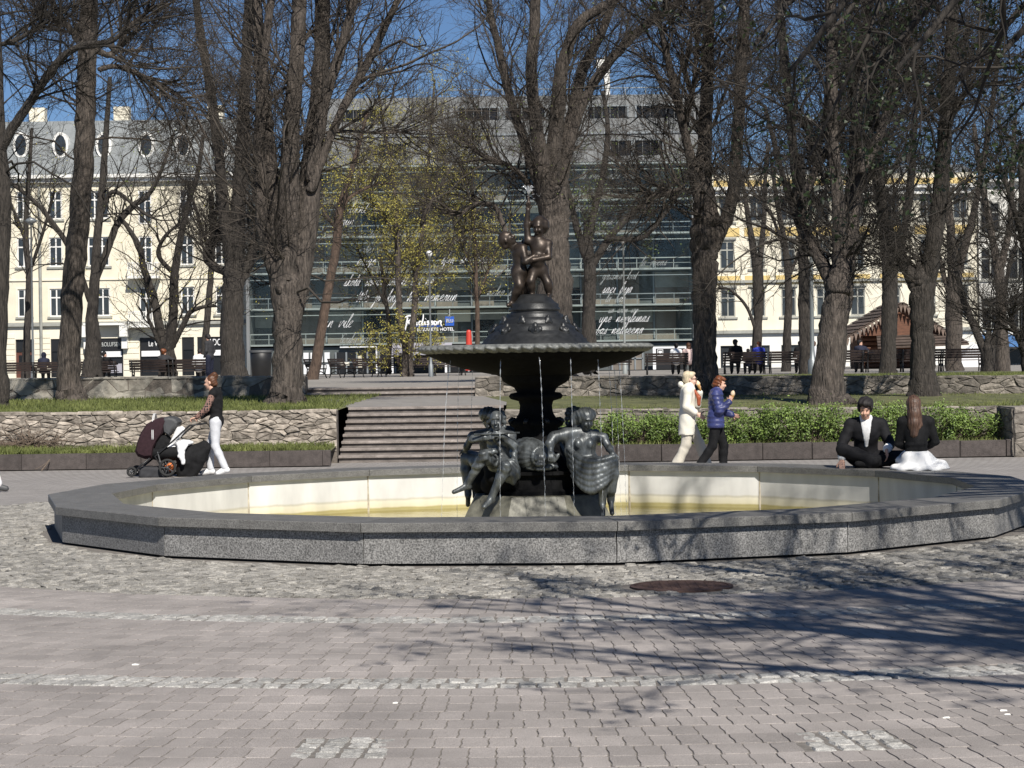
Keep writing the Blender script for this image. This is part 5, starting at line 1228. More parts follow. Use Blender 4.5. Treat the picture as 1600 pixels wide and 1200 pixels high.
# grey metal top storeys
xa2, xb2 = hx(500, 200), hx(1108, 200); z3 = hz(850, 252); z4 = hz(850, 147); z35 = hz(850, 207)
hol = [(hx(c, 230) - 1.15, hx(c, 230) + 1.15, hz(850, 243), hz(850, 217)) for c in (612, 966, 1015)] + [(hx(c, 172) - 1.6, hx(c, 172) + 1.6, hz(850, 184), hz(850, 163)) for c in (560, 748, 820, 950, 1027)]
wall_with_holes(ht, xa2, xb2, z3, z4, YH + 1.0, hol, 'clad_grey', 'top_storey_wall')
for a, b, c, d in hol:
    o = MB().box(a, a + .12, YH + .96, YH + 1.3, c, d).box(b - .12, b, YH + .96, YH + 1.3, c, d).box(a + .12, b - .12, YH + .96, YH + 1.3, d - .1, d).build('window', 'steel_grey', ht); MB().box(a + .1, b - .1, YH + 1.2, YH + 1.25, c, d - .05).build('pane', 'pane_black', o)
q = MB(); x = xa2
while x < xb2: q.box(x, x + .04, YH + .95, YH + .995, z3, z4); x += .6
q.build('seam', 'clad_grey', ht, kind='stuff')
MB().box(xa2, xb2, YH + .9, YH + .96, z35 - .08, z35 + .08).build('ledge', 'steel_grey', ht)
MB().box(xa2 + .02, xb2 - .02, YH + 1.5, YH + 14, z3, z4 - .02).build('rear_block', 'clad_grey', ht)
q = MB().path([(hx(690, 135), YH + 1.6, hz(690, 137)), (xb2, YH + 1.6, hz(690, 137))], .04, 5)
for i in range(14): x = hx(690, 135) + (xb2 - hx(690, 135)) * i / 13; q.box(x - .03, x + .03, YH + 1.57, YH + 1.63, z4, hz(690, 137))
q.build('roof_railing', 'steel_white', ht)
an_ = MB().box(hx(953, 100) - .22, hx(953, 100) + .22, YH + 5, YH + 5.5, z4 - .1, hz(953, 73)); an_.box(hx(943, 90) - .35, hx(943, 90) + .3, YH + 4.9, YH + 5.3, hz(943, 92), hz(943, 77)); an_.build('roof_mast', 'trim_white', ht)
# ground floor of the hotel
zg = zt[0] - .25; MB().box(x0, x1, YH + .6, YH + 2.6, G0, zg).build('ground_floor_wall', 'hotel_dark', ht)
for (a, b, m_) in ((470, 514, 'awning_white'), (522, 588, 'pane_black'), (590, 640, 'pane_black'), (640, 760, 'pane_black'), (955, 1003, 'hotel_panel')):
    o = MB().box(hx(a), hx(b), YH + .5, YH + .59, G0, hz(700, 548)).build('shop_window', m_, ht); q = MB()
    for i in range(5): x = hx(a) + (hx(b) - hx(a)) * i / 4; q.box(x - .06, x + .06, YH + .42, YH + .5, G0, hz(700, 548))
    q.box(hx(a), hx(b), YH + .42, YH + .499, hz(700, 565), hz(700, 563)).build('glazing_bar', 'hotel_dark' if m_ == 'awning_white' else 'steel_grey', o)
MB().box(hx(529), hx(587), YH + .2, YH + .4, hz(560, 543), hz(560, 541)).box(hx(585), hx(587), YH + .2, YH + .4, G0, hz(560, 543)).build('portal_frame', 'awning_white', ht)
MB().box(hx(529), hx(543), YH + .38, YH + .48, hz(536, 571), hz(536, 566)).build('lit_sign', 'fabric_cream', ht)
MB().box(hx(557), hx(563), YH + .38, YH + .48, hz(560, 574), hz(560, 556)).build('info_panel', 'stucco_pale', ht)
# entrance canopy and the hotel's sign
cn = thing('entrance_canopy', 'pale grey awning over the hotel entrance, left of the fountain bowl', 'awning', (hx(690), YH - 2, G0))
a, b = hx(608), hx(705); z5, z6 = hz(650, 536), hz(650, 553)
P0 = [(a, YH - .0, z5), (b, YH - .0, z5), (b, YH - 3.5, z6 + .35), (a, YH - 3.5, z6 + .35)]; MB().prism([(x, y, z - .06) for x, y, z in P0], P0).build('cloth', 'awning_grey', cn)
MB().box(a, b, YH - 3.56, YH - 3.5, z6 - .1, z6 + .36).build('valance', 'awning_grey', cn)
for px in (615, 697): MB().box(hx(px) - .08, hx(px) + .08, YH - 3.45, YH - 3.3, G0, z6 - .1).build('post', 'awning_white', cn)
ps = pt(632, 517, YH - .5)
sg = thing('hotel_sign', 'white lettered hotel sign with small blue square above the entrance', 'sign', (hx(670), YH - .5, hz(670, 520)))
yy = YH - .5; BR = []
def brush(strokes, px, py, k, r):
    """painted-looking script letters: tapered strokes in photo pixels"""
    q = MB()
    for st in strokes:
        P = catmull(st, len(st) * 5); q.path([tuple(pt(px + x * k, py - y * k, yy)) for x, y in P], [r * (.55 + .75 * math.sin(math.pi * (.15 + .8 * i / (len(P) - 1)))) for i in range(len(P))], 6)
    return q
letters = {'R': [[(2, 19), (8, 21.5), (12, 20), (9, 14), (4, 12.5)], [(6, 19), (4, 8), (2, -1)], [(6, 12.5), (9, 9), (13, 6.5)]], 'a': [[(19, 12), (16, 12), (14.5, 8.5), (17, 6.5), (19, 9), (20, 12), (19.5, 7.5), (22, 7.5)]], 'd': [[(28, 12.5), (24.5, 12.5), (23, 9), (25.5, 7), (28, 9.5), (30, 17), (30.5, 24)], [(28.5, 11), (28.5, 7.5), (31, 8)]],
           'i': [[(33, 13), (32.4, 8.5), (34.5, 8)], [(34, 16.3), (34.5, 16.9)]], 's': [[(39.5, 13), (37, 12.7), (37.3, 10.8), (39.5, 9.6), (37.8, 7.6), (35.6, 8)]], 's2': [[(45.5, 13), (43, 12.7), (43.3, 10.8), (45.5, 9.6), (43.8, 7.6), (41.6, 8)]], 'o': [[(49.5, 13), (47, 12), (47, 8.5), (49.8, 7.6), (51.5, 10.5), (49.5, 13)]], 'n': [[(53.5, 13), (53, 7.5)], [(53.2, 10.5), (55.5, 13), (58, 12.5), (57.5, 8.5), (60, 5)]]}
for kx, st in letters.items(): brush(st, 631, 515, 1.0, .06).build('script_letter', 'letter_white', sg)
MB().box(pt(649, 510, yy).x, pt(690, 510, yy).x, yy - .02, yy + .02, pt(660, 510.6, yy).z, pt(660, 509, yy).z).build('underline', 'sign_blue', sg)
o = MB().box(pt(695.5, 502, yy).x, pt(709.5, 502, yy).x, yy - .03, yy + .03, pt(702, 509, yy).z, pt(702, 494.5, yy).z).build('blue_square', 'sign_blue', sg)
put_text('BLU', pt(697.5, 503, yy).x, yy - .06, pt(700, 504, yy).z, pt(708, 503, yy).x - pt(697.5, 503, yy).x, .24, 'letter_white', sg, .02)
put_text('ELIZABETE', pt(652, 517, yy).x, yy, pt(680, 517, yy).z, pt(685, 517, yy).x - pt(652, 517, yy).x, .24, 'letter_white', sg, .02, bold=.012)
put_text('HOTEL', pt(688, 517, yy).x, yy, pt(680, 517, yy).z, pt(709.5, 517, yy).x - pt(688, 517, yy).x, .24, 'letter_white', sg, .02, bold=.012)
MB().box(pt(702.5, 490, yy).x - .03, pt(702.5, 490, yy).x + .03, yy - .02, YH + .3, pt(702, 494, yy).z, pt(702, 483, yy).z).build('hanger', 'steel_white', sg)
# board with a pictogram by the right-hand bench
bd = thing('shop_board', 'white framed dark board with white pictogram, above the bench right of the bowl', 'sign', (hx(1038), YH - 1, G0)); yq = YH - 1
MB().box(pt(1020, 548, yq).x, pt(1072, 548, yq).x, yq, yq + .1, G0, pt(1040, 541.5, yq).z).build('frame', 'awning_white', bd)
MB().box(pt(1025, 548, yq).x, pt(1070, 548, yq).x, yq - .04, yq - .005, G0, pt(1040, 544.5, yq).z).build('board', 'sign_black', bd)
ic = MB(); u_ = lambda a, b, c, d: ic.box(pt(a, 550, yq).x, pt(b, 550, yq).x, yq - .08, yq - .045, pt(1031, d, yq).z, pt(1031, c, yq).z)
u_(1027, 1036, 546, 546.8); u_(1027, 1036, 555, 555.8); u_(1027, 1027.8, 546.8, 555); u_(1035.2, 1036, 546.8, 555); u_(1029, 1034, 548.2, 549.8); u_(1028.7, 1030, 549.8, 551.3); u_(1033, 1034.3, 549.8, 551.3); u_(1030, 1033, 550, 554); ic.build('pictogram', 'letter_white', bd)
o = MB().lathe([(.36, 0), (.34, .2), (.26, .3), (.24, 1.5), (.18, 2.75), (.14, 2.85), (0, 2.9)], 16, (pt(733, 560, 150).x, 150, 1.3)).build('advertising_column', 'red_paint'); tag(o, 'slim red column standing just above the left edge of the bowl rim', 'column')

# ---- right: cream and ochre house, white house -------------------------------------
xa, xb = bx(1105), bx(1528)
rb = thing('ochre_building', 'cream and ochre house with grey window bands, right of the glass hotel', 'building', ((xa + xb) / 2, YB, G0))
cols = [1137, 1184, 1232, 1287, 1340, 1395, 1450, 1502]
rows = [bz(1300, 493), bz(1300, 418), bz(1300, 344)]
holes = [(bx(c) - .55, bx(c) + .55, z, z + 2.1) for c in cols for z in rows]
z_led = bz(1300, 514); z_cor = bz(1300, 296)
wall_with_holes(rb, xa, xb, z_led, z_cor, YB, holes, 'stucco_pale')
for c in cols:
    for k, z in enumerate(rows):
        o = window(rb, bx(c), z, 1.1, 2.1, YB, fr='trim_grey', hood='trim_grey' if k < 2 else None)
        MB().box(bx(c) - .95, bx(c) + .95, YB - .06, YB + .005, z + 2.45, z + 3.1).build('ochre_panel', 'stucco_ochre', rb)
MB().box(xa, xb, YB - .3, YB + .1, z_led - .25, z_led).build('string_course', 'trim_grey', rb)
zz = bz(1300, 436); MB().box(xa, xb, YB - .2, YB + .0, zz - .2, zz).build('string_course', 'trim_grey', rb)
MB().box(xa - .2, xb + .2, YB - .8, YB + .5, z_cor, z_cor + .25).box(xa - .1, xb + .1, YB - .5, YB + .5, z_cor - .45, z_cor).build('cornice', 'trim_white', rb)
MB().box(xa, xb, YB + .01, YB + 1, z_cor + .25, bz(1300, 272)).build('attic_wall', 'stucco_pale', rb)
MB().prism([(xa, YB + .4, bz(1300, 272)), (xb, YB + .4, bz(1300, 272)), (xb, YB + 12, bz(1300, 272)), (xa, YB + 12, bz(1300, 272))], [(xa, YB + 5, bz(1300, 250)), (xb, YB + 5, bz(1300, 250)), (xb, YB + 7, bz(1300, 250)), (xa, YB + 7, bz(1300, 250))]).build('roof', 'roof_zinc', rb)
dz = [(bx(c) - .75, bx(c) + .75, G0 + .02, bz(1300, 538)) for c in (1140, 1186, 1235, 1290, 1342, 1396)]
wall_with_holes(rb, xa, xb, G0, z_led - .25, YB, dz, 'stucco_white', 'ground_floor_wall')
for a, b, c, d in dz:
    o = MB().box(a, b, YB + .2, YB + .3, c, d).build('door', 'pane_dark', rb); MB().box(a + .2, b - .2, YB + .12, YB + .2, c + .2, c + 1.2).build('door_grille', 'trim_white', o)
MB().box(xa, xb, YB + .5, YB + 12, G0, bz(1300, 274)).build('rear_block', 'stucco_pale', rb)
xa, xb = bx(1528) + .05, bx(1760)
wb = thing('white_building', 'white house with tall dark windows and blue shop awning at the far right', 'building', ((xa + xb) / 2, YB, G0))
cols = [1547, 1590, 1635, 1680, 1725]; rows = [bz(1560, 513), bz(1560, 437), bz(1560, 365)]
holes = [(bx(c) - .75, bx(c) + .75, z, z + 2.35) for c in cols for z in rows]
wall_with_holes(wb, xa, xb, bz(1560, 522), bz(1560, 285), YB - .3, holes, 'stucco_white')
for c in cols:
    for z in rows: window(wb, bx(c), z, 1.5, 2.35, YB - .3, fr='trim_grey', pane='pane_black')
MB().box(xa, xb + .2, YB - .9, YB, bz(1560, 285), bz(1560, 281)).build('cornice', 'trim_white', wb)
wall_with_holes(wb, xa, xb, G0, bz(1560, 522), YB - .3, [(bx(c) - 1.1, bx(c) + 1.1, G0 + .02, bz(1560, 545)) for c in cols], 'stucco_white', 'ground_floor_wall')
for c in cols: MB().box(bx(c) - 1.1, bx(c) + 1.1, YB - .1, YB, G0 + .02, bz(1560, 545)).build('shop_window', 'pane_black', wb)
P0 = [(bx(1532), YB - .32, bz(1560, 523)), (xb, YB - .32, bz(1560, 523)), (xb, YB - 2.2, bz(1560, 541)), (bx(1532), YB - 2.2, bz(1560, 541))]; MB().prism([(x, y, z - .08) for x, y, z in P0], P0).build('awning', 'awning_blue', wb)
MB().box(xa, xb, YB + .2, YB + 12, G0, bz(1560, 285)).build('rear_block', 'stucco_white', wb)

# ---- wooden pavilion and white tent -------------------------------------------------
DP = 112.0
pv = thing('wooden_pavilion', 'brown timber pavilion with steep gabled roof, between the trunks at right', 'pavilion', (gx(1405, DP), DP, 1.2))
px_ = lambda p: pt(p, 520, DP).x
pz_ = lambda y: pt(1405, y, DP).z
wall = MB().box(px_(1352), px_(1462), DP + .6, DP + 5, 1.2, pz_(520)); wall.build('log_wall', 'wood_red', pv)
for i in range(9): MB().path([(px_(1350), DP + .55, 1.35 + i * .24), (px_(1464), DP + .55, 1.35 + i * .24)], .11, 8).build('log', 'wood_red', pv)
for (a, b, c, yt, yb) in ((1325, 1392, 1408, 482, 528), ):
    pass
def roof_plane(name, P, nb):
    """one slope covered in boards"""
    A, B2, C2, D2 = [Vector(p) for p in P]; up = (D2 - A).cross(B2 - A).normalized(); up = up if up.z > 0 else -up
    r = MB().prism([p - up * .1 for p in (A, B2, C2, D2)], [A, B2, C2, D2]).build(name, 'wood_old', pv)
    for i in range(nb):
        t0_, t1_ = i / nb, (i + .92) / nb; a, b, c, d = A.lerp(D2, t0_), B2.lerp(C2, t0_), B2.lerp(C2, t1_), A.lerp(D2, t1_)
        lo, hi = .01, .05; MB().prism([a + up * hi, b + up * hi, c + up * lo, d + up * lo][::-1], [a + up * (hi + .03), b + up * (hi + .03), c + up * (lo + .03), d + up * (lo + .03)][::-1]).build('roof_board', 'wood_old', r)
ap = (px_(1408), pz_(473))
roof_plane('roof_slope', [(px_(1318), DP - .6, pz_(527)), (px_(1318), DP + 6, pz_(527)), (ap[0], DP + 6, ap[1]), (ap[0], DP - .6, ap[1])], 9)
roof_plane('roof_slope', [(px_(1490), DP - .6, pz_(527)), (px_(1490), DP + 6, pz_(527)), (ap[0], DP + 6, ap[1]), (ap[0], DP - .6, ap[1])], 9)
roof_plane('roof_slope', [(px_(1360), DP - 2.2, pz_(542)), (px_(1500), DP - 2.2, pz_(538)), (px_(1485), DP + .6, pz_(518)), (px_(1372), DP + .6, pz_(520))], 5)
MB().add([(px_(1338), DP - .2, pz_(524)), (px_(1476), DP - .2, pz_(524)), (ap[0], DP - .2, ap[1] - .2), (px_(1338), DP - .1, pz_(524)), (px_(1476), DP - .1, pz_(524)), (ap[0], DP - .1, ap[1] - .2)], [(0, 1, 2), (5, 4, 3), (0, 3, 4, 1), (1, 4, 5, 2), (2, 5, 3, 0)]).build('gable', 'wood_red', pv)
for s_ in (1318, 1490):
    for i in range(14):
        t_ = (i + .5) / 14; x = px_(s_) + (ap[0] - px_(s_)) * t_; z = pz_(527) + (ap[1] - pz_(527)) * t_
        MB().prism([(x - .1, DP - .68, z - .1), (x + .1, DP - .68, z - .1), (x, DP - .68, z - .5)], [(x - .1, DP - .63, z - .1), (x + .1, DP - .63, z - .1), (x, DP - .63, z - .5)]).build('fretwork', 'wood_trim', pv)
tn = thing('white_tent', 'white market tent behind the forked trunk at right', 'tent', (gx(1525, 118), 118, 1.2)); a, b = gx(1496, 118), gx(1555, 118); zq = pt(1520, 560, 118).z; za = pt(1520, 536, 118).z
MB().add([(a, 117, zq), (b, 117, zq), (b, 120, zq), (a, 120, zq), ((a + b) / 2, 118.5, za), (a, 117, zq - .5), (b, 117, zq - .5), (b, 120, zq - .5), (a, 120, zq - .5)], [(0, 1, 4), (1, 2, 4), (2, 3, 4), (3, 0, 4), (5, 6, 1, 0), (6, 7, 2, 1), (7, 8, 3, 2), (8, 5, 0, 3)]).build('canopy', 'awning_white', tn)
for x in (a + .1, b - .1):
    for y in (117.1, 119.9): MB().box(x - .04, x + .04, y - .04, y + .04, 1.2, zq).build('leg', 'steel_white', tn)
MB().box(a + .3, b - .1, 119.8, 119.9, 1.2, zq - .5).build('back_curtain', 'awning_white', tn)

# ------------------------------------------------------------------ lamps, bin, benches
def lamp(px, py_top, D, label, r=.05, globe=True, mt='steel_grey'):
    b = pt(px, PY, D); x = b.x; zt_ = pt(px, py_top, D).z; x = pt(px, (py_top + 570) / 2, D).x
    t = thing('street_lamp', label, 'lamp', (x, D, 1.2))
    MB().lathe([(r * 2.2, 0), (r * 2.2, .5), (r * 1.3, .6), (r, .9), (r * .75, zt_ - 1.2 - .2), (r * 1.6, zt_ - 1.2 - .18), (r * 1.6, zt_ - 1.2 - .1)], 10, (x, D, 1.2)).build('post', mt, t, smooth=True)
    if globe:
        MB().lathe([(.05, -.06), (.12, .02), (.145, .11), (.11, .2), (0, .24)], 16, (x, D, zt_ - .1)).build('globe', 'lamp_globe', t, smooth=True)
    else: MB().lathe([(.12, -.12), (.3, .0), (.12, .12), (0, .16)], 12, (x, D, zt_)).build('lantern', 'steel_grey', t, smooth=True)
lamp(672, 396, 96, 'thin lamp post with round white globe in front of the hotel sign')
lamp(975, 375, 96, 'thin lamp post with round white globe right of the bronze children', mt='steel_white')
lamp(1267, 190, 74, 'tall grey steel post beside the leaning forked trunk at right', .075, False)
lamp(50, 345, 92, 'slim grey lamp post before the left tenement door', .05, False)
bn = thing('litter_bin', 'dark round litter bin left of the thick forked trunk', 'bin', (gx(408, 60), 60, 1.2))
MB().lathe([(.18, 0), (.18, .1), (.26, .14), (.3, .75), (.31, .95), (.27, .98), (.27, .8), (0, .8)], 20, (gx(408, 60), 60, 1.2)).build('drum', 'iron', bn, smooth=True)
MB().lathe([(.33, .96), (.33, 1.03), (.3, 1.03), (.3, .96)], 20, (gx(408, 60), 60, 1.2)).build('rim', 'plastic_grey', bn, smooth=True)

SL = MB().box(-.9, .9, -.018, .018, -.035, .035).mesh('slat'); SL.materials.append(MATS['bench_wood'])
SE = MB(); 
for P in ([(0, -.27, 0), (0, -.2, .2), (0, -.24, .42)], [(0, .3, 0), (0, .22, .22), (0, .2, .42), (0, .3, .65), (0, .36, .88)], [(0, -.26, .42), (0, .22, .42)], [(0, -.2, .2), (0, 0, .3), (0, .22, .2)]): SE.path(P, .028, 6)
SE.path([(0, -.25, .42), (0, -.26, .6), (0, -.1, .64), (0, .26, .6)], .022, 6)
SE = SE.mesh('end_frame', True); SE.materials.append(MATS['iron'])
def bench(x, y, rz, label, z=1.2, group='park benches on the upper level', L=1.8):
    """slatted bench; local +y is the back"""
    t = thing('park_bench', label, 'bench', (x, y, z), rz, group)
    for q in (-.8, .8): o = place(SE, 'end_frame', None, t, False); o.location = (q * L / 1.8, 0, 0)
    for k in range(5): o = place(SL, 'seat_slat', None, t, False); o.location = (0, -.22 + k * .095, .44); o.scale = (L / 1.8, 2.2, .5)
    for k in range(4): o = place(SL, 'back_slat', None, t, False); o.location = (0, .245 + k * .035, .55 + k * .1); o.rotation_euler = (R(-18), 0, 0); o.scale = (L / 1.8, 1, 1.15)
    return t
BL = [(24, 'bench at the far left edge of the park, its back to the wall'), (84, 'bench left of the leftmost straight trunk, a hooded person on it'), (151, 'bench with the dark-haired person in black, right of the straight trunk'), (240, 'bench with the red-blond person, below the multi-stemmed tree'), (297, 'bench with the person in white shirt, left of the dark trunk')]
for px, lb in BL: bench(gx(px, 82.5 if px in (240, 297) else 90), 82.5 if px in (240, 297) else 90, math.pi, lb)
BR_ = [(953, 88, 'empty bench right of the bowl rim, facing the hotel'), (1041, 88, 'bench with two pale-clothed people, left of the thick trunk'), (1163, 86, 'bench with the capped person in black, right of the thick trunk'), (1234, 86, 'bench with a lone dark person by the tall grey post'), (1323, 84, 'bench seen between the two leaning forks at right'), (1378, 84, 'bench behind the thin upright trunk at right'), (1440, 84, 'bench mostly hidden by the dark forked trunk at right'), (1500, 84, 'rightmost bench, empty with its dark slats lit')]
for px, D, lb in BR_: bench(gx(px, D), D, math.pi, lb)
BC = [(494, 97, R(80), 'end-on bench nearest the thick forked trunk'), (535, 99, R(70), 'second bench of the middle row, counted from the thick forked trunk'), (575, 100, R(62), 'third bench of the middle row, counted from the thick forked trunk'), (615, 101, R(50), 'bench below the person in pale blue'), (655, 102, R(40), 'bench right of the person in pale blue'), (700, 103, R(20), 'bench before the hotel entrance, under the bowl edge'), (745, 104, R(10), 'bench just left of the fountain column')]
for px, D, rz, lb in BC: bench(gx(px, D), D, rz, lb)
# ------------------------------------------------------------------ trees
def grow(par, prad, n_per, length, ang, rg, K=4, r0=None, taper=.35, up=.25, wob=.25, t0=.15, t1=1.0, droop=0.0):
    """children of polylines par (N,K0,3); returns polylines and radii"""
    N, K0, _ = par.shape; n = N * n_per; i = np.repeat(np.arange(N), n_per)
    t = t0 + (t1 - t0) * rg.random(n); s = t * (K0 - 1); k = np.minimum(s.astype(int), K0 - 2); f = (s - k)[:, None]
    a, b = par[i, k], par[i, k + 1]; st = a + (b - a) * f; T = (b - a); T /= np.linalg.norm(T, axis=1, keepdims=True) + 1e-9
    pr = prad[i, k] * (1 - f[:, 0]) + prad[i, k + 1] * f[:, 0]
    q = rg.normal(size=(n, 3)); q -= T * (q * T).sum(1, keepdims=True); q /= np.linalg.norm(q, axis=1, keepdims=True) + 1e-9
    an = rg.uniform(ang[0], ang[1], n)[:, None]; d = T * np.cos(an) + q * np.sin(an); d[:, 2] += up; d /= np.linalg.norm(d, axis=1, keepdims=True)
    L = (length[0] + (length[1] - length[0]) * rg.random(n)) * (1.15 - .5 * t)
    P = [st]; cur = d
    for j in range(K - 1):
        P.append(P[-1] + cur * (L / (K - 1))[:, None]); cur = cur + rg.normal(size=(n, 3)) * wob; cur[:, 2] += up * .25 - droop; cur /= np.linalg.norm(cur, axis=1, keepdims=True)
    P = np.stack(P, 1); rb = np.minimum(pr * .7, r0[0] + (r0[1] - r0[0]) * rg.random(n)); rad = rb[:, None] * np.linspace(1, taper, K)[None]
    return P, rad
def tree(name, label, D, limbs, bark='bark_grey', twig='twig_grey', seed=0, dens=1.0, buds=None, nb=0, depth=.35, group='bare park trees', crown_r=(1.6, 4.6), base=True, tw=1.0, x_extra=None):
    dens = dens * (.72 if D > 75 else 1.28)
    rg = np.random.default_rng(seed); W3, RR = [], []; trunkV, trunkQ = [], []; off = 0
    b0 = pt(limbs[0][0][0], limbs[0][0][1], D)
    t = thing(name, label, 'tree', tuple(b0), 0, group)
    for li, lm in enumerate(limbs):
        dd = 0.0 if li == 0 else rg.uniform(-depth, depth); L = 0; pts = []; rad = []
        for j, (x, y, w) in enumerate(lm):
            if j: L += math.hypot(x - lm[j - 1][0], y - lm[j - 1][1]) * D / F
            p = pt(x, y, D); pts.append((p.x, p.y + dd * L + (0 if li else 0), p.z)); rad.append(w / 2 * D / F)
        if li > 0:             # rounded root of the limb inside the stem
            d_ = np.array(pts[0]) - np.array(pts[1]); d_ = d_ / (np.linalg.norm(d_) + 1e-9); pts.insert(0, tuple(np.array(pts[0]) + d_ * rad[0] * 1.2)); rad.insert(0, rad[0] * .25)
        if li == 0 and base:   # root flare below ground
            p = pts[0]; pts.insert(0, (p[0], p[1], p[2] - .35)); rad.insert(0, rad[0] * 1.25)
        if li == 0 and len(limbs) > 1 and len(limbs[1]) > 2 and lm[-1][2] > 16 and lm[-1][1] > 150:
            d_ = np.array(pts[-1]) - np.array(pts[-2]); pts.append(tuple(np.array(pts[-1]) + d_ * .6)); rad.append(rad[-1] * .45); pts.append(tuple(np.array(pts[-1]) + d_ * .35)); rad.append(.02)
        n = max(10, int(len(pts) * 6)); P = catmull(pts, n); r = np.clip(np.interp(np.linspace(0, len(pts) - 1, n), np.arange(len(pts)), rad), .012, None)
        P = P + rg.normal(size=P.shape) * r[:, None] * .05
        sides = 18 if r.max() > .22 else 10
        V, Q = tubes(P[None], r[None], sides)
        # furrowed bark: ridges that wander up the stem, knots
        ang = np.tile(np.arange(sides) * 2 * np.pi / sides, n); zz = np.repeat(np.arange(n), sides); cen = np.repeat(P, sides, axis=0); ph = rg.uniform(0, 6, 4)
        amp = .05 * np.sin(ang * 4 + zz * .22 + ph[0]) + .045 * np.sin(ang * 7 - zz * .35 + ph[1]) + rg.normal(0, .03, len(ang))
        if li == 0 and base: amp = amp + .22 * np.exp(-zz / 4.0) * np.sin(ang * 5 + ph[2])
        V = cen + (V - cen) * (1 + amp)[:, None]
        trunkV.append(V); trunkQ.append(Q + off); off += len(V)
        k16 = catmull(P, 16); W3.append(k16); RR.append(np.interp(np.linspace(0, n - 1, 16), np.arange(n), r))
    place(mesh_np('trunk', np.concatenate(trunkV), np.concatenate(trunkQ), smooth=True), 'trunk', bark, t)
    W3 = np.stack(W3); RR = np.stack(RR)
    if len(W3) > 1: par, pr = W3[1:], RR[1:]
    else: par, pr = W3[:, 8:], RR[:, 8:]
    px = D / F                                # metres per photo pixel: twigs get a size that suits the tree
    n1 = max(3, int(22 * dens)); b1, r1 = grow(par, pr, n1, (crown_r[0], crown_r[1]), (.45, 1.2), rg, 7, (.016, .04), .25, .2, .26, .3)
    tr = W3[:1, 9:]; bt, rt = grow(tr, RR[:1, 9:], max(4, int(14 * dens)), (crown_r[0] * .6, crown_r[1]), (.7, 1.5), rg, 7, (.015, .035), .3, .1, .3, .0)
    b1 = np.concatenate([b1, bt]); r1 = np.concatenate([r1, rt])
    b2, r2 = grow(b1, r1, max(2, int(9 * dens)), (.5, 1.5), (.45, 1.2), rg, 4, (.007, .012), .45, .15, .35, .12)
    b3, r3 = grow(b2, r2, max(2, int(7 * dens)), (.25, .7), (.35, 1.05), rg, 2, (.0045, .007), .6, .08, .35, .15)
    r2 *= tw; r3 *= tw
    VS, QS, o_ = [], [], 0
    for P, r, sd in ((b1, r1, 5), (b2, r2, 3), (b3, r3, 3)):
        V, Q = tubes(P, r, sd); VS.append(V); QS.append(Q + o_); o_ += len(V)
    place(mesh_np('crown', np.concatenate(VS), np.concatenate(QS), smooth=True), 'crown', twig, t)
    if buds:
        src = b3.reshape(-1, 3); src = src[rg.integers(0, len(src), nb)] + rg.normal(size=(nb, 3)) * .04
        nr = rg.normal(size=(nb, 3)) + np.array([0, -.4, .6]); nr /= np.linalg.norm(nr, axis=1, keepdims=True)
        V, T = leaf_quads(src, nr, rg.uniform(.016, .036, nb) * (D / 60) ** .5, rg, .6)
        place(mesh_np('buds', V, tris=T), 'buds', buds, t, kind='stuff')
    return t
TR = []
tree('lime_tree', 'tree cut by the left edge of the view, long limb rising to the right', 46, [[(-4, 640, 46), (-5, 560, 30), (2, 400, 26), (4, 300, 25), (-2, 220, 22), (-6, 100, 20), (-10, -90, 15)], [(-2, 240, 18), (20, 205, 16), (60, 150, 14), (100, 100, 12), (140, 76, 9), (190, 70, 7), (225, 15, 5), (245, -50, 3)], [(-2, 70, 8), (30, 62, 7), (60, 42, 5), (85, 15, 3)]], 'bark_dark', 'twig_dark', 1, .9)
tree('lime_tree', 'tall straight grey trunk before the left parapet wall', 51, [[(112, 626, 50), (108, 596, 36), (111, 500, 32), (119, 400, 33), (127, 300, 33), (132, 200, 31), (136, 100, 28), (139, 0, 26), (142, -140, 20)], [(150, 78, 11), (176, 84, 9), (200, 40, 7), (235, 5, 5), (250, -60, 3)], [(158, 108, 9), (184, 104, 8), (232, 122, 6), (290, 158, 5), (322, 215, 3)], [(122, 60, 10), (90, 20, 8), (60, -40, 5)], [(145, -20, 12), (185, -80, 9), (230, -140, 6)]], 'bark_grey', 'twig_grey', 2, 1.1)
tree('maple_tree', 'knotty tree behind the straight grey trunk, crooked limb to the right', 78, [[(143, 586, 34), (147, 545, 25), (144, 490, 17), (149, 430, 15), (152, 370, 13), (158, 310, 12), (165, 220, 9), (172, 120, 6)], [(148, 440, 13), (166, 385, 12), (180, 345, 11), (202, 318, 10), (225, 300, 8), (245, 255, 6), (260, 200, 4)], [(140, 470, 9), (118, 400, 9), (84, 345, 8), (56, 312, 6), (15, 282, 4)], [(160, 330, 8), (180, 300, 7), (230, 335, 5), (250, 345, 3)]], 'bark_dark', 'twig_dark', 3, .9, 'bud_green', 500)
tree('apple_tree', 'low multi-stemmed tree before the tenement shops', 84, [[(262, 586, 30), (262, 545, 22)], [(258, 548, 15), (246, 500, 14), (236, 455, 12), (222, 420, 11), (214, 385, 9), (196, 355, 7), (178, 335, 5)], [(264, 545, 16), (272, 500, 14), (276, 440, 14), (284, 395, 12), (300, 330, 10), (318, 280, 7), (330, 220, 5)], [(270, 540, 10), (290, 505, 9), (300, 488, 8), (322, 480, 6), (342, 479, 4)], [(254, 550, 7), (240, 515, 6), (232, 495, 5), (236, 485, 3)], [(275, 430, 8), (250, 400, 7), (262, 370, 6), (286, 352, 4)]], 'bark_dark', 'twig_dark', 4, .8, 'bud_yellow', 900)
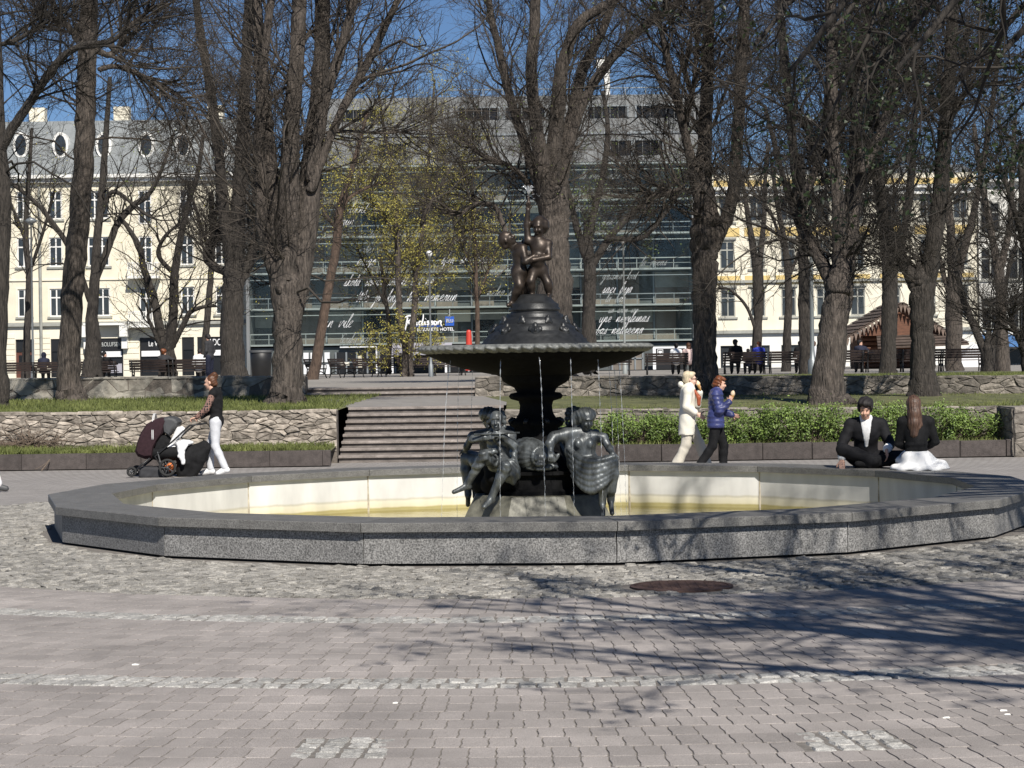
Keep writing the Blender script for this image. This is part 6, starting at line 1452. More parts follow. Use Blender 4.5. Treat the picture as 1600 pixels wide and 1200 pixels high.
tree('elm_tree', 'dark tree with steep twin stems, behind the woman with the pram', 68, [[(368, 602, 48), (364, 565, 36), (362, 500, 35), (365, 435, 34), (367, 400, 30)], [(366, 420, 24), (352, 335, 19), (346, 250, 17), (336, 150, 14), (322, 60, 12), (308, -70, 8)], [(370, 420, 26), (374, 330, 22), (380, 250, 20), (387, 150, 18), (393, 60, 15), (398, -70, 10)], [(356, 425, 14), (334, 416, 13), (320, 402, 10), (326, 378, 8), (345, 350, 5)], [(375, 440, 18), (392, 395, 14), (402, 330, 11), (404, 250, 8)]], 'bark_dark', 'twig_dark', 5, 1.0)
tree('linden_tree', 'thick furrowed trunk that fans into many upright stems, left of the stair', 44.6, [[(447, 636, 70), (448, 606, 47), (449, 540, 44), (450, 480, 46), (451, 440, 44)], [(437, 480, 24), (428, 400, 28), (425, 320, 27), (419, 230, 22), (411, 150, 20), (401, 60, 18), (394, -110, 12)], [(449, 480, 30), (450, 390, 33), (452, 300, 31), (457, 190, 26), (465, 100, 24), (470, 0, 22), (476, -120, 16)], [(461, 490, 26), (473, 400, 34), (481, 310, 34), (490, 210, 31), (497, 120, 29), (500, 40, 25), (498, -120, 20)], [(486, 270, 18), (510, 155, 16), (535, 80, 15), (555, 0, 14), (578, -100, 10)], [(488, 290, 16), (520, 205, 14), (545, 150, 13), (577, 95, 12), (602, 40, 11), (632, -20, 9), (655, -90, 7)], [(436, 450, 16), (414, 380, 19), (408, 290, 19), (407, 215, 16), (416, 100, 14), (432, -20, 12), (440, -120, 9)], [(470, 215, 7), (530, 205, 5), (600, 208, 4), (640, 205, 3)]], 'bark_grey', 'twig_grey', 6, .85, depth=.12)
tree('pine_tree', 'thin leaning reddish trunk right of the thick forked trunk', 88, [[(487, 598, 20), (495, 562, 16), (505, 500, 15), (515, 440, 14), (525, 390, 14), (531, 330, 12), (545, 280, 9), (560, 230, 7), (575, 170, 5)], [(530, 340, 7), (545, 310, 6), (580, 290, 4), (610, 285, 3)], [(528, 360, 6), (505, 330, 5), (490, 300, 3)]], 'bark_red', 'twig_grey', 7, 1.2, 'bud_yellow', 6000)
tree('birch_tree', 'slim forked tree with yellow-green buds before the hotel sign', 100, [[(637, 574, 18), (637, 548, 15)], [(635, 550, 12), (626, 500, 10), (622, 430, 9), (620, 350, 8), (615, 280, 7), (600, 200, 5), (590, 130, 4)], [(640, 548, 12), (647, 490, 10), (650, 425, 9), (660, 360, 7), (665, 300, 6), (672, 200, 4), (678, 120, 3)], [(621, 380, 5), (595, 330, 4), (560, 300, 3)], [(660, 340, 5), (690, 290, 4), (715, 250, 3)]], 'bark_grey', 'twig_grey', 8, 1.5, 'bud_yellow', 30000, crown_r=(1.4, 3.6))
tree('horse_chestnut_tree', 'big tree behind the bronze children, limbs fanning out over the hotel roof', 62, [[(870, 610, 74), (868, 520, 56), (866, 450, 52), (866, 380, 49), (867, 330, 46), (865, 290, 36)], [(856, 345, 26), (848, 270, 26), (836, 190, 20), (830, 120, 18), (835, 40, 16), (838, -90, 12)], [(862, 340, 26), (864, 250, 25), (872, 160, 22), (880, 100, 19), (905, 42, 16), (960, 8, 12), (1015, -40, 9)], [(872, 345, 26), (876, 250, 26), (892, 190, 21), (910, 110, 17), (940, 50, 13), (970, -30, 10)], [(876, 320, 16), (886, 240, 18), (912, 160, 16), (950, 102, 15), (1000, 50, 14), (1050, 16, 12), (1095, -18, 10)], [(856, 350, 16), (842, 290, 17), (816, 215, 14), (795, 150, 13), (780, 80, 12), (766, 20, 11), (754, -80, 8)], [(846, 320, 12), (820, 280, 10), (790, 256, 8), (750, 240, 7), (720, 213, 5), (700, 200, 3)], [(842, 400, 9), (800, 385, 9), (786, 350, 8), (772, 320, 7), (742, 318, 7), (716, 335, 5), (694, 325, 3)]], 'bark_grey', 'twig_grey', 9, .9, 'bud_green', 1500)
tree('maple_tree', 'spreading tree right of the bronze children, before the glass front', 95, [[(920, 560, 26), (920, 490, 20), (922, 430, 20), (918, 385, 18)], [(916, 395, 14), (928, 335, 11), (943, 270, 10), (950, 200, 8), (942, 140, 5)], [(926, 412, 13), (960, 362, 11), (1000, 322, 10), (1040, 292, 7), (1072, 272, 4)], [(912, 395, 12), (896, 335, 10), (886, 292, 8), (872, 240, 5)], [(950, 372, 8), (1000, 372, 8), (1030, 345, 7), (1062, 300, 5), (1085, 240, 3)]], 'bark_dark', 'twig_dark', 10, 1.0, 'bud_green', 5000)
tree('linden_tree', 'sturdy trunk with two upright stems, behind the ice-cream eaters', 50, [[(1100, 612, 54), (1101, 566, 39), (1101, 500, 36), (1100, 430, 38), (1100, 380, 41), (1102, 340, 42), (1100, 300, 34)], [(1098, 310, 30), (1102, 230, 22), (1108, 150, 20), (1112, 60, 19), (1118, -100, 15)], [(1108, 395, 26), (1130, 350, 22), (1144, 300, 20), (1148, 230, 19), (1150, 150, 19), (1153, 60, 18), (1158, -100, 14)], [(1092, 305, 22), (1076, 240, 15), (1060, 180, 13), (1045, 120, 12), (1030, 60, 8), (1012, -10, 6)], [(1068, 215, 8), (1080, 150, 7), (1086, 60, 6), (1090, -40, 4)], [(1082, 300, 9), (1060, 296, 7), (1030, 302, 5), (1005, 298, 3)]], 'bark_grey', 'twig_grey', 11, 1.0)
tree('linden_tree', 'leaning forked trunk behind the seated man in the suit', 41.2, [[(1297, 644, 84), (1292, 606, 52), (1299, 540, 44), (1307, 480, 42), (1312, 450, 44), (1316, 420, 38)], [(1306, 480, 22), (1298, 432, 24), (1278, 390, 20), (1262, 350, 17), (1255, 290, 15), (1250, 200, 14), (1245, 80, 13), (1240, -100, 10)], [(1310, 480, 26), (1314, 420, 26), (1310, 340, 21), (1305, 270, 20), (1300, 180, 19), (1298, 80, 18), (1295, -80, 14)], [(1314, 490, 26), (1324, 415, 32), (1339, 330, 29), (1347, 270, 26), (1352, 200, 22), (1360, 120, 18), (1375, 40, 16), (1388, -80, 12)], [(1257, 305, 13), (1290, 240, 13), (1325, 185, 12), (1342, 138, 9), (1350, 60, 6)], [(1350, 262, 14), (1385, 190, 14), (1405, 120, 12), (1430, 40, 12), (1455, -40, 10)]], 'bark_grey', 'twig_dark', 12, 1.1)
tree('linden_tree', 'dark upright trunk forking wide, behind the seated long-haired woman', 45.5, [[(1443, 626, 56), (1442, 584, 39), (1441, 520, 36), (1441, 465, 38), (1440, 435, 40)], [(1430, 446, 24), (1408, 400, 20), (1390, 360, 17), (1380, 310, 15), (1375, 240, 13), (1370, 150, 12), (1362, 40, 9)], [(1448, 440, 30), (1458, 370, 26), (1465, 300, 24), (1470, 200, 22), (1473, 100, 20), (1478, -80, 15)], [(1470, 230, 10), (1500, 160, 9), (1540, 120, 7), (1580, 90, 5)]], 'bark_dark', 'twig_dark', 13, 1.1)
tree('maple_tree', 'thin upright trunk left of the dark forking trunk', 76, [[(1388, 588, 30), (1388, 545, 22), (1390, 480, 24), (1390, 425, 24), (1384, 375, 18)], [(1386, 385, 16), (1376, 320, 13), (1370, 250, 12), (1362, 150, 8)], [(1395, 425, 16), (1410, 360, 14), (1420, 300, 13), (1426, 200, 10), (1430, 90, 6)]], 'bark_dark', 'twig_dark', 14, 1.0)
tree('apple_tree', 'small crooked tree before the ochre house', 110, [[(1182, 566, 16), (1184, 500, 14), (1185, 455, 18), (1182, 405, 15)], [(1180, 410, 12), (1172, 340, 9), (1165, 280, 6), (1155, 230, 4)], [(1187, 405, 10), (1195, 340, 8), (1198, 280, 6), (1205, 220, 4)], [(1182, 520, 6), (1165, 480, 5), (1140, 455, 4), (1120, 450, 3)]], 'bark_dark', 'twig_dark', 15, .9, 'bud_green', 400)
tree('maple_tree', 'straight slim trunk touching the tall grey post', 80, [[(1262, 586, 28), (1258, 520, 20), (1256, 450, 18), (1255, 380, 16), (1252, 320, 14), (1250, 240, 12)], [(1254, 370, 11), (1228, 300, 9), (1210, 240, 8), (1190, 170, 6)], [(1252, 330, 10), (1275, 270, 8), (1290, 200, 6), (1300, 120, 4)]], 'bark_dark', 'twig_dark', 16, 1.0)
tree('maple_tree', 'tree with upswept limbs behind the rightmost bench', 86, [[(1490, 588, 30), (1490, 545, 23), (1490, 480, 26), (1492, 425, 22)], [(1488, 430, 14), (1484, 360, 13), (1478, 300, 11), (1470, 200, 9), (1462, 100, 6)], [(1497, 425, 14), (1510, 360, 12), (1520, 300, 10), (1530, 200, 8), (1536, 90, 5)], [(1486, 470, 9), (1470, 400, 8), (1455, 350, 6)]], 'bark_grey', 'twig_dark', 17, 1.0)
tree('apple_tree', 'low-forked dark tree before the white tent', 80, [[(1545, 592, 26), (1545, 548, 21)], [(1541, 555, 14), (1526, 512, 12), (1513, 472, 11), (1505, 430, 8), (1500, 380, 6), (1490, 320, 4)], [(1549, 552, 12), (1558, 500, 9), (1566, 440, 7), (1580, 380, 5)]], 'bark_dark', 'twig_dark', 18, 1.0)
tree('maple_tree', 'grey forked tree before the white house, right of the tent', 77, [[(1567, 588, 26), (1566, 520, 17), (1563, 450, 17), (1560, 410, 15)], [(1558, 420, 12), (1550, 350, 11), (1540, 290, 9), (1530, 190, 7)], [(1566, 412, 12), (1580, 350, 10), (1586, 280, 8), (1594, 180, 6)]], 'bark_grey', 'twig_dark', 19, 1.0)
tree('apple_tree', 'dark tree at the right edge of the view, one low limb to the left', 66, [[(1612, 594, 28), (1606, 540, 20), (1608, 440, 18), (1600, 330, 15), (1596, 220, 11)], [(1604, 560, 12), (1590, 530, 11), (1578, 508, 9), (1572, 490, 5)], [(1606, 400, 11), (1580, 330, 9), (1555, 270, 7), (1530, 240, 4)]], 'bark_dark', 'twig_dark', 20, 1.0)
tree('maple_tree', 'thin tree before the ochre house, left of the slim upright trunk', 98, [[(1228, 588, 16), (1230, 520, 12), (1232, 450, 12), (1226, 380, 9), (1215, 320, 7), (1205, 250, 5)], [(1230, 440, 6), (1250, 390, 5), (1270, 330, 4)], [(1226, 390, 6), (1205, 340, 5), (1180, 300, 3)]], 'bark_dark', 'twig_dark', 21, 1.0)
tree('rowan_tree', 'slender young tree with yellow buds left of the bronze children', 104, [[(745, 560, 9), (746, 500, 7), (744, 440, 6), (742, 380, 5), (738, 300, 4)], [(745, 470, 4), (760, 430, 3), (775, 390, 2)], [(744, 430, 4), (725, 390, 3), (708, 350, 2)]], 'bark_red', 'twig_grey', 22, 1.4, 'bud_yellow', 6000)
tree('maple_tree', 'bare tree with dark crown just right of the rightmost balcony', 100, [[(318, 586, 14), (322, 520, 11), (328, 450, 10), (332, 380, 9), (330, 300, 7)], [(328, 400, 6), (310, 340, 5), (290, 280, 4)], [(331, 370, 6), (345, 300, 5), (350, 220, 3)]], 'bark_dark', 'twig_dark', 23, 1.0)
tree('maple_tree', 'distant bare tree before the drainpipe of the cream tenement', 96, [[(40, 586, 14), (42, 520, 11), (46, 440, 10), (40, 370, 9), (44, 290, 7), (50, 200, 5)], [(44, 430, 6), (70, 370, 5), (95, 300, 4)], [(42, 380, 6), (20, 320, 5), (-5, 260, 4)]], 'bark_dark', 'twig_dark', 24, 1.0, 'bud_yellow', 500)
tree('rowan_tree', 'thin young tree at the hotel shop windows, between the leaning trunk and the birch', 106, [[(608, 572, 8), (608, 510, 7), (600, 450, 6), (594, 400, 5)], [(604, 480, 4), (580, 430, 3), (560, 390, 2)], [(600, 450, 4), (625, 410, 3), (640, 370, 2)]], 'bark_dark', 'twig_grey', 25, 1.2, 'bud_yellow', 6000)

# ---- two trees beside and behind the photographer: their shade falls over the foreground
def round_tree(name, label, base, H, crown_c, crown_R, seed, nl=9, leaf=5000, hang=None, dens=1.0, leafm='leaf_dark', low=4.5, lsz=(.03, .075), hr=.1, lr=.17):
    rg = np.random.default_rng(seed); base = np.array(base, float); cc = np.array(crown_c, float); cr = np.array(crown_R, float)
    t = thing(name, label, 'tree', tuple(base)); lim, rad = [], []
    tp = np.array([base, base + (0, 0, low * .5), base + np.array((.15, .1, low)), np.array([base[0] + .2, base[1] + .2, base[2] + low + 2.5])]); P = catmull(tp, 24); r = np.linspace(.42, .26, 24); r[:4] *= (1.5, 1.3, 1.15, 1.05)
    V, Q = tubes(P[None], r[None], 18); ang = np.tile(np.arange(18) * 2 * np.pi / 18, 24); cen = np.repeat(P, 18, axis=0); V = cen + (V - cen) * (1 + .06 * np.sin(ang * 5) + rg.normal(0, .02, len(ang)))[:, None]; VS, QS, o_ = [V], [Q], len(V)
    for k in range(nl):
        a = 2 * math.pi * k / nl + rg.uniform(-.3, .3); el = rg.uniform(.1, .95); rr_ = math.sqrt(max(.05, 1 - el * el)); e = cc + cr * np.array((math.cos(a) * rr_ * .9, math.sin(a) * rr_ * .9, el * .95)); s_ = P[rg.integers(15, 23)]
        m1 = s_ + (e - s_) * .35 + np.array((0, 0, .9)); m2 = s_ + (e - s_) * .7 + rg.normal(size=3) * .4; lim.append(catmull([s_, m1, m2, e], 16)); rad.append(np.linspace(lr, .02, 16))
    for h in (hang or []): lim.append(catmull(h, 16)); rad.append(np.linspace(hr, hr * .15, 16))
    lim, rad = np.stack(lim), np.stack(rad); V, Q = tubes(lim, rad, 10); VS.append(V); QS.append(Q + o_)
    place(mesh_np('trunk', np.concatenate(VS), np.concatenate(QS), smooth=True), 'trunk', 'bark_dark', t)
    b1, r1 = grow(lim, rad, int(9 * dens), (1.0, 2.4), (.5, 1.2), rg, 6, (.02, .04), .3, .12, .25, .15); b2, r2 = grow(b1, r1, 6, (.4, 1.0), (.4, 1.1), rg, 4, (.007, .012), .4, .0, .3, .2, droop=.05); b3, r3 = grow(b2, r2, 3, (.12, .35), (.4, 1.1), rg, 3, (.003, .005), .6, 0, .3, .2, droop=.05)
    VS, QS, o_ = [], [], 0
    for P, r, sd in ((b1, r1, 6), (b2, r2, 4), (b3, r3, 3)): V, Q = tubes(P, r, sd); VS.append(V); QS.append(Q + o_); o_ += len(V)
    place(mesh_np('crown', np.concatenate(VS), np.concatenate(QS), smooth=True), 'crown', 'twig_dark', t)
    src = b3[:, -1]; src = src[rg.integers(0, len(src), leaf)] + rg.normal(size=(leaf, 3)) * .05; nr = rg.normal(size=(leaf, 3)) + np.array([0, 0, .7]); nr /= np.linalg.norm(nr, axis=1, keepdims=True)
    V, T = leaf_quads(src, nr, rg.uniform(lsz[0], lsz[1], leaf), rg, .6); place(mesh_np('leaves', V, tris=T), 'leaves', leafm, t, kind='stuff')
    return t
round_tree('maple_tree', 'young-leaved tree behind the photographer, shading the right foreground', (7.2, 2.9, 0), 17, (5.7, 7.4, 6.6), (4.3, 4.4, 3.8), 31, 26, 13000, hang=[[(7.2, 2.9, 4), (7.25, 3.0, 8), (7.2, 2.8, 12), (7.0, 2.6, 16)], [(7.2, 2.9, 4), (6.9, 4.4, 7.5), (6.8, 5.2, 10.5), (6.7, 5.6, 14)]], dens=.9, lsz=(.03, .06), hr=.16, lr=.085)
hang = []
for (x0_, y0_, D) in ((1180, 70, 17), (1235, 110, 15.5), (1290, 60, 18), (1350, 130, 16), (1400, 110, 14.5), (1450, 60, 17.5), (1500, 120, 16), (1560, 90, 15), (1590, 140, 17)):
    e = pt(x0_, y0_, D); hang.append([(9.2, 15.4, 5.6), (7.6, D * .6 + 6, 6.6), (e.x + 1.6, e.y + .3, e.z + 1.5), (e.x, e.y, e.z)])
round_tree('maple_tree', 'tree beyond the right edge whose leafy branch tips hang into the top right corner', (9.2, 15.2, 0), 15, (9.4, 15.8, 9.5), (5.0, 4.6, 5.5), 33, 11, 26000, hang=hang, dens=1.0, lsz=(.014, .032))
# ------------------------------------------------------------------ people
def scaled(J, s): return {k: np.array(v, float) * s for k, v in J.items()}
def bounds(J, pad=.32):
    A = np.array([v for v in J.values()]); return A.min(0) - pad, A.max(0) + pad
def fold(amp, *w):
    """soft cloth creases"""
    return lambda X, Y, Z: amp * (np.sin(X * w[0] + 2 * np.sin(Z * w[2] * .6)) * np.sin(Z * w[2] + X * w[0] * .4 + 1.3 * np.sin(Y * w[1])))
class Person:
    def __init__(s, label, loc, heading, J, size=1.0, vox=.0115, group=None, skin='skin', name='person'):
        s.t = thing(name, label, 'person', loc, heading, group); s.J = scaled(J, size); s.s = size; s.vox = vox; s.skin = skin; s.lo, s.hi = bounds(s.J)
    def S(s, vox=None): return Sculpt(s.lo, s.hi, vox or max(s.vox, .013))
    def put(s, S, name, m, parent=None): return place(S.mesh(name) if isinstance(S, Sculpt) else S, name, m, parent or s.t, False)
    def body(s, headf, headu=(0, 0, 1), hands=((None, None),) * 2, face=True, thumb=(1, -1), curl=(.5, .5), shoes=True, w=1.0):
        S = s.S(s.vox); J = s.J; z = s.s
        add_torso(S, J, z * .92, 0, w)
        for q in 'LR': add_arm(S, J, q, z); add_leg(S, J, q, z * .95, foot='to' + q in J)
        S.cone(J['neck'] - np.array((0, 0, .02)), J['head'] - nv(headu) * .06 * z, .056 * z, .05 * z, .02)
        add_head(S, J['head'], headf, headu, z, face=face)
        for i, q in enumerate('LR'):
            d, n_ = hands[i]
            if d is not None: add_hand(S, J['wr' + q], d, n_, z, curl[i], thumb[i])
        o = s.put(S, 'body', s.skin)
        if face:
            f, l, u = head_axes(headf, headu); e = MB(); m_ = MB(); H = J['head']
            for k in (-1, 1):
                c = H + (f * .088 + l * k * .03 + u * .014) * z
                me = MB().lathe([(0, -.007), (.007, -.003), (.009, 0), (.007, .003), (0, .007)], 8, tuple(c)).build('eye', 'eye_dark', o, True, world=False)
            MB().path([tuple(H + (f * .093 - u * .06 + l * k) * z) for k in (-.022, -.01, 0, .01, .022)], .004 * z, 5).build('lips', 'lips', o, True, world=False)
        return o
    def top(s, m, g=.02, sleeves=(1.0, 1.0), fold_=None, name='top', w=1.0, hem=None, extra=None, sleeve_g=.014):
        S = s.S(); add_torso(S, s.J, s.s * .94, g, w)
        for q, u in zip('LR', sleeves):
            if u > 0: add_arm(S, s.J, q, s.s, sleeve_g, u)
        if hem: hem(S)
        if extra: extra(S)
        if fold_: S.warp(fold_)
        return s.put(S, name, m)
    def trousers(s, m, g=.016, flare=.012, fold_=None, name='trousers', w=1.0, cut=.96):
        S = s.S(); J = dict(s.J); f, l, u, M = frame(J)
        S.ell(J['pelvis'], np.array((.118 * s.s * .95 + g, .158 * s.s * w + g, .12 * s.s + g)), .04, M)
        for q in 'LR':
            J['an' + q] = J['kn' + q] + (J['an' + q] - J['kn' + q]) * cut; add_leg(S, J, q, s.s, g, foot=False, flare=flare)
        if fold_: S.warp(fold_)
        return s.put(S, name, m)
    def shoes(s, m, g=.012):
        for q in 'LR':
            if 'to' + q in s.J:
                S = s.S(); add_foot(S, s.J['an' + q], s.J['to' + q], s.s, g); s.put(S, 'shoe', m)
    def hair(s, m, blobs, headf, headu=(0, 0, 1), name='hair', fold_=None):
        """blobs in head space (forward, left, up, radius...)"""
        S = s.S(max(.009, s.vox * .8)); f, l, u = head_axes(headf, headu); M = np.stack([f, l, u], axis=1); z = s.s
        for b in blobs:
            r = b[3:] if len(b) > 4 else (b[3],) * 3
            S.ell(s.J['head'] + (f * b[0] + l * b[1] + u * b[2]) * z, np.array(r) * z, .018, M)
        if fold_: S.warp(fold_)
        return s.put(S, name, m)
CAP = [(-.03, 0, .045, .088, .083, .082), (-.045, 0, .0, .075, .08, .09)]
def stand(): return dict(pelvis=(0, 0, .93), neck=(.03, 0, 1.44), shL=(.01, .165, 1.395), shR=(.01, -.165, 1.395), head=(.07, 0, 1.59), elL=(-.02, .22, 1.12), wrL=(.1, .2, .9), elR=(-.02, -.22, 1.12), wrR=(.1, -.2, .9),
                         hpL=(0, .085, .9), hpR=(0, -.085, .9), knL=(.12, .09, .5), knR=(-.02, -.09, .49), anL=(.22, .09, .09), anR=(-.2, -.09, .14), toL=(.36, .09, .035), toR=(-.08, -.09, .03))

# --- woman pushing the pram
J = stand(); J.update(neck=(.05, 0, 1.44), head=(.1, 0, 1.585), elL=(.12, .2, 1.13), wrL=(.31, .17, .99), elR=(.12, -.2, 1.13), wrR=(.31, -.17, .99), knL=(0, .09, .49), anL=(-.17, .09, .12), toL=(-.04, .09, .03), knR=(.15, -.09, .5), anR=(.14, -.09, .09), toR=(.28, -.09, .03))
H = (.97, .05, -.15)
p = Person('woman in black top and pale trousers pushing a pram, hair in a bun', (gx(337, 34.5), 34.5, 0), R(172), J, .953)
p.body(H, hands=(((1, 0, -.25), (0, 0, -1)), ((1, 0, -.25), (0, 0, -1))), curl=(.9, .9), thumb=(-1, 1))
p.top('fabric_black', .018, (0.0, 1.0), fold(.004, 40, 30, 34))
S = p.S(); add_arm(S, p.J, 'L', p.s, .013, .96); p.put(S, 'sleeve', 'dotted_sleeve')
p.trousers('fabric_light_grey', .009, .014, fold(.003, 36, 30, 22)); p.shoes('fabric_white')
p.hair('hair_auburn', CAP + [(-.085, 0, .1, .055), (-.1, .02, .125, .04), (-.11, -.02, .09, .042), (-.06, 0, .105, .05), (-.075, 0, -.045, .05, .06, .05)], H, fold_=lambda X, Y, Z: .003 * np.sin(X * 90 + Z * 140))

# --- pram
pr_ = thing('pram', 'dark aubergine pram with white blanket and black footmuff, pushed beside the basin', 'pram', (gx(262, 34.4), 34.4, 0), R(180))
def pl(px, y, py):     # pram-local coordinates from measured points: x forward (to the left), y across, z up
    q = pt(px, py, 34.4); return np.array((-(q.x - gx(262, 34.4)), y, max(q.z, .0)))
def pput(S, name, m, parent=None, smooth=True): return place(S.mesh(name) if isinstance(S, Sculpt) else S.mesh(name, smooth), name, m, parent or pr_, False)
LO, HI = (-.75, -.4, -.05), (.75, .4, 1.2)
c = pl(248, 0, 692)
def shell(prof, name, m, wid=.235, thick=.02):
    """fabric hood: the outline of its arch, taken across the pram in five bows and closed with rounded cheeks"""
    P = [pl(x, 0, y) for x, y in prof]; cen = sum(P) / len(P); B_ = MB(); n_ = len(P); V = []; Fc = []
    rows = ((-wid, .55), (-wid * .96, .82), (-wid * .75, .96), (-wid * .35, 1.0), (wid * .35, 1.0), (wid * .75, .96), (wid * .96, .82), (wid, .55))
    for y, k in rows:
        for p_ in P: q_ = cen + (p_ - cen) * k; V.append((q_[0], y, q_[2]))
    for i in range(len(rows) - 1):
        for j in range(n_): Fc.append((i * n_ + j, i * n_ + (j + 1) % n_, (i + 1) * n_ + (j + 1) % n_, (i + 1) * n_ + j))
    Fc += [tuple(range(n_))[::-1], tuple((len(rows) - 1) * n_ + j for j in range(n_))]
    return pput(B_.add(V, Fc), name, m, smooth=False)
shell([(266, 651), (254, 652), (243, 655), (231, 662), (222, 676), (216, 692), (213, 706), (217, 713), (228, 717), (240, 716), (243, 700), (248, 690), (258, 676)], 'hood', 'fabric_aubergine')
shell([(283, 659), (280, 654), (274, 651), (265, 650), (258, 652), (256, 662), (258, 676), (266, 681), (272, 672), (280, 666)], 'sun_visor', 'plastic_grey', .225)
shell([(262, 678), (254, 680), (246, 692), (243, 702), (250, 706), (262, 700), (268, 690)], 'hood_lining', 'fabric_black', .2)
for k in (0, .02): pput(MB().path([(pl(241, 0, 660)[0] - k, .238 * math.sin(a), .68 + .335 * math.cos(a)) for a in np.linspace(-1.9, 1.9, 19)], .006, 5), 'reflective_piping', 'fabric_white')
S = Sculpt(LO, HI, .011); S.ell(pl(262, 0, 706), (.4, .22, .15), .04); S.box(pl(262, 0, 688), (.6, .4, .1), 0, .01, cut=True); S.ell(pl(255, 0, 700), (.32, .17, .12), 0, cut=True); pput(S, 'carrycot', 'fabric_black')
S = Sculpt(LO, HI, .011); S.cone(pl(282, -.12, 672), pl(268, -.12, 696), .06, .03, .02).cone(pl(282, .12, 672), pl(268, .12, 696), .06, .03, .02).ell(pl(266, 0, 698), (.16, .18, .05), .04); pput(S, 'liner', 'fabric_white')
S = Sculpt(LO, HI, .011); S.ell(pl(286, 0, 692), (.17, .2, .055), .03); S.cone(pl(284, .2, 695), pl(290, .23, 722), .06, .035, .03); S.cone(pl(292, .2, 694), pl(284, .23, 712), .05, .03, .03); S.warp(fold(.006, 40, 30, 40)); pput(S, 'blanket', 'fabric_white')
S = Sculpt(LO, HI, .011); S.cone(pl(293, 0, 716), pl(318, 0, 700), .17, .12, .05).cone(pl(293, 0, 716), pl(288, 0, 738), .17, .13, .05).cone(pl(312, 0, 712), pl(300, 0, 740), .14, .1, .05); S.warp(fold(.008, 26, 20, 24)); pput(S, 'footmuff', 'fabric_black')
S = Sculpt(LO, HI, .012); S.box(pl(243, 0, 738), (.24, .2, .1), .03, .05).ell(pl(232, 0, 742), (.16, .2, .09), .04); S.warp(fold(.006, 30, 20, 30)); pput(S, 'basket', 'fabric_charcoal')
S = Sculpt(LO, HI, .012); S.ell(pl(264, -.0, 731), (.08, .16, .06), .03); S.ell(pl(268, .05, 727), (.05, .12, .05), .03); S.warp(fold(.005, 50, 40, 40)); pput(S, 'orange_bag', 'orange_cloth')
for sd in (-1, 1):
    y = .24 * sd
    pput(MB().path([pl(318, y, 662), pl(300, y, 664), pl(272, y, 690), pl(246, y, 712), pl(262, y, 738)], .014, 8), 'frame_tube', 'plastic_black')
    pput(MB().path([pl(238, y, 715), pl(222, y, 728), pl(211, y, 742)], .016, 8), 'front_fork', 'plastic_black')
    pput(MB().path([pl(250, y, 705), pl(258, y, 735), pl(266, y, 745)], .012, 8), 'strut', 'plastic_grey')
    for (px_, r, nm) in ((210, .085, 'front_wheel'), (266, .145, 'rear_wheel')):
        c = pl(px_, y * (1.0 if r < .1 else 1.15), 740); c[2] = r; q = MB()
        q.path([(c[0] + (r - .022) * math.cos(a), c[1], c[2] + (r - .022) * math.sin(a)) for a in np.linspace(0, 2 * math.pi, 25)], .022, 8, False)
        wh = pput(q, nm, 'rubber'); q = MB()
        for a in np.linspace(0, 2 * math.pi, 6)[:-1]: q.path([tuple(c), (c[0] + (r - .02) * math.cos(a), c[1], c[2] + (r - .02) * math.sin(a))], .009, 5)
        q.path([(c[0], c[1] - .025, c[2]), (c[0], c[1] + .025, c[2])], .025, 8); pput(q, 'spokes', 'plastic_grey', wh)
pput(MB().path([pl(318, -.24, 662), pl(321, -.12, 661), pl(321, .12, 661), pl(318, .24, 662)], .017, 8), 'handlebar', 'rubber')

# --- blonde woman in the cream cardigan
J = stand(); J.update(head=(.06, 0, 1.595), elR=(-.02, -.21, 1.13), wrR=(.17, -.2, 1.0), elL=(.17, .19, 1.16), wrL=(.22, .06, 1.39), knL=(.2, .09, .5), anL=(.33, .09, .1), toL=(.46, .09, .04), knR=(-.03, -.09, .49), anR=(-.2, -.09, .13), toR=(-.08, -.09, .03))
H = (1, -.08, -.08); s_ = .915
p = Person('older blonde woman in long cream cardigan and white trousers eating an ice cream', (gx(1073, 33.2), 33.2, 0), R(-3), J, s_, skin='skin_pale')
p.body(H, hands=(((0.1, -.1, 1), (-1, 0, 0)), ((.9, 0, -.5), (0, 1, 0))), curl=(.8, .4), thumb=(-1, 1))
def hem(S):
    P = p.J['pelvis']; [S.cone(P + np.array((0, y_, .08)), P + np.array((-.03, y_ * 1.1, -.36)), .125, .125, .04) for y_ in (-.06, .06)]; S.box(P + np.array((0, 0, -.46)), (.4, .4, .2), 0, .01, cut=True); S.cone(p.J['neck'] + np.array((.02, 0, -.02)), p.J['neck'] + np.array((.01, 0, .05)), .085, .075, .02)
p.top('fabric_cream', .03, (.9, .72), fold(.004, 22, 20, 14), 'cardigan', 1.0, hem, sleeve_g=.026)
p.trousers('fabric_offwhite', .02, .035, fold(.005, 30, 26, 14)); p.shoes('fabric_white')
S = p.S(); S.chain([p.J['neck'] + np.array((.09, -.06, -.03)), p.J['neck'] + np.array((.15, -.1, -.14)), p.J['neck'] + np.array((.15, -.11, -.25))], [.02, .032, .03], .03); p.put(S, 'scarf', 'leather_tan')
p.hair('hair_blond', CAP + [(.02, 0, .105, .06, .07, .035), (.0, .04, .075, .06), (.0, -.04, .075, .06), (-.1, 0, -.01, .04), (-.06, 0, .06, .085)], H)
S = p.S(.009); S.ell(p.J['head'] + np.array((-.155, -.01, -.075)), (.045, .05, .05), .01); p.put(S, 'hair_scrunchie', 'fabric_cream')
hd = p.J['head']; q = MB()
for k in (-1, 1): q.lathe([(0, -.004), (.024, -.003), (.024, .003), (0, .004)], 10, (0, 0, 0)); 
q = MB()
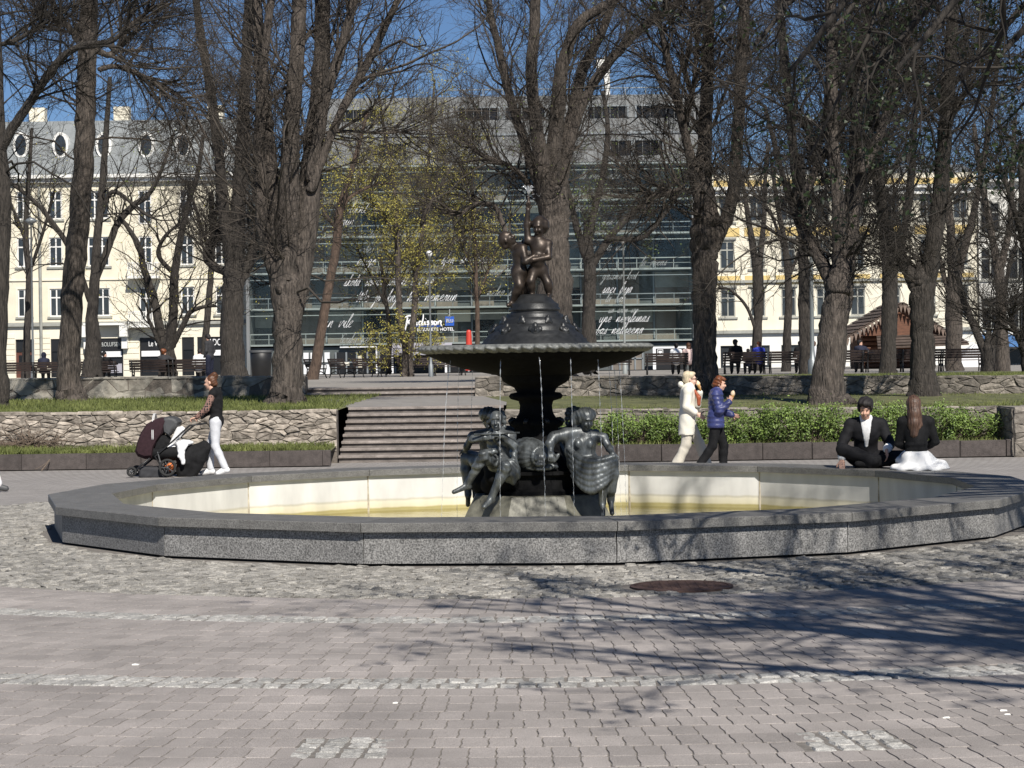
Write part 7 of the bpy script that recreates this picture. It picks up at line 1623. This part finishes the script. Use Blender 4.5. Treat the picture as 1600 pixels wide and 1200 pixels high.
for k in (-1, 1):
    c = hd + np.array((.1, k * .033, .012)); q.add([tuple(c + np.array((0, .026 * math.cos(a), .02 * math.sin(a)))) for a in np.linspace(0, 2 * math.pi, 11)[:-1]] + [tuple(c + np.array((.006, .026 * math.cos(a), .02 * math.sin(a)))) for a in np.linspace(0, 2 * math.pi, 11)[:-1]], [tuple(range(10))[::-1], tuple(range(10, 20))] + [(i, (i + 1) % 10, 10 + (i + 1) % 10, 10 + i) for i in range(10)])
    q.path([tuple(hd + np.array((.1, k * .055, .014))), tuple(hd + np.array((0, k * .076, .012)))], .004, 4)
q.build('sunglasses', 'plastic_black', p.t, world=False)
def icecream(person, pos, tilt):
    ic_ = thing('ice_cream_cone', 'small ice cream cone held by the %s' % person, 'ice cream', pos)
    MB().lathe([(.0, -.075), (.012, -.07), (.028, .02), (.031, .03), (.0, .03)], 14, (0, 0, 0)).build('waffle_cone', 'waffle', ic_, True, world=False)
    MB().lathe([(.03, .025), (.036, .04), (.034, .06), (.026, .08), (.014, .095), (0, .1)], 14, (0, 0, 0), rad=lambda a, z: 1 + .06 * math.sin(3 * a + z * 60)).build('scoop', 'ice', ic_, True, world=False)
    ic_.rotation_euler = tilt
w_ = p.J['wrL'] + np.array((.02, 0, .085)) * s_; icecream('blonde woman', (gx(1073, 33.2) + w_[0] - .03, 33.2 + w_[1] - .04, w_[2]), (0, R(-22), 0))

# --- red-haired woman in the quilted navy jacket
J = stand(); J.update(head=(.08, 0, 1.585), neck=(.04, 0, 1.44), elR=(.06, -.23, 1.12), wrR=(.24, -.2, 1.27), elL=(.1, .22, 1.12), wrL=(.3, .18, 1.03), knL=(.14, .09, .5), anL=(.12, .09, .09), toL=(.26, .09, .035), knR=(-.06, -.09, .5), anR=(-.3, -.09, .16), toR=(-.2, -.09, .03))
H = (.99, -.1, -.1); s_ = .875; hx0 = gx(1117, 32.7)
p = Person('red-haired woman in quilted navy jacket and black trousers holding an ice cream', (hx0, 32.7, 0), R(-4), J, s_)
p.body(H, hands=(((1, -.1, -.2), (0, -1, -.2)), ((.35, .1, 1), (0, 1, 0))), curl=(.5, .9), thumb=(1, 1))
def hem2(S):
    P = p.J['pelvis']; [S.cone(P + np.array((0, y_, .08)), P + np.array((0, y_ * 1.1, -.16)), .13, .135, .04) for y_ in (-.06, .06)]; S.box(P + np.array((0, 0, -.26)), (.4, .4, .15), 0, .01, cut=True); S.cone(p.J['neck'] + np.array((-.01, 0, -.04)), p.J['neck'] + np.array((0, 0, .04)), .09, .075, .02)
p.top('fabric_navy', .034, (.95, .95), lambda X, Y, Z: .011 * np.abs(np.sin(Z * 46)) - .004, 'jacket', 1.02, hem2, sleeve_g=.03)
p.trousers('fabric_black', .016, .015, fold(.004, 30, 26, 14)); p.shoes('fabric_black')
p.hair('hair_red', CAP + [(.02, 0, .1, .075, .07, .04), (-.02, .035, .09, .065), (-.02, -.035, .09, .065), (.06, 0, .085, .045, .06, .03), (-.09, 0, -.02, .05, .065, .06), (-.0, .07, .02, .05, .02, .05), (-.01, -.07, .02, .05, .02, .05)], H, fold_=lambda X, Y, Z: .004 * np.sin(X * 80 + Z * 120 + Y * 60))
w_ = p.J['wrR'] + np.array((.03, 0, .09)) * s_; icecream('red-haired woman', (hx0 + w_[0] + .01, 32.7 + w_[1] + .02, w_[2]), (0, R(10), 0))

# --- man in the black suit, cross-legged on the rim
J = dict(pelvis=(-.02, 0, .12), neck=(.13, 0, .6), chest=(.09, 0, .43), waist=(.02, 0, .26), shL=(.08, .185, .545), shR=(.08, -.185, .545), head=(.2, -.01, .735), elL=(.13, .29, .29), wrL=(.33, .24, .23), elR=(.12, -.3, .3), wrR=(.24, -.31, .09), hpL=(.02, .1, .1), hpR=(.02, -.1, .1), knL=(.24, .44, .13), knR=(.22, -.29, .23), anL=(.3, .02, .07), anR=(.33, .12, .09), toL=(.3, -.12, .06), toR=(.33, .26, .07))
H, U = (.93, -.1, -.32), (.32, 0, .93)
aM = R(127); rm = 5.2
p = Person('young man in black suit sitting cross-legged on the basin rim, head bowed', (CX + rm * math.sin(aM), CY - rm * math.cos(aM), .38), R(-97), J, 1.0, .0105)
p.body(H, U, hands=(((.5, .1, -1), (0, -1, .2)), ((.75, 0, -.9), (-.9, 0, -.5))), curl=(.35, .4), thumb=(1, -1))
p.top('fabric_suit', .026, (.72, .62), fold(.005, 26, 24, 24), 'jacket', 1.04, sleeve_g=.024)
S = p.S(); add_torso(S, p.J, .94, .033, 1.0); [S.box((.1, k * .345, .4), (.6, .3, .8), 0, .01, M=np.array([[1, 0, 0], [0, math.cos(.16), k * math.sin(.16)], [0, -k * math.sin(.16), math.cos(.16)]]), cut=True) for k in (-1, 1)]; S.box((-.4, 0, .4), (.44, .3, .6), 0, .01, cut=True); S.box((.1, 0, .05), (.5, .3, .2), 0, .01, cut=True)
S.chain([p.J['neck'] + np.array((.035, 0, -.035)), p.J['chest'] + np.array((.088, 0, .03))], [.05, .05], .02); S.chain([p.J['neck'] + np.array((.0, y_, .015)) for y_ in (-.05, 0, .05)], [.03, .04, .03], .02); p.put(S, 'shirt', 'fabric_white')
for q_, a, b in (('L', .6, .85), ('R', .5, .78)):
    S = p.S(); e, w_ = p.J['el' + q_], p.J['wr' + q_]; S.cone(e + (w_ - e) * a, e + (w_ - e) * b, .058, .054, .01); p.put(S, 'cuff', 'fabric_white')
p.trousers('fabric_suit', .022, .02, fold(.006, 26, 24, 24)); p.shoes('fabric_black', .006)
p.hair('hair_black', CAP + [(.03, 0, .105, .085, .085, .045), (.07, .02, .085, .04, .06, .03), (-.05, 0, .06, .1, .1, .09), (0, .07, .03, .06, .03, .06), (0, -.07, .03, .06, .03, .06)], H, U, fold_=lambda X, Y, Z: .005 * np.sin(Y * 90 + X * 60))

# --- long-haired woman from behind, in black top and white skirt
J = dict(pelvis=(0, 0, .13), neck=(.06, 0, .635), chest=(.05, 0, .46), waist=(.0, 0, .3), shL=(.05, .16, .585), shR=(.05, -.16, .585), head=(.085, .02, .79), elL=(.08, .2, .32), wrL=(.28, .08, .26), elR=(.1, -.235, .34), wrR=(.28, -.1, .24), hpL=(.05, .1, .12), hpR=(.05, -.1, .12), knL=(.46, .1, .13), knR=(.46, -.12, .13), anL=(.5, .1, -.28), anR=(.5, -.12, -.28), toL=(.62, .1, -.345), toR=(.62, -.12, -.345))
H = (.95, .25, -.15); aW = R(116.5); rm = 5.18
p = Person('woman with long brown hair seen from behind, black top and white skirt, on the rim', (CX + rm * math.sin(aW), CY - rm * math.cos(aW), .38), R(86), J, 1.0, .0105)
p.body(H, hands=(((1, -.3, 0), (0, 0, -1)), ((1, .3, 0), (0, 0, -1))))
p.top('fabric_black', .018, (1, 1), lambda X, Y, Z: .005 * np.sin(Z * 95 + 3 * Y) * (Z < .36), 'top', 1.0)
S = p.S(); S.ell((.0, 0, .13), (.17, .2, .13), .05); S.ell((.02, -.05, .02), (.25, .36, .1), .06); S.cone((.05, -.05, .14), (.03, -.3, .03), .1, .07, .06); S.ell((.25, -.02, .1), (.26, .24, .1), .05); S.cone((.45, 0, .08), (.52, 0, -.22), .17, .19, .05)
S.box((0, 0, -.1), (.3, .6, .095), 0, .01, cut=True); S.warp(lambda X, Y, Z: .012 * np.sin(Y * 30 + 2.5 * np.sin(Z * 9) + X * 8) * np.clip((.26 - Z) * 6, 0, 1)); p.put(S, 'skirt', 'fabric_white')
S = p.S(.009); hd = p.J['head']; S.ell(hd + np.array((-.02, 0, .03)), (.1, .086, .1), .02); S.chain([hd + np.array((-.06, 0, .02)), hd + np.array((-.085, 0, -.1)), hd + np.array((-.105, .01, -.22)), hd + np.array((-.14, .015, -.36))], [.085, .082, .075, .045], .03)
for (y, L) in ((.05, .3), (.03, .38), (-.01, .42), (-.035, .36), (-.055, .28)): S.chain([hd + np.array((-.08, y, -.1)), hd + np.array((-.115, y * 1.1, -.24)), hd + np.array((-.15, y * .9, -L))], [.04, .032, .012], .012)
S.warp(lambda X, Y, Z: .003 * np.sin(Y * 230 + np.sin(Z * 14) * 2)); p.put(S, 'hair', 'hair_brown')

# --- walker cut off by the left edge
J = stand(); p = Person('walker in white trousers and trainers, mostly cut off by the left edge', (gx(-34, 30.6), 30.6, 0), R(4), J, 1.0, .02)
p.body((1, 0, 0), hands=(((.4, 0, -1), (0, -1, 0)), ((.4, 0, -1), (0, 1, 0))))
p.top('fabric_light_grey', .03, (1, 1), None, 'jacket'); p.trousers('fabric_white', .02, .03, fold(.005, 30, 26, 16)); p.shoes('plastic_grey', .01)
p.hair('hair_brown', CAP + [(0, 0, .09, .08, .075, .05)], (1, 0, 0))

# --- people in the park, small in the view
def sitter(px, D, label, topm, hairm, headf=(1, 0, 0), lean=0.05, arms=None, hair_blobs=None, z=1.2, heading=R(90), size=1.0, legm='fabric_charcoal', hood=False, cap=False, y_off=.0):
    J = dict(pelvis=(-.05, 0, .52), neck=(lean, 0, 1.02), shL=(lean - .01, .17, .97), shR=(lean - .01, -.17, .97), head=(lean + .04, 0, 1.17), elL=(.12, .24, .72), wrL=(.32, .15, .66), elR=(.12, -.24, .72), wrR=(.32, -.15, .66), hpL=(0, .1, .5), hpR=(0, -.1, .5), knL=(.42, .12, .5), knR=(.42, -.12, .5), anL=(.42, .12, .1), anR=(.42, -.12, .1), toL=(.56, .12, .03), toR=(.56, -.12, .03))
    if arms: J.update(arms)
    p = Person(label, (gx(px, D), D + y_off, z), heading, J, size, .026, 'people in the park beyond the wall')
    p.body(headf, face=False); p.top(topm, .03, (.95, .95), None, sleeve_g=.025); p.trousers(legm, .02, .01); p.shoes('fabric_black', .01)
    if hood: p.hair(topm, [(-.02, 0, .02, .12, .11, .135), (-.03, 0, -.1, .1, .1, .1)], headf, name='hood')
    else: p.hair(hairm, CAP + (hair_blobs or [(-.02, 0, .06, .1, .095, .085)]), headf)
    if cap:
        S = p.S(); f, l, u = head_axes(headf); S.ell(p.J['head'] + u * .06, (.11, .1, .075), .02); S.ell(p.J['head'] + f * .12 + u * .05, (.08, .08, .018), .02); p.put(S, 'cap', 'fabric_black')
    return p
sitter(68, 90, 'person in dark hooded coat sitting at the far left bench', 'fabric_darkblue', 'hair_black', hood=True)
sitter(163, 90, 'dark-haired person in black sitting on a bench, face turned right', 'fabric_black', 'hair_black', (.2, -.98, 0), arms=dict(elR=(.2, -.34, .82), wrR=(.3, -.5, .78)))
sitter(256, 82.5, 'person with red-blond hair reaching out an arm, on the bench under the low tree', 'fabric_charcoal', 'hair_red', (.7, -.7, 0), arms=dict(elR=(.1, -.42, .82), wrR=(.15, -.66, .8)), hair_blobs=[(-.02, 0, .06, .12, .11, .1), (-.09, 0, .1, .06)])
sitter(311, 82.5, 'person in white shirt bent forward on a bench beside the dark trunk', 'fabric_white', 'hair_black', (.8, 0, -.6), lean=.16)
sitter(1057, 88, 'person in white top sitting left of the sturdy two-stemmed trunk', 'fabric_white', 'hair_black', (.9, .3, -.3), lean=.12)
sitter(1076, 88, 'person in pink top with auburn hair, touching the sturdy two-stemmed trunk', 'fabric_pink', 'hair_auburn', (.9, .5, 0), hair_blobs=[(-.03, 0, .05, .11, .11, .11), (-.06, 0, -.1, .09, .1, .13)])
sitter(1150, 86, 'broad person in black with a cap on the bench right of the sturdy trunk', 'fabric_black', 'hair_black', (.8, -.6, 0), size=1.08, cap=True)
sitter(1169, 86, 'small child in dark clothes beside the capped person', 'fabric_darkblue', 'hair_black', (.8, .5, 0), size=.78)
sitter(1186, 86, 'person in bright blue jacket on the bench right of the sturdy trunk', 'fabric_blue', 'hair_red', (.3, .95, 0))
sitter(1251, 86, 'short-haired person in black alone on the bench by the grey post', 'fabric_black', 'hair_black', (1, -.2, 0))
sitter(1345, 84, 'person in dark navy leaning back on the bench left of the thin upright trunk', 'fabric_darkblue', 'hair_black', (-.4, -.9, 0), arms=dict(elR=(.0, -.38, .8), wrR=(.1, -.6, .85)))
sitter(637, 101, 'person in pale blue jacket with dark straps sitting before the slim forked tree', 'fabric_ltblue', 'hair_blond', (1, .1, 0), size=1.05, z=1.25)
sitter(1272, 88, 'person in pale grey top, half hidden by the tall grey post', 'fabric_light_grey', 'hair_auburn', (1, .3, 0))
J = stand(); J.update(knL=(.02, .09, .5), anL=(.02, .1, .09), toL=(.16, .1, .035), knR=(.02, -.09, .5), anR=(0, -.1, .09), toR=(.14, -.1, .035))
p = Person('standing man in dark shirt by the bench, left of the dark trunk', (gx(328, 80), 80, 1.2), R(150), J, 1.06, .026, 'people in the park beyond the wall')
p.body((.8, -.2, -.5), face=False); p.top('fabric_charcoal', .03, (1, 1)); p.trousers('fabric_darkblue', .02, .01); p.shoes('fabric_black'); p.hair('hair_black', CAP + [(-.02, 0, .06, .1, .095, .085)], (.8, -.2, -.5))
